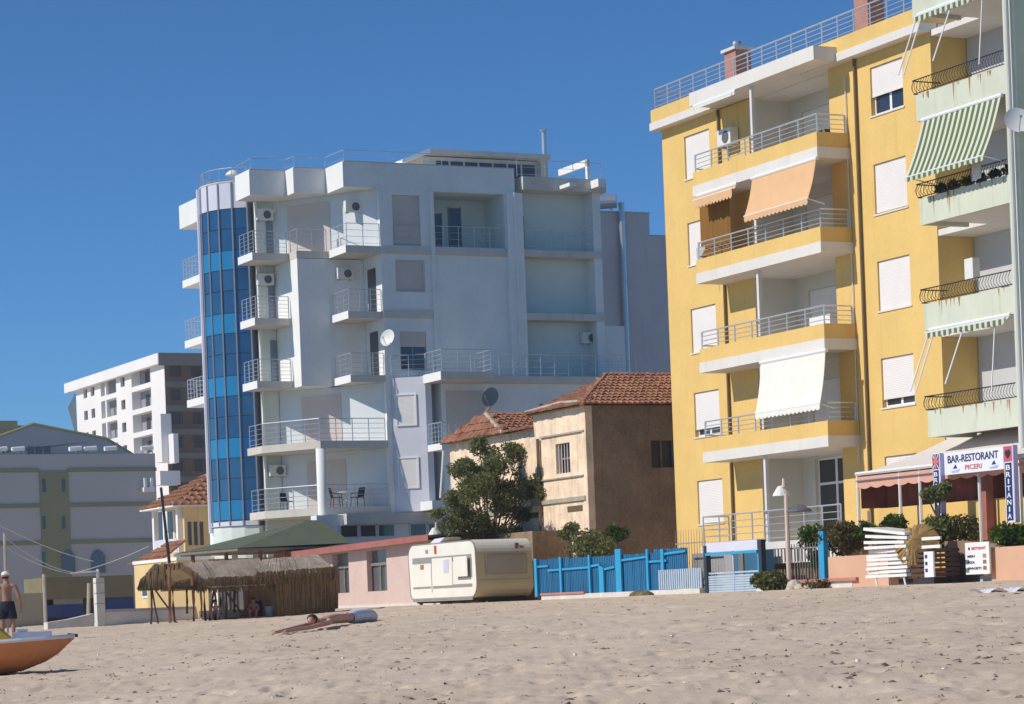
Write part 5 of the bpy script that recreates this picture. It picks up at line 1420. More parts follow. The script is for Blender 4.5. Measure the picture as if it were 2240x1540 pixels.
part('skirt', MB().box(CBf - .016, CBf - .002, ca0 + .1, ca1 - .2, cz0 - .06, cz0 + .07), M_trim, cv)
part('corner_trim', MB().tube([(CBf - .01, p[0], p[1]) for p in prof(0, .012)] + [(CBf - .01, *prof(0, .012)[0])], .02, 5), M_trim, cv)
part('tow_bar', MB().tube([(CBf + .5, ca1 + .1, cz0 + .02), (CBf + 1.0, ca1 + 1.2, cz0 + .02), (CBf + 1.5, ca1 + .1, cz0 + .02)], .04, 6), M_trim, cv)
part('wheel', MB().lathe((CBf + .1, (ca0 + ca1) / 2, cz0 - .02), [(.1, 0), (.32, .01), (.32, .18), (.1, .19)], 16, 'b'), M_dark, cv)
part('chassis', MB().box(CBf + .15, CBf + cw - .15, ca0 + .1, ca1 - .2, cz0 - .12, cz0 + .05), M_dark, cv)
for q in (ca0 + .25, ca1 - .4):
    for b_ in (CBf + .2, CBf + cw - .3): part('support_leg', MB().box(b_, b_ + .1, q, q + .1, cz0 - .5, cz0), M_trim, cv)
part('roof_hatch', MB().extrude([(CBf + .5, ca1 - 1.6, cz1 + .02), (CBf + 1.3, ca1 - 1.6, cz1 + .02), (CBf + 1.25, ca1 - 1.9, cz1 + .22), (CBf + .6, ca1 - 1.9, cz1 + .22)], (0, .9, -.02)), M_panelw, cv)

# ================================================================ blue fence, wall and gate
M_fdark = mat('deep_blue_paint', (.025, .16, .33), .5, .15, 1.2, streak=.2)
M_flight = mat('sky_blue_paint', (.035, .34, .60), .5, .1, 1.2)
FB = 40.0
fa1 = onB(1168, 1260, FB)[0]; fa0 = onB(1502, 1250, FB)[0]
zf0 = onB(1330, 1292, FB)[1]
fe = thing('picket_fence', 'long blue picket fence with lighter blue posts between caravan and yellow house', 'fence', (FB, (fa0 + fa1) / 2, zf0))
pk_me = MB().box(-.012, .012, -.043, .043, 0, 1).mesh('picket', (0, 0, 0), M_fdark)
a_ = fa0; r = random.Random(3)
while a_ < fa1:
    u = (a_ - fa0) / (fa1 - fa0); top = (onB(1490, 1206, FB)[1] * (1 - u) + onB(1178, 1224, FB)[1] * u) - zf0 + .05 + (.1 if u < .2 else 0)
    inst('picket', pk_me, fe, (FB + .03, a_, zf0 - .05), scale=(1, r.uniform(.85, 1.1), top * r.uniform(.985, 1.015)), rot=(0, 0, r.uniform(-.1, .1)))
    a_ += .118
for (x, yt, w_) in ((1171, 1222, .09), (1225, 1218, .07), (1288, 1214, .06), (1313, 1238, .1), (1318, 1240, .06), (1349, 1201, .11), (1355, 1201, .08), (1415, 1201, .06), (1448, 1201, .09)):
    q, z = onB(x, yt, FB - .06); part('post', MB().box(FB - .08, FB - .02, q - w_, q + w_, zf0 - .1, z), M_flight, fe)
for (x0, x1, y0, y1) in ((1174, 1199, 1240, 1238), (1199, 1288, 1248, 1241), (1290, 1312, 1239, 1235), (1318, 1345, 1246, 1240), (1357, 1415, 1226, 1218), (1420, 1458, 1229, 1226), (1452, 1500, 1212, 1205)):
    q0, z0 = onB(x0, y0, FB - .03); q1, z1 = onB(x1, y1, FB - .03)
    part('rail', MB().extrude([(FB - .05, q0, z0 - .035), (FB - .05, q1, z1 - .035), (FB - .05, q1, z1 + .035), (FB - .05, q0, z0 + .035)], (.028, 0, 0)), M_flight, fe)
fb = onB(1540, 1300, FB)[0]
bw_ = thing('garden_wall', 'low rough wall with a red coping under the blue fence', 'wall', (FB, (fb + fa1) / 2, 1.4))
part('wall', MB().box(FB - .15, FB + .12, fb, fa1 - .8, 1.2, zf0 - .06), M_lowwall, bw_)
cq = onB(1288, 1290, FB)[0]
part('coping', MB().box(FB - .2, FB + .14, cq, fa1 - .8, zf0 - .058, zf0 + .01), M_reddish, bw_)
# tall grey spiked railing and pale slats before the yellow house
sp = thing('spiked_railing', 'grey railing with tall thin spikes before the yellow house corner', 'railing', (FB + .4, (fb + fa0) / 2, zf0))
spk = MB().tube([(0, 0, 0), (0, 0, 1.55)], .016, 5, .006).mesh('spike', (0, 0, 0), M_trim)
q0 = onB(1545, 1250, FB + .4)[0]; q1 = onB(1480, 1250, FB + .4)[0]
for k in range(12): inst('spike', spk, sp, (FB + .4, q0 + (q1 - q0) * k / 11, zf0 + .25))
for dz in (.5, 1.35): part('rail', MB().box(FB + .38, FB + .42, q0, q1, zf0 + dz, zf0 + dz + .04), M_trim, sp)
M_slat = mat('pale_blue_slat', (.42, .52, .62), .6, .1, 2)
ps = thing('slat_fence', 'low pale blue slat fence on the garden wall', 'fence', (FB - .02, (fb + fa0) / 2, zf0))
sl = MB().box(-.015, .015, -.045, .045, 0, .62).mesh('slat', (0, 0, 0), M_slat)
q0 = onB(1541, 1270, FB)[0]; q1 = onB(1447, 1270, FB)[0]
k = 0; a_ = q0
while a_ < q1: inst('slat', sl, ps, (FB - .12, a_, zf0 - .05)); a_ += .135
part('rail', MB().box(FB - .1, FB - .07, q0, q1, zf0 + .1, zf0 + .16).box(FB - .1, FB - .07, q0, q1, zf0 + .42, zf0 + .48), M_slat, ps, kind='stuff')
part('grey_panel', MB().box(FB + 1.0, FB + 1.1, q0, q0 + 2.4, 1.6, zf0 + 1.05), mat('grey_panel2', (.36, .35, .34), .9, .1, 1), ps)
# gate
gt = thing('garden_gate', 'pale blue garden gate with dark posts and a white board across the top', 'gate', (FB, onB(1600, 1290, FB)[0], 1.5))
ga1 = onB(1549, 1250, FB)[0]; ga0 = onB(1662, 1250, FB)[0]
for x in (1546, 1666):
    q, zt_ = onB(x, 1194 if x < 1600 else 1180, FB); part('post', MB().box(FB - .08, FB + .08, q - .08, q + .08, 1.3, zt_), mat('dark_blue_post', (.03, .045, .07), .6, .1, 2), gt)
part('top_board', MB().box(FB - .06, FB, ga0, ga1, onB(1605, 1205, FB)[1], onB(1605, 1184, FB)[1]), M_panelw, gt)
part('beam', MB().box(FB - .09, FB + .02, ga0, ga1, onB(1605, 1212, FB)[1], onB(1605, 1206, FB)[1] - .005), M_flight, gt)
gzt = onB(1605, 1250, FB)[1]
part('leaf', MB().box(FB - .02, FB + .01, ga0 + .02, ga1 - .02, gzt - .05, gzt), M_slat, gt)
for k in range(12):
    z = gzt - .1 - k * .075
    if z > 1.5: part('slat', MB().box(FB - .03, FB + .012, ga0 + .02, ga1 - .02, z - .06, z), M_slat, gt)
for u in (.0, .48, .99):
    q = ga0 + (ga1 - ga0) * u; part('stile', MB().box(FB - .04, FB + .014, q - .02, q + .05, 1.5, onB(1605, 1212, FB)[1]), M_slat if u else M_flight, gt)
hb_ = thing('changing_hut', 'blue hut with white door frames seen through the gate', 'hut', (43.0, onB(1600, 1260, 43.0)[0], 1.6))
q0, q1 = onB(1662, 1240, 43.0)[0], onB(1552, 1240, 43.0)[0]
part('wall', MB().box(43.0, 43.55, q0, q1, 1.6, onB(1605, 1206, 43)[1]), mat('teal_blue', (.05, .16, .27), .7, .1, 1), hb_)
for x in (1566, 1589): 
    q, z = onB(x, 1240, 42.97); part('door_frame', MB().box(42.95, 42.998, q - .09, q + .09, 1.7, onB(x, 1215, 43)[1]), M_gwhite, hb_)
q, z = onB(1622, 1240, 42.97); part('post', MB().box(42.95, 42.998, q - .14, q + .14, 1.7, onB(1622, 1208, 43)[1]), M_conc, hb_)
# garden wall with red coping right of the gate, iron fence, blue corner post
wq1 = onB(1662, 1290, FB)[0]; wq0 = onB(1872, 1275, FB)[0]
w2_ = thing('garden_wall', 'low wall with red coping below the yellow house terrace', 'wall', (FB, (wq0 + wq1) / 2, 1.4))
wz = onB(1760, 1275, FB)[1]
part('wall', MB().box(FB - .12, FB + .12, wq0, wq1, 1.2, wz), M_lowwall, w2_)
part('coping', MB().box(FB - .2, FB + .18, wq0 - .3, wq1 - .3, wz + .002, wz + .09), M_reddish, w2_)
ir = thing('iron_railing', 'thin iron railing on the red coping before the yellow house', 'railing', (FB, (wq0 + wq1) / 2, wz))
br = MB().tube([(0, 0, 0), (0, 0, 1.05)], .014, 5).mesh('baluster', (0, 0, 0), mat('grey_iron', (.22, .22, .22), .6, .1, 3))
q0 = onB(1798, 1250, FB)[0]; q1 = onB(1728, 1250, FB)[0]; a_ = q0
while a_ < q1: inst('baluster', br, ir, (FB, a_, wz + .08)); a_ += .14
part('rail', MB().box(FB - .015, FB + .015, q0, q1, wz + .98, wz + 1.02), mat('grey_iron', (.22, .22, .22)), ir)
q, z = onB(1801, 1162, FB)
solo('blue_post', MB().box(FB - .1, FB + .06, q - .13, q + .13, wz + .09, z), M_flight, 'tall square blue post at the end of the iron railing', 'post')
# street lamps with mushroom shades
def lamp(x, ytop, ybase, B, label, h2=False):
    q, z = onB(x, ytop, B); zb = onB(x, ybase, B)[1]
    t = thing('lamp_post', label, 'lamp post', (B, q, zb), 'pale lamp posts')
    part('pole', MB().tube([(B, q, zb - .1), (B, q, z - .45)], .075, 8, .06), mat('pale_pink_pole', (.66, .52, .44), .6, .06, 2), t)
    part('shade', MB().lathe((B, q + .25, z - .5), [(.02, .3), (.1, .28), (.23, .08), (.26, 0), (.23, .02)], 14), M_ac, t)
    part('bulb_top', MB().tube([(B, q + .1, z - .25), (B, q + .1, z)], .06, 8, .04), mat('pale_pink_pole', (.66, .52, .44)), t)
    if h2: part('lower_shade', MB().lathe((B + .35, q - .1, z - .98), [(.03, .22), (.12, .2), (.36, .06), (.4, 0), (.34, .02)], 14), mat('dark_shade', (.12, .12, .13), .6, .1, 3), t)
    return t
lamp(1718, 1046, 1272, FB - .12, 'pale lamp post with two mushroom shades before the yellow house', True)
lamp(956, 1142, 1230, 41.6, 'white mushroom lamp above the red roof edge behind the caravan')
# ================================================================ bar restaurant
def text_mesh(txt, h, w, M, name):
    """lettering as a flat mesh, scaled to height h and width w, origin at lower left; x to the right, y up"""
    cu = bpy.data.curves.new('lettering', 'FONT'); cu.body = txt; cu.size = 1.0; cu.extrude = .01; cu.offset = .012
    o = bpy.data.objects.new('lettering', cu); COL.objects.link(o)
    dg = bpy.context.evaluated_depsgraph_get(); me = bpy.data.meshes.new_from_object(o.evaluated_get(dg))
    bpy.data.objects.remove(o); bpy.data.curves.remove(cu)
    co = np.array([v.co[:] for v in me.vertices]); mn, mx_ = co.min(0), co.max(0)
    for v in me.vertices:
        v.co.x = (v.co.x - mn[0]) / (mx_[0] - mn[0]) * w; v.co.y = (v.co.y - mn[1]) / (mx_[1] - mn[1]) * h; v.co.z = v.co.z * .6
    me.materials.clear(); me.materials.append(M); me.name = name
    return me
# lettering on a board facing the sea: text x runs towards smaller a (to the right in the picture), y up, z out to the sea
FACE = Matrix(((0, 0, -1), (-1, 0, 0), (0, 1, 0))).to_euler()
def letter(parent, txt, b, a, z, h, w, M, name='lettering'):
    return inst(name, text_mesh(txt, h, w, M, name), parent, (b, a, z), rot=FACE)
RB2 = 41.2
M_cream = mat_cloth('cream_canopy', (.84, .78, .74))
M_salmon = mat_cloth('salmon_valance', (.82, .46, .37))
M_redcurt = mat('dark_red_curtain', (.17, .06, .05), .9, .3, 2)
ra1, rz1 = onB(1873, 1038, RB2); ra0, rz0 = onB(2300, 985, RB2)
ra1b, rzb = onB(2060, 955, 44.9)
rzb = max(rzb, rz1 + 1.2)
bar = thing('bar_restaurant', 'beach bar restaurant with cream canopy and salmon scalloped valance below the green house', 'restaurant', (RB2 + 1.5, (ra0 + ra1) / 2, 1.75))
zf = (rz1 + onB(2040, 1018, RB2)[1]) / 2
cz_ = MB(); n = 14
for k in range(n):
    u0, u1 = ra1 + (ra0 - ra1) * k / n, ra1 + (ra0 - ra1) * (k + 1) / n
    for j in range(6):
        s0, s1 = j / 6, (j + 1) / 6
        f_ = lambda s, u: (RB2 + (42.55 - RB2 + 2.3 * 1) * s, u, zf + (rzb - zf) * s - .10 * math.sin(math.pi * s) - .03 * abs(math.sin(u * 1.2)))
        cz_.face(f_(s0, u1), f_(s0, u0), f_(s1, u0), f_(s1, u1))
part('canopy', cz_, M_cream, bar, smooth=True)
v = MB(); m = 120
for j in range(m):
    u0, u1 = j / m, (j + 1) / m; q0, q1 = ra1 + (ra0 - ra1) * u0, ra1 + (ra0 - ra1) * u1
    e = lambda q: .30 + .06 * abs(math.sin(q * 5.2))
    v.face((RB2 + .02, q1, zf - .08), (RB2 + .02, q0, zf - .08), (RB2 + .03, q0, zf - .08 - e(q0)), (RB2 + .03, q1, zf - .08 - e(q1)))
part('valance', v, M_salmon, bar)
part('gutter', MB().tube([(RB2, ra1, zf), (RB2, ra0, zf)], .06, 6), M_ac, bar)
part('rail_bar', MB().tube([(RB2 - .02, ra1, zf - .2), (RB2 - .02, ra0, zf - .2)], .02, 5), M_steel, bar)
zg = 1.72
for x in (1874, 1966, 2010, 2140, 2230):
    q, _ = onB(x, 1100, RB2); part('post', MB().tube([(RB2 + .06, q, zg), (RB2 + .06, q, zf - .02)], .045, 6), M_ac, bar)
# side gable post and interior
zc0 = onB(1960, 1108, RB2 + .6)[1]; zw = onB(1960, 1150, RB2 + .6)[1]
part('low_wall', MB().box(RB2 + .6, RB2 + .75, ra0, ra1 - .15, 1.6, zc0 - .02), M_yellow, bar)
cu = MB(); k = 0; q = ra0
while q < ra1 - .2:
    if True:
        cu.face((RB2 + .95 + .05 * math.sin(k * 1.3), q + .12, zc0 - .3), (RB2 + .95 + .05 * math.sin((k - 1) * 1.3), q, zc0 - .3), (RB2 + .95 + .05 * math.sin((k - 1) * 1.3), q, zf), (RB2 + .95 + .05 * math.sin(k * 1.3), q + .12, zf))
    q += .12; k += 1
part('curtain', cu, M_redcurt, bar)
part('end_curtain', MB().face((RB2 + .1, ra1 - .05, zc0), (RB2 + 2.6, ra1 - .05, zc0), (RB2 + 2.6, ra1 - .05, zf + .6), (RB2 + .1, ra1 - .05, zf)), M_redcurt, bar)
M_redpost = mat('brick_red_pillar', (.38, .15, .12), .9, .15, 2)
q, _ = onB(2158, 1100, RB2 + .4); part('pillar', MB().box(RB2 + .3, RB2 + .55, q - .12, q + .12, 1.6, zf - .1), M_redpost, bar)
for x in (1901, 2011):
    q, _ = onB(x, 1130, RB2 + .56); part('dark_slot', MB().box(RB2 + .57, RB2 + .598, q - .1, q + .1, 1.8, zc0 - .05), M_dim, bar)
# signs
M_sign = mat('white_sign', (.78, .78, .84), .5, .03, 2)
M_ink = mat('navy_ink', (.03, .05, .14), .6, .05, 3)
M_inkred = mat('faded_red_ink', (.62, .16, .18), .6, .1, 3)
M_inkblue = mat('pale_blue_ink', (.38, .48, .72), .6, .1, 3)
SBb = 40.9
sa1, sz1 = onB(2064, 988, SBb); sa0, _ = onB(2194, 976, SBb)
szt = onB(2130, 984, SBb)[1]; szb = onB(2130, 1033, SBb)[1]
sg = thing('signboard', 'white signboard reading BAR-RESTORANT with small sailing ships', 'sign', (SBb, (sa0 + sa1) / 2, szb))
part('board', MB().box(SBb, SBb + .08, sa0, sa1, szb, szt), M_sign, sg)
L = sa1 - sa0; H = szt - szb
letter(sg, 'BAR-RESTORANT', SBb - .006, sa1 - L * .07, szb + H * .52, H * .34, L * .85, M_ink)
letter(sg, 'PICERI', SBb - .006, sa1 - L * .36, szb + H * .15, H * .22, L * .28, M_inkred)
for u in (.19, .84):
    a_ = sa1 - L * u
    part('ship_emblem', MB().face((SBb - .005, a_ + .2, szb + H * .14), (SBb - .005, a_ + .14, szb + H * .08), (SBb - .005, a_ - .14, szb + H * .08), (SBb - .005, a_ - .22, szb + H * .22)), M_inkblue, sg)
    part('ship_sail', MB().face((SBb - .005, a_ + .1, szb + H * .25), (SBb - .005, a_ - .1, szb + H * .25), (SBb - .005, a_ - .02, szb + H * .45)), M_ink, sg)
M_signblue = mat('deep_blue_sign', (.015, .04, .17), .5, .05, 2)
M_lilac = mat('lilac_edge', (.55, .50, .72), .5, .05, 2)
def banner(x, yt, yb, word, label, flag, w):
    q, zt = onB(x, yt, SBb - .05); zb = onB(x, yb, SBb - .05)[1]
    t = thing('vertical_sign', label, 'sign', (SBb - .05, q, zb), 'upright signs of the bar')
    B_ = SBb - .12
    part('panel', MB().box(B_, B_ + .14, q - w, q + w, zb, zt), M_sign, t)
    part('side_face', MB().box(B_ - .001, B_ + .141, q - w - .05, q - w - .002, zb + .01, zt - .01), M_lilac, t)
    fh = .42
    part('blue_field', MB().box(B_ - .006, B_ - .002, q - w * .8, q + w * .8, zb + .06, zt - fh - .03), M_signblue, t)
    if flag == 'red':
        part('flag', MB().box(B_ - .006, B_ - .002, q - w * .95, q + w * .95, zt - fh, zt - .02), mat('flag_red', (.55, .10, .14), .5, .08, 3), t)
        c = (zt - fh / 2 - .01); e = MB()
        for s in (-1, 1):
            e.extrude([(B_ - .010, q, c + .08), (B_ - .010, q + s * .05, c + .12), (B_ - .010, q + s * .13, c + .03), (B_ - .010, q + s * .08, c - .06), (B_ - .010, q, c - .13)][::s], (.002, 0, 0))
        part('eagle_emblem', e, M_black, t)
    else:
        part('flag', MB().box(B_ - .006, B_ - .002, q - w * .95, q + w * .95, zt - fh, zt - .02), M_ink, t)
        for s in (-1, 1):
            part('flag_cross', MB().extrude([(B_ - .010, q - s * w * .95, zt - fh + .01), (B_ - .010, q - s * w * .75, zt - fh + .01), (B_ - .010, q + s * w * .95, zt - .03), (B_ - .010, q + s * w * .75, zt - .03)], (.002 + .001 * s, 0, 0)), M_sign, t)
        part('flag_cross', MB().box(B_ - .014, B_ - .011, q - w * .95, q + w * .95, zt - fh / 2 - .06, zt - fh / 2 + .04), M_inkred, t)
        part('flag_cross', MB().box(B_ - .018, B_ - .015, q - .045, q + .045, zt - fh + .005, zt - .025), M_inkred, t)
    m = len(word); zz = zt - fh - .06; st = (zz - zb - .08) / m
    for k, ch in enumerate(word):
        letter(t, ch, B_ - .012, q + w * (.5 if ch != 'I' else .14), zz - st * (k + .86), st * .72, w * (1.0 if ch != 'I' else .28), M_gwhite)
    return t
banner(2209, 974, 1144, 'BRITANIA', 'upright blue sign lettered BRITANIA under a red flag with black eagle', 'red', .17)
banner(2051, 992, 1140, 'BRITANIA', 'upright blue sign half hidden by a climbing plant at the left of the signboard', 'blue', .15)
# planters
M_planter = mat('salmon_planter', (.66, .40, .27), .9, .07, 1, .1, 30)
PBb = 39.9
q1, zt = onB(1811, 1219, PBb); q0, zt0 = onB(1914, 1212, PBb)
pl1 = thing('planter_wall', 'salmon planter wall between the iron railing and the stacked loungers', 'planter', (PBb + .4, (q0 + q1) / 2, 1.6))
part('wall', MB().box(PBb, PBb + 1.3, q0 - .6, q1, 1.3, (zt + zt0) / 2), M_planter, pl1)
q1, zt = onB(2046, 1203, PBb); q0, zt0 = onB(2300, 1190, PBb)
zp_ = onB(2180, 1197, PBb)[1]
pl2 = thing('planter_wall', 'long salmon planter wall under the bar sign at the right edge', 'planter', (PBb + .4, (q0 + q1) / 2, 1.6))
qa = onB(2168, 1220, PBb)[0]
part('wall', MB().box(PBb, PBb + 1.0, q0, qa, 1.3, zp_), M_planter, pl2)
part('entrance_wall', MB().box(PBb + .3, PBb + 2.0, q1 - .15, q1, 1.3, zp_ + .25), mat('shaded_entrance_wall', (.30, .21, .16), .9, .1, 1), pl2)  # the stair side's shade is painted into this brown
part('sloped_wall', MB().extrude([(PBb + .6, qa + .01, 1.5), (PBb + .6, q1 - .16, 1.5), (PBb + .6, q1 - .16, zp_ + .25), (PBb + .6, qa + .01, zp_ + .05)], (.15, 0, 0)), mat('shaded_entrance_wall', (.30, .21, .16)), pl2)
part('coping', MB().box(PBb - .12, PBb + .29, qa - .2, q1, 1.62, 1.74), M_reddish, pl2)
for k in range(2):
    part('step', MB().box(PBb + .3 - .1 * 0, PBb + .58, qa + .1, qa + .9 - .35 * k, 1.745 + .18 * k, 1.92 + .18 * k), M_conc if False else mat('white_step', (.58, .57, .54), .9, .06, 1), pl2)
# menu board
mb1, _ = onB(2114, 1220, PBb - .15); mb0, _ = onB(2166, 1220, PBb - .15); mzt = onB(2140, 1186, PBb - .15)[1]; mzb = onB(2140, 1256, PBb - .15)[1]
mn = thing('menu_board', 'white menu board with red heading and small pictures at the bar entrance', 'menu board', (PBb - .15, (mb0 + mb1) / 2, mzb))
part('board', MB().box(PBb - .18, PBb - .13, mb0, mb1, mzb, mzt), M_gwhite, mn)
L = mb1 - mb0; H = mzt - mzb; B_ = PBb - .186
letter(mn, 'RESTORANT', B_, mb1 - L * .28, mzb + H * .77, H * .09, L * .6, M_inkred)
part('round_mark', MB().lathe((B_ - .002, mb1 - L * .17, mzb + H * .81), [(.001, 0), (H * .05, .001), (H * .05, .004)], 12, 'b'), M_ink, mn)
for k, wd in enumerate(('MISH', 'PIZA', 'SPAGETI')):
    z = mzb + H * (.53 - .19 * k); letter(mn, wd, B_, mb1 - L * .1, z, H * .075, L * (.3 if k < 2 else .56), M_ink)
    part('picture', MB().box(B_ - .002, B_ + .002, mb1 - L * .88, mb1 - L * .74, z - H * .02, z + H * .1), mat('menu_photo_%d' % k, ((.45, .25, .15), (.25, .2, .15), (.40, .12, .10))[k], .5, .4, 25), mn)
# plants in the planters and garden
bush_at('bushy brown green shrub filling the left planter', 1855, 1212, PBb + .7, .85, .48, M_leaf3, 51, 3000, .06, 'shrub', 'shrub')
bush_at('green shrub at the left end of the left planter', 1893, 1200, PBb + .8, .55, .4, M_leaf2, 52, 1500, .06, 'shrub', 'shrub')
bush_at('clipped round green bush before the yellow bar wall', 1959, 1170, PBb + .9, .42, .3, M_leaf2, 53, 1800, .05, 'shrub', 'shrub')
bush_at('wide dark shrub behind the brown lounger stack', 2062, 1195, PBb + .9, .9, .42, M_leaf, 54, 2600, .06, 'shrub', 'shrub')
bush_at('leafy climbing plant covering the left upright sign', 2052, 1132, PBb + .6, .42, .62, M_leaf, 55, 1800, .06, 'shrub', 'shrub')
bush_at('green shrub in the right planter below the BRITANIA sign', 2215, 1204, PBb + .5, .8, .3, M_leaf2, 56, 2200, .06, 'shrub', 'shrub')
bush_at('pale leafy vine on the iron railing below the terrace', 1772, 1205, FB + .3, .55, .42, M_leaf2, 57, 900, .06, 'shrub', 'shrub')
bush_at('vine hanging down beside the blue post', 1788, 1262, FB + .25, .3, .55, M_leaf2, 58, 700, .06, 'shrub', 'shrub')
bush_at('dark round bush on the sand before the garden gate', 1691, 1303, FB - .8, .52, .4, M_leaf, 59, 2600, .06, 'bush', 'bush')
bush_at('low grassy tuft by the coping stones', 1790, 1292, FB - .4, .5, .1, M_leaf3, 60, 500, .05, 'tuft', 'plant')
r = random.Random(9)
M_rock = mat('pale_rock', (.55, .48, .40), .95, .15, 4, .4, 20)
for k, (x, y) in enumerate(((1738, 1290), (1750, 1295), (1765, 1292), (1728, 1297))):
    b_, a_, z_ = ground(x, y + 3); b_ = FB - .5 - .1 * k; a_ = onB(x, y, b_)[0]; z_ = gz(b_, a_)
    mb = MB(); s = (.26, .16, .14, .12)[k]
    ring = []
    mb.lathe((b_, a_, z_ - .05), [(s * r.uniform(.8, 1), 0), (s * r.uniform(.9, 1.1), s * .5), (s * .6, s * 1.1), (s * .15, s * 1.3)], 8)
    mb.v = [(v_[0] + r.uniform(-.03, .03), v_[1] + r.uniform(-.03, .03), v_[2] + r.uniform(-.02, .02)) for v_ in mb.v]
    solo('rock', mb, M_rock, ['largest pale rock below the red coping', 'pale rock right of the largest rock', 'flat pale rock at the right of the row', 'small pale rock by the round bush'][k], 'rock')
mb = MB(); b_, a_ = FB - 1.2, onB(1412, 1312, FB - 1.2)[0]; z_ = gz(b_, a_)
for k in range(10):
    a2 = a_ + r.uniform(-.5, .5); s = r.uniform(.12, .28)
    mb.lathe((b_ + r.uniform(-.2, .2), a2, z_ - .04), [(s, 0), (s * .8, s * .5), (s * .2, s * .8)], 7)
solo('rubble_heap', mb, mat('dark_rubble', (.16, .13, .06), .95, .4, 4), 'small dark heap of rubbish on the sand by the garden wall', 'heap')
# stacked loungers
M_lw = mat('white_plastic', (.80, .79, .77), .4, .05, 2, spec=.4)
M_lb = mat('brown_plastic', (.10, .055, .035), .5, .2, 2)
def lounger(org, M, label, group, first=None, rz=0, tilt=0):
    if first is None:
        t = thing('sun_lounger', label, 'sun lounger', org, group, rz)
        o = org; w, Ln = .78, 1.85
        part('frame', MB().box(o[0], o[0] + .05, o[1], o[1] + Ln, o[2], o[2] + .08).box(o[0] + w - .05, o[0] + w, o[1], o[1] + Ln, o[2], o[2] + .08).box(o[0] + .051, o[0] + w - .051, o[1], o[1] + .05, o[2], o[2] + .08).box(o[0] + .051, o[0] + w - .051, o[1] + Ln - .05, o[1] + Ln, o[2], o[2] + .08), M, t, kind='stuff')
        s = MB().box(.055, w - .055, 0, .085, .03, .078).mesh('slat', (0, 0, 0), M)
        for k in range(18): inst('slat', s, t, (o[0], o[1] + .07 + k * .098, o[2]))
        lg = MB().box(0, .05, 0, .05, -.0, .02).mesh('leg', (0, 0, 0), M)
        for (x, y) in ((.06, .3), (w - .11, .3), (.06, 1.4), (w - .11, 1.4)): inst('leg', lg, t, (o[0] + x, o[1] + y, o[2] - .02))
        return t
    c = dup(first, org, label, rz); c.rotation_euler = (tilt, 0, PH + rz)
    return c
lba, lbz = onB(1985, 1292, 38.9); lb_b = 38.9
base = gz(lb_b, lba) + .22
pos = ['lowest', 'second lowest', 'third from below', 'fourth from below', 'fifth from below', 'sixth from below', 'seventh from below', 'eighth from below', 'ninth from below', 'tenth from below', 'topmost, tilted']
l0 = None; r = random.Random(5)
for k in range(11):
    q = (lb_b + r.uniform(-.04, .04), lba + r.uniform(-.06, .06), base + k * .108)
    lab = 'white sun lounger, %s in the white stack by the planter' % pos[k]
    l1 = lounger(q, M_lw, lab, 'stacked white sun loungers', l0, r.uniform(-.03, .03), (.11 if k == 10 else .06 if k == 9 else .03 if k == 8 else r.uniform(-.008, .008)))
    l0 = l0 or l1
t = thing('trestle', 'low white trestle carrying the stack of white loungers', 'trestle', (lb_b, lba, base - .22))
for (x, y) in ((.05, .2), (.5, .2), (.05, 1.5), (.5, 1.5)):
    part('leg', MB().tube([(lb_b + x, lba + y - .08, base - .3), (lb_b + x, lba + y, base - .025)], .03, 6), M_lw, t)
b2 = 39.05; a2 = onB(2046, 1290, b2)[0]; l0 = None
for k in range(6):
    q = (b2 + r.uniform(-.03, .03), a2 + r.uniform(-.05, .05), gz(b2, a2) + .2 + k * .125)
    l1 = lounger(q, M_lb, 'brown sun lounger, %s in the brown stack' % (pos[:5] + ['topmost'])[k], 'stacked brown sun loungers', l0, r.uniform(-.03, .03)); l0 = l0 or l1
solo('dark_crate', MB().box(b2 + .05, b2 + .6, a2 + .1, a2 + 1.7, gz(b2, a2) - .1, gz(b2, a2) + .17), mat('dark_tarpaulin', (.04, .035, .04), .8, .2, 3), 'dark low crate under the brown loungers', 'crate')
# straw parasol tops lying on the stacks
M_straw = mat_reed('yellow_straw', (.36, .23, .09), (.22, .13, .05))
def straw_top(c, rad, tilt, label, M, seed, n=260):
    t = thing('straw_parasol_top', label, 'parasol top', c, 'straw parasol tops')
    d = Vector(tilt).normalized(); u = d.orthogonal().normalized(); w = d.cross(u); C = Vector(c); r = random.Random(seed)
    cone = MB(); N = 18
    for k in range(N):
        t0, t1 = 2 * math.pi * k / N, 2 * math.pi * (k + 1) / N
        p = C + (u * math.cos(t0) + w * math.sin(t0)) * rad * .93; q = C + (u * math.cos(t1) + w * math.sin(t1)) * rad * .93
        cone.face(tuple(C + d * rad * .55), tuple(p), tuple(q)); cone.face(tuple(C + d * .05), tuple(q), tuple(p))
    part('cone', cone, M, t)
    st = MB()
    for k in range(n):
        th = r.uniform(0, 6.283); s0 = r.uniform(.0, .8); e = u * math.cos(th) + w * math.sin(th); f = u * math.cos(th + .06) + w * math.sin(th + .06)
        p0 = C + d * (rad * .57 * (1 - s0) + .02) + e * rad * s0; p1 = C + e * rad * r.uniform(.95, 1.04) + d * r.uniform(-.04, .05)
        st.face(tuple(p0), tuple(p1), tuple(p1 + (f - e) * rad * .6), tuple(p0 + (f - e) * .3))
    part('straw', st, M, t, kind='stuff')
    return t
a_, z_ = onB(2003, 1192, 39.2); straw_top((39.25, a_, z_), .6, (-.75, -.5, .45), 'shaggy yellow straw parasol top leaning on the brown stack', M_straw, 4, 420)
a_, z_ = onB(1936, 1181, 39.3); straw_top((39.3, a_, z_), .36, (-.5, -.55, .7), 'small pinkish straw parasol top resting above the white stack', mat_reed('pink_straw', (.55, .36, .24), (.42, .27, .17)), 6, 160)
a_, z_ = onB(1960, 1206, 39.2)
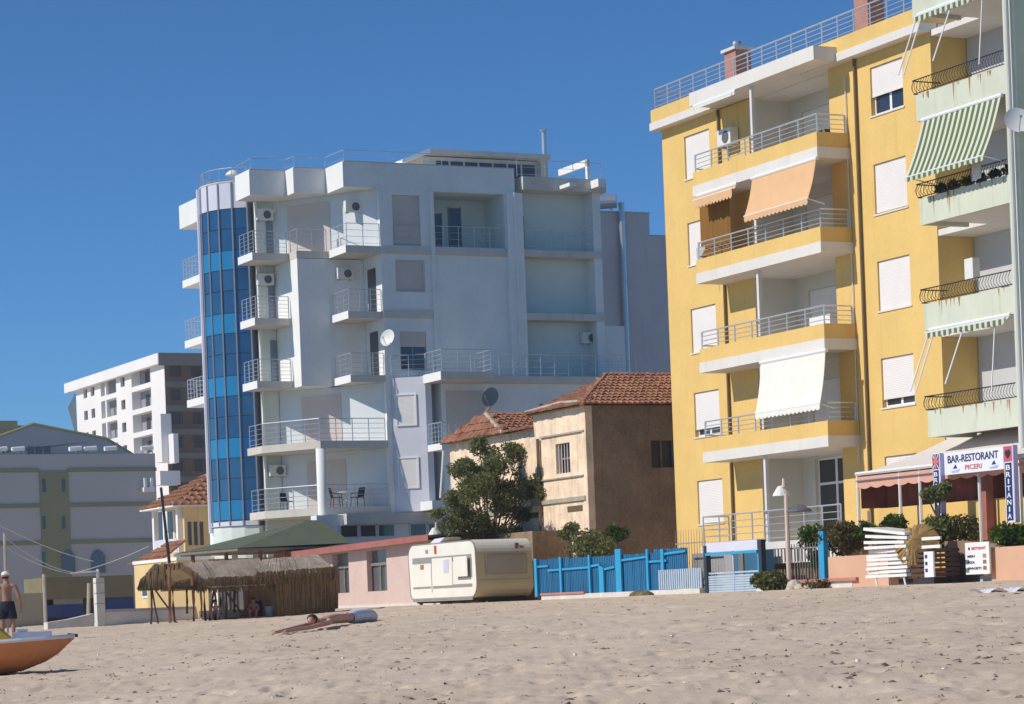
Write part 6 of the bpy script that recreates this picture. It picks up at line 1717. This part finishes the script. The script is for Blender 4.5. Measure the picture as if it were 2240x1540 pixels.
solo('blue_bundle', MB().lathe((39.2, a_, z_ - .1), [(.16, 0), (.26, .06), (.2, .2), (.05, .24)], 9), mat('folded_blue_cloth', (.06, .13, .32), .9, .2, 5), 'folded blue cloth on top of the white lounger stack', 'cloth')
for k, y in enumerate((1179, 1197)):
    a0_, z0_ = onB(2016, y, 38.9); a1_, z1_ = onB(2056, y + 1, 38.9)
    solo('white_board', MB().box(38.9, 38.95, a1_, a0_, z0_ - .04, z0_ + .04), M_lw, ['upper loose white board beside the straw parasol top', 'lower loose white board beside the straw parasol top'][k], 'board')
a0_, zt_ = onB(2022, 1207, 38.85); a1_, zb_2 = onB(2044, 1262, 38.85)
pn = thing('leaning_panel', 'white painted panel with dark marks leaning on the brown loungers', 'panel', (38.85, (a0_ + a1_) / 2, zb_2))
part('board', MB().box(38.83, 38.88, a1_, a0_, zb_2, zt_), M_sign, pn)
for k in range(3):
    z = zb_2 + (zt_ - zb_2) * (.2 + .27 * k); part('mark', MB().box(38.822, 38.828, a1_ + .25, a0_ - .05, z, z + .09), M_ink, pn)
# white cloth on the sand at the right edge
b_, a_, z_ = ground(2222, 1303); mb = MB(); N = 12
for i in range(N):
    for j in range(N):
        f_ = lambda i, j: (b_ - .35 + .9 * j / N, a_ - .9 + 1.8 * i / N, gz(b_, a_) + .04 + .05 * math.sin(i * 1.3) * math.cos(j * 1.7) + .04)
        mb.face(f_(i, j), f_(i, j + 1), f_(i + 1, j + 1), f_(i + 1, j))
solo('beach_towel', mb, mat('white_towel', (.66, .66, .72), .95, .1, 4), 'crumpled white towel on the sand at the right edge', 'towel', smooth=True)

# ================================================================ chairs and odds and ends on the balconies
M_dkplastic = mat('dark_plastic', (.035, .035, .045), .5, .1, 4)
def chair(org, M, label, rz, first=None, group='balcony chairs'):
    if first is not None: return dup(first, org, label, rz)
    t = thing('chair', label, 'chair', org, group, rz); o = org
    part('seat', MB().box(o[0] - .22, o[0] + .22, o[1] - .22, o[1] + .22, o[2] + .42, o[2] + .46), M, t)
    part('backrest', MB().extrude([(o[0] - .22, o[1] + .2, o[2] + .47), (o[0] + .22, o[1] + .2, o[2] + .47), (o[0] + .2, o[1] + .3, o[2] + .9), (o[0] - .2, o[1] + .3, o[2] + .9)], (0, .025, 0)), M, t)
    for (x, y) in ((-.2, -.2), (.2, -.2), (-.2, .2), (.2, .2)): part('leg', MB().tube([(o[0] + x, o[1] + y, o[2] + .42), (o[0] + x * 1.15, o[1] + y * 1.15, o[2])], .018, 5), M, t)
    for x in (-.23, .23): part('armrest', MB().tube([(o[0] + x, o[1] - .2, o[2] + .42), (o[0] + x, o[1] - .18, o[2] + .63), (o[0] + x, o[1] + .24, o[2] + .66)], .02, 5), M, t)
    return t
def at(x, y, a): b_, _ = onA(x, y, a); return b_
c0 = chair((at(736, 1090, 108.6), 108.6, 6.41), M_dkplastic, 'dark plastic chair left of the table on the lowest round pillar balcony', .9)
chair((at(782, 1090, 108.6), 108.6, 6.41), M_dkplastic, 'dark plastic chair right of the table on the lowest round pillar balcony', -1.2, c0)
chair((at(628, 1100, 111.5), 111.5, 6.41), M_dkplastic, 'dark plastic chair beside the tower end of the lowest balcony', .4, c0)
b_ = at(758, 1090, 108.7)
tb_ = thing('table', 'small white round table on the lowest balcony by the round pillar', 'table', (b_, 108.7, 6.41))
part('top', MB().lathe((b_, 108.7, 7.08), [(.42, 0), (.42, .03)], 16), M_gwhite, tb_); part('leg', MB().tube([(b_, 108.7, 6.41), (b_, 108.7, 7.08)], .04, 6), M_gwhite, tb_)
b_ = at(640, 780, 112.9); solo('wall_box', MB().box(b_ - .18, b_ + .18, 112.6, 112.9, 13.6, 14.05), M_dkplastic, 'dark box fixed beside the middle balcony of the glass tower house', 'box')
q, z = onB(1540, 545, 44.3)
w0 = chair((44.35, q, 12.48), M_lw, 'white plastic chair behind the rail of the third yellow balcony', 2.2, group='white chairs on the yellow house')
chair((44.4, q - 1.0, 12.48), M_lw, 'second white plastic chair on the third yellow balcony, nearer the post', -.6, w0)
q, z = onB(1800, 690, 45.8)
solo('white_cabinet', MB().box(45.6, 46.1, q - .7, q + .5, 9.49, 10.55), M_frame, 'white cabinet on the fourth yellow balcony behind the rail', 'cabinet')
r = random.Random(12)
for k in range(6):
    q = 55.9 + k * .62
    t = thing('flower_pot', ['flower pot nearest the pier on the middle green balcony', 'second flower pot from the pier on the middle green balcony', 'third flower pot from the pier on the middle green balcony', 'fourth flower pot from the pier on the middle green balcony', 'fifth flower pot from the pier on the middle green balcony', 'flower pot at the free corner of the middle green balcony'][k], 'flower pot', (GB + .3, q, ZG[2] + .31), 'flower pots on the green balcony')
    z = ZG[2] + .55
    part('pot', MB().lathe((GB + .3, q, z), [(.1, 0), (.15, .22), (.13, .22)], 10), mat('dull_terracotta', (.25, .10, .06), .9, .15, 3), t)
    part('plant', leaves(MB(), [(GB + .3, q, z + .4, .2)], 160, .06, 70 + k), M_leaf2 if k % 2 else M_leaf3, t)
for k, (px_, z, c, lab) in enumerate(((2125, ZG[3] + .12, (.62, .62, .58), 'pale towel hung over the green balcony below the striped awning'),)):
    pass
a_, z_ = onB(2137, 372, GB - .1)
solo('hung_cloth', MB().extrude([(GB - .14, a_ - .22, z_ - .25), (GB - .14, a_ + .2, z_ - .28), (GB - .12, a_ + .2, z_ + .22), (GB - .12, a_ - .2, z_ + .25)], (.015, 0, 0)), mat('white_cloth', (.72, .70, .68), .95, .1, 6), 'white cloth hanging under the striped awning of the green house', 'cloth')
a_, z_ = onB(2125, 588, 45.2)
solo('wall_heater', MB().box(45.1, 45.35, a_ - .2, a_ + .2, z_ - .3, z_ + .3), M_ac, 'white box unit on the back of the green balcony below the flower pots', 'box')

# ================================================================ people
M_skin = mat('tanned_skin', (.36, .19, .12), .6, .08, 6)
M_skin2 = mat('pink_skin', (.52, .28, .20), .6, .08, 6)
M_hair = mat('dark_hair', (.03, .022, .018), .7, .2, 10)
M_navy = mat('navy_shorts', (.012, .014, .03), .8, .1, 6)
def skin_body(name, joints, edges, M, parent, root=0, sub=2):
    """joints: {key: (xyz, radius)} grown into one continuous surface"""
    keys = list(joints); ix = {k: i for i, k in enumerate(keys)}
    g = ORG[parent.name]
    me = bpy.data.meshes.new(name)
    me.from_pydata([tuple(joints[k][0][c] - g[c] for c in range(3)) for k in keys], [(ix[a], ix[b]) for a, b in edges], [])
    o = bpy.data.objects.new('body_tmp', me); COL.objects.link(o)
    sm = o.modifiers.new('skin', 'SKIN'); sm.use_smooth_shade = True; sm.branch_smoothing = .6
    sv = me.skin_vertices[0].data if me.skin_vertices else None
    if sv is None:
        me.skin_vertices.new() if hasattr(me.skin_vertices, 'new') else None
        sv = me.skin_vertices[0].data
    for k in keys:
        rr = joints[k][1]; rr = (rr, rr) if not isinstance(rr, tuple) else rr
        sv[ix[k]].radius = rr; sv[ix[k]].use_root = (k == keys[root])
    ss = o.modifiers.new('sub', 'SUBSURF'); ss.levels = sub; ss.render_levels = sub
    dg = bpy.context.evaluated_depsgraph_get(); m2 = bpy.data.meshes.new_from_object(o.evaluated_get(dg))
    bpy.data.objects.remove(o)
    m2.materials.clear(); m2.materials.append(M); m2.name = name
    for p in m2.polygons: p.use_smooth = True
    b = bpy.data.objects.new(name, m2); COL.objects.link(b); b.parent = parent; ORG[b.name] = g
    return b
def hand(J, E, wrist, pre, d, side, up, s=1.0):
    """palm and five bent fingers; d along the hand, side towards the thumb, up out of the back of the hand"""
    d, side, up = Vector(d).normalized(), Vector(side).normalized(), Vector(up).normalized(); w = Vector(J[wrist][0])
    J[pre + 'palm'] = (tuple(w + d * .055 * s), (.034 * s, .02 * s)); E.append((wrist, pre + 'palm'))
    for k, (off, ln) in enumerate(((.030, .072), (.010, .080), (-.010, .075), (-.028, .060))):
        p = w + d * .092 * s + side * off * s; q = p + d * ln * .55 * s - up * .012 * s; t = q + d * ln * .4 * s - up * .03 * s
        for n_, c, rr in (('a', p, .0105), ('b', q, .0095), ('c', t, .008)): J[pre + 'f%d%s' % (k, n_)] = (tuple(c), rr * s)
        E += [(pre + 'palm', pre + 'f%da' % k), (pre + 'f%da' % k, pre + 'f%db' % k), (pre + 'f%db' % k, pre + 'f%dc' % k)]
    p = w + d * .04 * s + side * .042 * s; q = p + d * .04 * s + side * .02 * s - up * .01 * s
    J[pre + 'ta'] = (tuple(p), .012 * s); J[pre + 'tb'] = (tuple(q), .010 * s); E += [(pre + 'palm', pre + 'ta'), (pre + 'ta', pre + 'tb')]
def lumps(centre, rad, n=12):
    mb = MB(); m = n
    for i in range(m):
        for j in range(n):
            f_ = lambda i, j: (centre[0] + rad[0] * math.sin(math.pi * i / m) * math.cos(2 * math.pi * j / n), centre[1] + rad[1] * math.sin(math.pi * i / m) * math.sin(2 * math.pi * j / n), centre[2] + rad[2] * math.cos(math.pi * i / m))
            mb.face(f_(i, j), f_(i + 1, j), f_(i + 1, j + 1), f_(i, j + 1))
    return mb
def face_parts(t, hc, fwd, s=1.0, M=None):
    """eyes, nose, mouth and ears on a head centred at hc looking along fwd"""
    f = Vector(fwd).normalized(); sd = f.cross(Vector((0, 0, 1))).normalized(); u = sd.cross(f); c = Vector(hc)
    mb = MB().tube([tuple(c + f * .09 * s + u * .02 * s), tuple(c + f * .122 * s - u * .025 * s)], .012 * s, 6, .016 * s); part('nose', mb, M, t)
    for k in (-1, 1):
        part('ear', lumps(tuple(c + sd * k * .082 * s), (.016 * s, .022 * s, .034 * s), 8), M, t)
        part('eye', lumps(tuple(c + f * .088 * s + sd * k * .034 * s + u * .012 * s), (.012 * s, .012 * s, .009 * s), 8), M_hair, t)
    part('mouth', MB().tube([tuple(c + f * .094 * s - u * .058 * s - sd * .025 * s), tuple(c + f * .094 * s - u * .058 * s + sd * .025 * s)], .007 * s, 5), M_polered, t)
# standing man seen from behind
Ym = 68.0
rx, rz_ = ray(18, 1378); mb_, ma_ = G(rx * Ym, Ym); mz = gz(mb_, ma_)
ztop = EZ + ray(18, 1250)[1] * Ym; s = (ztop - mz) / 1.80
man = thing('person', 'bare backed man in navy shorts and white and red cap standing behind the boat', 'person', (mb_, ma_, mz))
# directions in the grid: right in the picture and away from the camera
rt_ = Vector((CP, -SP, 0)); aw = Vector((SP, CP, 0)); up_ = Vector((0, 0, 1))
def mp(r_, f_, z_): return tuple(Vector((mb_, ma_, mz)) + (rt_ * r_ + aw * f_ + up_ * z_) * s)
J = {'hip': (mp(0, 0, .95), (.16 * s, .105 * s)), 'waist': (mp(.0, .0, 1.12), (.145 * s, .10 * s)), 'chest': (mp(-.01, .02, 1.33), (.175 * s, .115 * s)), 'sh': (mp(-.01, .02, 1.46), (.13 * s, .085 * s)), 'neck': (mp(-.02, .03, 1.555), .058 * s), 'head0': (mp(-.03, .05, 1.64), .085 * s), 'head1': (mp(-.03, .05, 1.72), .085 * s)}
E = [('hip', 'waist'), ('waist', 'chest'), ('chest', 'sh'), ('sh', 'neck'), ('neck', 'head0'), ('head0', 'head1')]
for k, sg_ in (('L', -1), ('R', 1)):
    J['s' + k] = (mp(.205 * sg_, .0, 1.44), .066 * s); J['e' + k] = (mp((.30 if sg_ > 0 else .27) * sg_, -.02, 1.17), .045 * s); J['w' + k] = (mp((.335 if sg_ > 0 else .26) * sg_, .06, .92), .032 * s)
    E += [('sh', 's' + k), ('s' + k, 'e' + k), ('e' + k, 'w' + k)]
    hand(J, E, 'w' + k, 'h' + k, Vector((0, 0, -1)) + aw * .15, aw, rt_ * sg_, s)
    J['t' + k] = (mp(.095 * sg_, 0, .86), .10 * s); J['k' + k] = (mp(.13 * sg_, .02 * sg_, .50), .062 * s); J['c' + k] = (mp(.135 * sg_, -.02, .36), .058 * s); J['a' + k] = (mp(.14 * sg_, -.01, .09), .042 * s); J['f' + k] = (mp(.155 * sg_, .14, .035), .038 * s)
    E += [('hip', 't' + k), ('t' + k, 'k' + k), ('k' + k, 'c' + k), ('c' + k, 'a' + k), ('a' + k, 'f' + k)]
skin_body('body', J, E, M_skin, man)
sh_ = MB()
def ring_tube(cs):
    n = 14; i0 = len(sh_.v)
    for (c, ra, rb_) in cs:
        for j in range(n):
            t_ = 2 * math.pi * j / n; p = Vector(mp(*c)) + (rt_ * math.cos(t_) * ra + aw * math.sin(t_) * rb_) * s; sh_.v.append(tuple(p))
    for k in range(len(cs) - 1):
        for j in range(n): sh_.f.append((i0 + k * n + j, i0 + k * n + (j + 1) % n, i0 + (k + 1) * n + (j + 1) % n, i0 + (k + 1) * n + j))
ring_tube([((0, 0, 1.06), .168, .125), ((0, 0, .97), .19, .142), ((0, 0, .88), .205, .145), ((0, 0, .80), .20, .13)])
for sg_ in (-1, 1): ring_tube([((.09 * sg_, 0, .86), .118, .135), ((.115 * sg_, 0, .72), .118, .12), ((.125 * sg_, .01, .62), .112, .112)])
part('shorts', sh_, M_navy, man, smooth=True)
part('hair', lumps(mp(-.03, .045, 1.675), (.093 * s, .1 * s, .085 * s)), M_hair, man, smooth=True)
part('cap', lumps(mp(-.03, .05, 1.735), (.105 * s, .112 * s, .075 * s)), M_gwhite, man, smooth=True)
part('cap_band', MB().lathe(mp(-.03, .05, 1.675), [(.108 * s, 0), (.112 * s, .035 * s)], 18), mat('orange_band', (.62, .20, .08), .8, .1, 4), man)
face_parts(man, mp(-.03, .05, 1.67), aw, s, M_skin)
# man lying on his front, arms stretched forward
g_hand = ground(578, 1392); g_head = ground(684, 1378); g_hip = ground(785, 1362)
d_ = (Vector(g_hip[:2]) - Vector(g_hand[:2])); Ld = d_.length; d_.normalize(); nrm_ = Vector((-d_.y, d_.x))
def lp(t, w, z):
    b_ = g_hand[0] + d_.x * t + nrm_.x * w; a_ = g_hand[1] + d_.y * t + nrm_.y * w; return (b_, a_, gz(b_, a_) + z)
ly = thing('person', 'dark haired person in pale blue shorts lying prone on the sand with arms stretched out', 'person', lp(Ld * .5, 0, 0))
k_ = Ld / 2.02
J = {'hip': (lp(1.98 * k_, 0, .17), (.16, .14)), 'waist': (lp(1.72 * k_, 0, .16), (.14, .12)), 'chest': (lp(1.45 * k_, 0, .17), (.16, .13)), 'sh': (lp(1.22 * k_, 0, .18), (.12, .1)), 'neck': (lp(1.12 * k_, 0, .22), .06), 'head': (lp(1.0 * k_, .0, .24), .09), 'head1': (lp(.92 * k_, .02, .24), .085)}
E = [('hip', 'waist'), ('waist', 'chest'), ('chest', 'sh'), ('sh', 'neck'), ('neck', 'head'), ('head', 'head1')]
for k, sg_ in (('L', -1), ('R', 1)):
    J['s' + k] = (lp(1.18 * k_, .19 * sg_, .14), .065); J['e' + k] = (lp(.72 * k_, .2 * sg_, .09), .048); J['w' + k] = (lp(.28 * k_, (.1 if sg_ > 0 else .14) * sg_, .07), .035)
    E += [('sh', 's' + k), ('s' + k, 'e' + k), ('e' + k, 'w' + k)]
    hand(J, E, 'w' + k, 'h' + k, Vector((-d_.x, -d_.y, -.1)), Vector((nrm_.x, nrm_.y, 0)) * -sg_, (0, 0, 1))
    J['t' + k] = (lp(2.1 * k_, .1 * sg_, .14), .1); J['k' + k] = (lp(2.38 * k_, .14 * sg_ + .33, .08), .062); J['a' + k] = (lp(2.52 * k_, .13 * sg_ + .72, .06), .042); J['f' + k] = (lp(2.6 * k_, .13 * sg_ + .86, .035), .035)
    E += [('hip', 't' + k), ('t' + k, 'k' + k), ('k' + k, 'a' + k), ('a' + k, 'f' + k)]
skin_body('body', J, E, M_skin2, ly)
part('hair', lumps(lp(.97 * k_, .01, .27), (.125, .125, .11)), M_hair, ly, smooth=True)
face_parts(ly, lp(.95 * k_, .01, .24), (-d_.x, -d_.y, -.2), 1.0, M_skin2)
M_palecloth = mat('pale_blue_cloth', (.55, .58, .70), .9, .2, 9)
stw = MB(); i0 = 0; n = 14
for (t, rr, zz) in ((1.78, .15, .16), (1.9, .19, .18), (2.05, .2, .17), (2.25, .19, .14), (2.33, .17, .12)):
    c = lp(t * k_, 0, zz)
    for j in range(n):
        th = 2 * math.pi * j / n; stw.v.append((c[0] + nrm_.x * rr * 1.05 * math.cos(th), c[1] + nrm_.y * rr * 1.05 * math.cos(th), c[2] + rr * .85 * math.sin(th) + .015 * math.sin(j * 3)))
for k in range(4):
    for j in range(n): stw.f.append((k * n + j, k * n + (j + 1) % n, (k + 1) * n + (j + 1) % n, (k + 1) * n + j))
part('shorts', stw, M_palecloth, ly, smooth=True)
# two people sitting in the shade of the shelter
def sitter(x, y, da, label, M, sc, seed, suitM):
    b_, z0 = onA(x, y, SA + da); z0 = gz(b_, SA + da); c = Vector((b_, SA + da, z0))
    t = thing('person', label, 'person', tuple(c))
    P = lambda r_, f_, z_: tuple(c + (rt_ * r_ - aw * f_ + up_ * z_) * sc)
    J = {'hip': (P(0, 0, .12), (.15 * sc, .11 * sc)), 'waist': (P(0, -.02, .3), .12 * sc), 'chest': (P(0, .03, .5), (.15 * sc, .11 * sc)), 'sh': (P(0, .06, .62), (.11 * sc, .08 * sc)), 'neck': (P(0, .1, .7), .052 * sc), 'head': (P(0, .14, .79), .088 * sc), 'head1': (P(0, .15, .87), .08 * sc)}
    E = [('hip', 'waist'), ('waist', 'chest'), ('chest', 'sh'), ('sh', 'neck'), ('neck', 'head'), ('head', 'head1')]
    for k, sg_ in (('L', -1), ('R', 1)):
        J['s' + k] = (P(.17 * sg_, .05, .6), .058 * sc); J['e' + k] = (P(.24 * sg_, .2, .4), .042 * sc); J['w' + k] = (P(.14 * sg_, .4, .36), .031 * sc)
        E += [('sh', 's' + k), ('s' + k, 'e' + k), ('e' + k, 'w' + k)]
        hand(J, E, 'w' + k, 'h' + k, -aw * .9 - up_ * .4, -rt_ * sg_, up_, sc)
        J['t' + k] = (P(.1 * sg_, .06, .12), .095 * sc); J['k' + k] = (P(.16 * sg_, .42, .42), .06 * sc); J['a' + k] = (P(.12 * sg_, .55, .07), .042 * sc); J['f' + k] = (P(.13 * sg_, .68, .035), .036 * sc)
        E += [('hip', 't' + k), ('t' + k, 'k' + k), ('k' + k, 'a' + k), ('a' + k, 'f' + k)]
    skin_body('body', J, E, M, t)
    part('hair', lumps(P(0, .115, .86), (.098 * sc, .098 * sc, .09 * sc)), M_hair, t, smooth=True)
    part('swimsuit', lumps(P(0, 0, .15), (.19 * sc, .16 * sc, .14 * sc)), suitM, t, smooth=True)
    face_parts(t, P(0, .15, .81), -aw, sc, M)
sitter(473, 1362, .3, 'pink skinned person sitting on the sand under the thatched roof', M_skin2, .76, 1, M_navy)
sitter(556, 1350, .5, 'sunburnt person sitting beside the reed hut doorway', mat('sunburnt_skin', (.48, .20, .13), .6, .08, 6), .78, 2, mat('red_swimsuit', (.45, .06, .05), .7, .1, 5))
b0, a0_, _ = ground(530, 1360)
M_mat_ = mat('brown_blanket', (.22, .09, .07), .95, .2, 5)
b_, z_ = onA(556, 1352, SA + .25); z_ = gz(b_, SA + .2)
solo('blanket', MB().box(b_ - .75, b_ + .6, SA - .25, SA + .9, z_ - .05, z_ + .035), M_mat_, 'brown blanket spread under the sunburnt person', 'blanket')

# ================================================================ boat
M_hull = mat('orange_hull', (.60, .21, .07), .4, .08, 1.2, spec=.4, fine=.05)
M_gun = mat('grey_white_deck', (.66, .66, .68), .5, .06, 2)
Yb = 40.0
rx, rz_ = ray(162, 1392); tipb, tipa = G(rx * Yb, Yb); tipz = EZ + rz_ * Yb
kz_ = gz(tipb - 1.2, tipa)
boat = thing('boat', 'orange beached boat with pale deck cut off by the left edge', 'boat', (tipb - 1.8, tipa, kz_))
hd = Vector((CP, -SP)) ; hd = (hd + Vector((0.12, .1))).normalized(); hn = Vector((-hd.y, hd.x))
st_ = [(0.0, 1.0, .02), (.10, .86, .10), (.25, .62, .22), (.45, .42, .35), (.8, .20, .5), (1.3, .07, .62), (2.0, .02, .70), (2.8, .02, .72), (3.6, .04, .66), (4.0, .1, .58)]
HH = tipz - kz_
def bp(t, w, z): return (tipb - hd.x * t + hn.x * w, tipa - hd.y * t + hn.y * w, z)
hull = MB(); NS = 9
for (t, ku, hw) in st_:
    zk = kz_ - .04 + HH * ku; sheer = tipz - .02 * t - .03 * math.sin(min(1, t / 4) * math.pi)
    for j in range(NS):
        u = -1 + 2 * j / (NS - 1); au = abs(u)
        hull.v.append(bp(t, hw * math.copysign(au ** .6, u) if au else 0, zk + (sheer - zk) * au ** 2.2))
for k in range(len(st_) - 1):
    for j in range(NS - 1): hull.f.append((k * NS + j, k * NS + j + 1, (k + 1) * NS + j + 1, (k + 1) * NS + j))
hull.f.append(tuple((len(st_) - 1) * NS + j for j in range(NS)))
part('hull', hull, M_hull, boat, smooth=True)
gun = MB(); dk = MB()
for sgn in (-1, 1):
    gun.tube([bp(t, hw * sgn, tipz + .01 - .02 * t - .03 * math.sin(min(1, t / 4) * math.pi)) for (t, ku, hw) in st_], .035, 6)
part('gunwale', gun, M_gun, boat)
ds = [bp(t, -hw * .97, tipz + .0 - .02 * t - .02) for (t, ku, hw) in st_] + [bp(t, hw * .97, tipz + .0 - .02 * t - .02) for (t, ku, hw) in st_[::-1]]
part('deck', MB().face(*ds), M_gun, boat)
part('foredeck_box', MB().prism([bp(.35, -.26, 0)[:2], bp(.35, .26, 0)[:2], bp(.92, .42, 0)[:2], bp(.92, -.42, 0)[:2]], tipz - .01, tipz + .1), M_panelw, boat)
part('white_fitting', MB().prism([bp(.72, -.3, 0)[:2], bp(.72, .2, 0)[:2], bp(.86, .2, 0)[:2], bp(.86, -.4, 0)[:2]], tipz + .102, tipz + .15), M_gwhite, boat)
part('cushion', MB().extrude([bp(.93, -.5, tipz - .02), bp(1.16, -.5, tipz + .19), bp(1.7, -.5, tipz + .2), bp(2.0, -.5, tipz - .02)], (hn.x * .9, hn.y * .9, 0)), mat('ochre_cushion', (.50, .30, .05), .8, .1, 3), boat)
part('bow_cleat', MB().tube([bp(-.06, 0, tipz + .01), bp(.1, 0, tipz + .03)], .03, 6), M_black, boat)
b_, z_ = onA(10, 1166, LWa + 2.0); b2_, z2_ = onA(13, 1290, LWa + 2.0)
solo('wire_pole', MB().tube([(b2_ + .02, LWa + 2, 1.0), (b2_, LWa + 2, z2_), (b_, LWa + 2, z_)], .055, 6), mat('pale_pole', (.45, .40, .34)), 'thin pale pole carrying wires, rising behind the standing man', 'pole')
# wires strung from the mast foot of the beach club
wires = [((-20, 1140), (60, 1180), (130, 1212), (205, 1228)), ((10, 1175), (60, 1215), (110, 1245), (165, 1253)), ((10, 1195), (50, 1222), (110, 1250), (165, 1256)), ((165, 1253), (215, 1240), (262, 1225), (325, 1195))]
for k, wv in enumerate(wires):
    pts = [(*onA(x, y, LWa + 2.0), 0) for x, y in wv]; pts = [(p[0], LWa + 2.0, p[1]) for p in pts]
    # smooth sag
    P4 = [Vector(p) for p in pts]; cur = []
    for i in range(13):
        t = i / 12; cur.append(tuple(P4[0] * (1 - t) ** 3 + P4[1] * 3 * t * (1 - t) ** 2 + P4[2] * 3 * t * t * (1 - t) + P4[3] * t ** 3))
    solo('overhead_wire', MB().tube(cur, .012, 4), M_whitepipe, ['highest thin wire crossing the grey hotel from the left edge', 'sagging wire from the mast, upper of the two', 'sagging wire from the mast, lower of the two', 'thin wire rising right towards the yellow villa'][k], 'wire')
b_, z_ = onA(172, 1252, LWa + 2.0)
wl2 = thing('wire_bracket', 'pale cross arm where the sagging wires meet above the kiosk', 'bracket', (b_, LWa + 2, z_))
part('arm', MB().tube([(b_ - .3, LWa + 2, z_ - .02), (b_ + .75, LWa + 2.1, z_ + .02)], .03, 5), M_whitepipe, wl2)
part('pole', MB().tube([(b_ + .72, LWa + 2.1, 1.2), (b_ + .74, LWa + 2.1, z_ + .1)], .05, 6), M_whitepipe, wl2)
b_, z_ = onA(352, 1066, SA + 8); b2_, z2_ = onA(372, 1244, SA + 8)
solo('utility_pole', MB().tube([(b2_ + .05, SA + 8, 1.4), (b2_, SA + 8, z2_), (b_, SA + 8, z_)], .07, 6, .05), M_black, 'thin dark leaning pole rising behind the thatched shelter', 'pole')

# ================================================================ litter and dried weed on the sand
M_weed = mat('dry_seaweed', (.17, .13, .09), .95, .4, 6)
rg = np.random.default_rng(77); weed = MB(); n = 0
for k in range(2900):
    Y = 17 + 75 * rg.random() ** 1.3; u = rg.uniform(-.23, .23); X = u * Y
    b_, a_ = G(X, Y)
    if b_ > 37.5 or b_ < 5: continue
    dens = float(noise2(np.array([X * .22 + 5]), np.array([Y * .22]), 9)[0])
    if rg.random() > dens * 1.1: continue
    z_ = gz(b_, a_)
    for q in range(rg.integers(1, 4)):
        cx, cy = b_ + rg.normal() * .05, a_ + rg.normal() * .05; zc = gz(cx, cy)
        L_ = .012 + .055 * rg.random() ** 2; th = rg.uniform(0, 3.14); h_ = .006 + .016 * rg.random()
        c_, s_ = math.cos(th), math.sin(th)
        p = [(cx + c_ * L_, cy + s_ * L_, zc), (cx - s_ * L_ * .45, cy + c_ * L_ * .45, zc), (cx - c_ * L_, cy - s_ * L_, zc), (cx + s_ * L_ * .45, cy - c_ * L_ * .45, zc)]
        t_ = (cx + rg.normal() * .01, cy + rg.normal() * .01, zc + h_)
        for j in range(4): weed.face(p[j], p[(j + 1) % 4], t_)
def stuff(name, mb, M, label, cat):
    o = solo(name, mb, M, label, cat); o['kind'] = 'stuff'; return o
stuff('dry_weed', weed, M_weed, 'scraps of dry dark weed and twigs scattered over the sand', 'weed')
lit_ = MB()
for k in range(60):
    Y = 18 + 60 * rg.random(); X = rg.uniform(-.2, .2) * Y; b_, a_ = G(X, Y)
    if b_ > 37 or b_ < 6: continue
    z_ = gz(b_, a_); s_ = .008 + .012 * rg.random(); lit_.box(b_ - s_, b_ + s_, a_ - s_, a_ + s_, z_ - .005, z_ + s_)
stuff('pale_litter', lit_, M_gwhite, 'tiny white bits of litter and shell on the sand', 'litter')

# ================================================================ thin sea haze
hz = bpy.data.materials.new('thin_haze'); hz.use_nodes = True
hn_ = hz.node_tree.nodes; hn_.remove(hn_['Principled BSDF'])
pv_ = hn_.new('ShaderNodeVolumePrincipled'); pv_.inputs['Density'].default_value = 0.0004
pv_.inputs['Color'].default_value = (.95, .95, .96, 1); pv_.inputs['Anisotropy'].default_value = .3
hz.node_tree.links.new(pv_.outputs[0], hn_['Material Output'].inputs['Volume'])
me = bpy.data.meshes.new('haze')
x0, x1, y0, y1, z0, z1 = -1500, 1500, -40, 1650, -21.5, 36
vs = [(x0, y0, z0), (x1, y0, z0), (x1, y1, z0), (x0, y1, z0), (x0, y0, z1), (x1, y0, z1), (x1, y1, z1), (x0, y1, z1)]
me.from_pydata(vs, [], [(0, 3, 2, 1), (4, 5, 6, 7), (0, 1, 5, 4), (1, 2, 6, 5), (2, 3, 7, 6), (3, 0, 4, 7)]); me.update()
me.materials.append(hz)
ho = bpy.data.objects.new('haze', me); COL.objects.link(ho); ho['kind'] = 'stuff'; ho['label'] = 'thin pale sea haze over the whole beach and street'
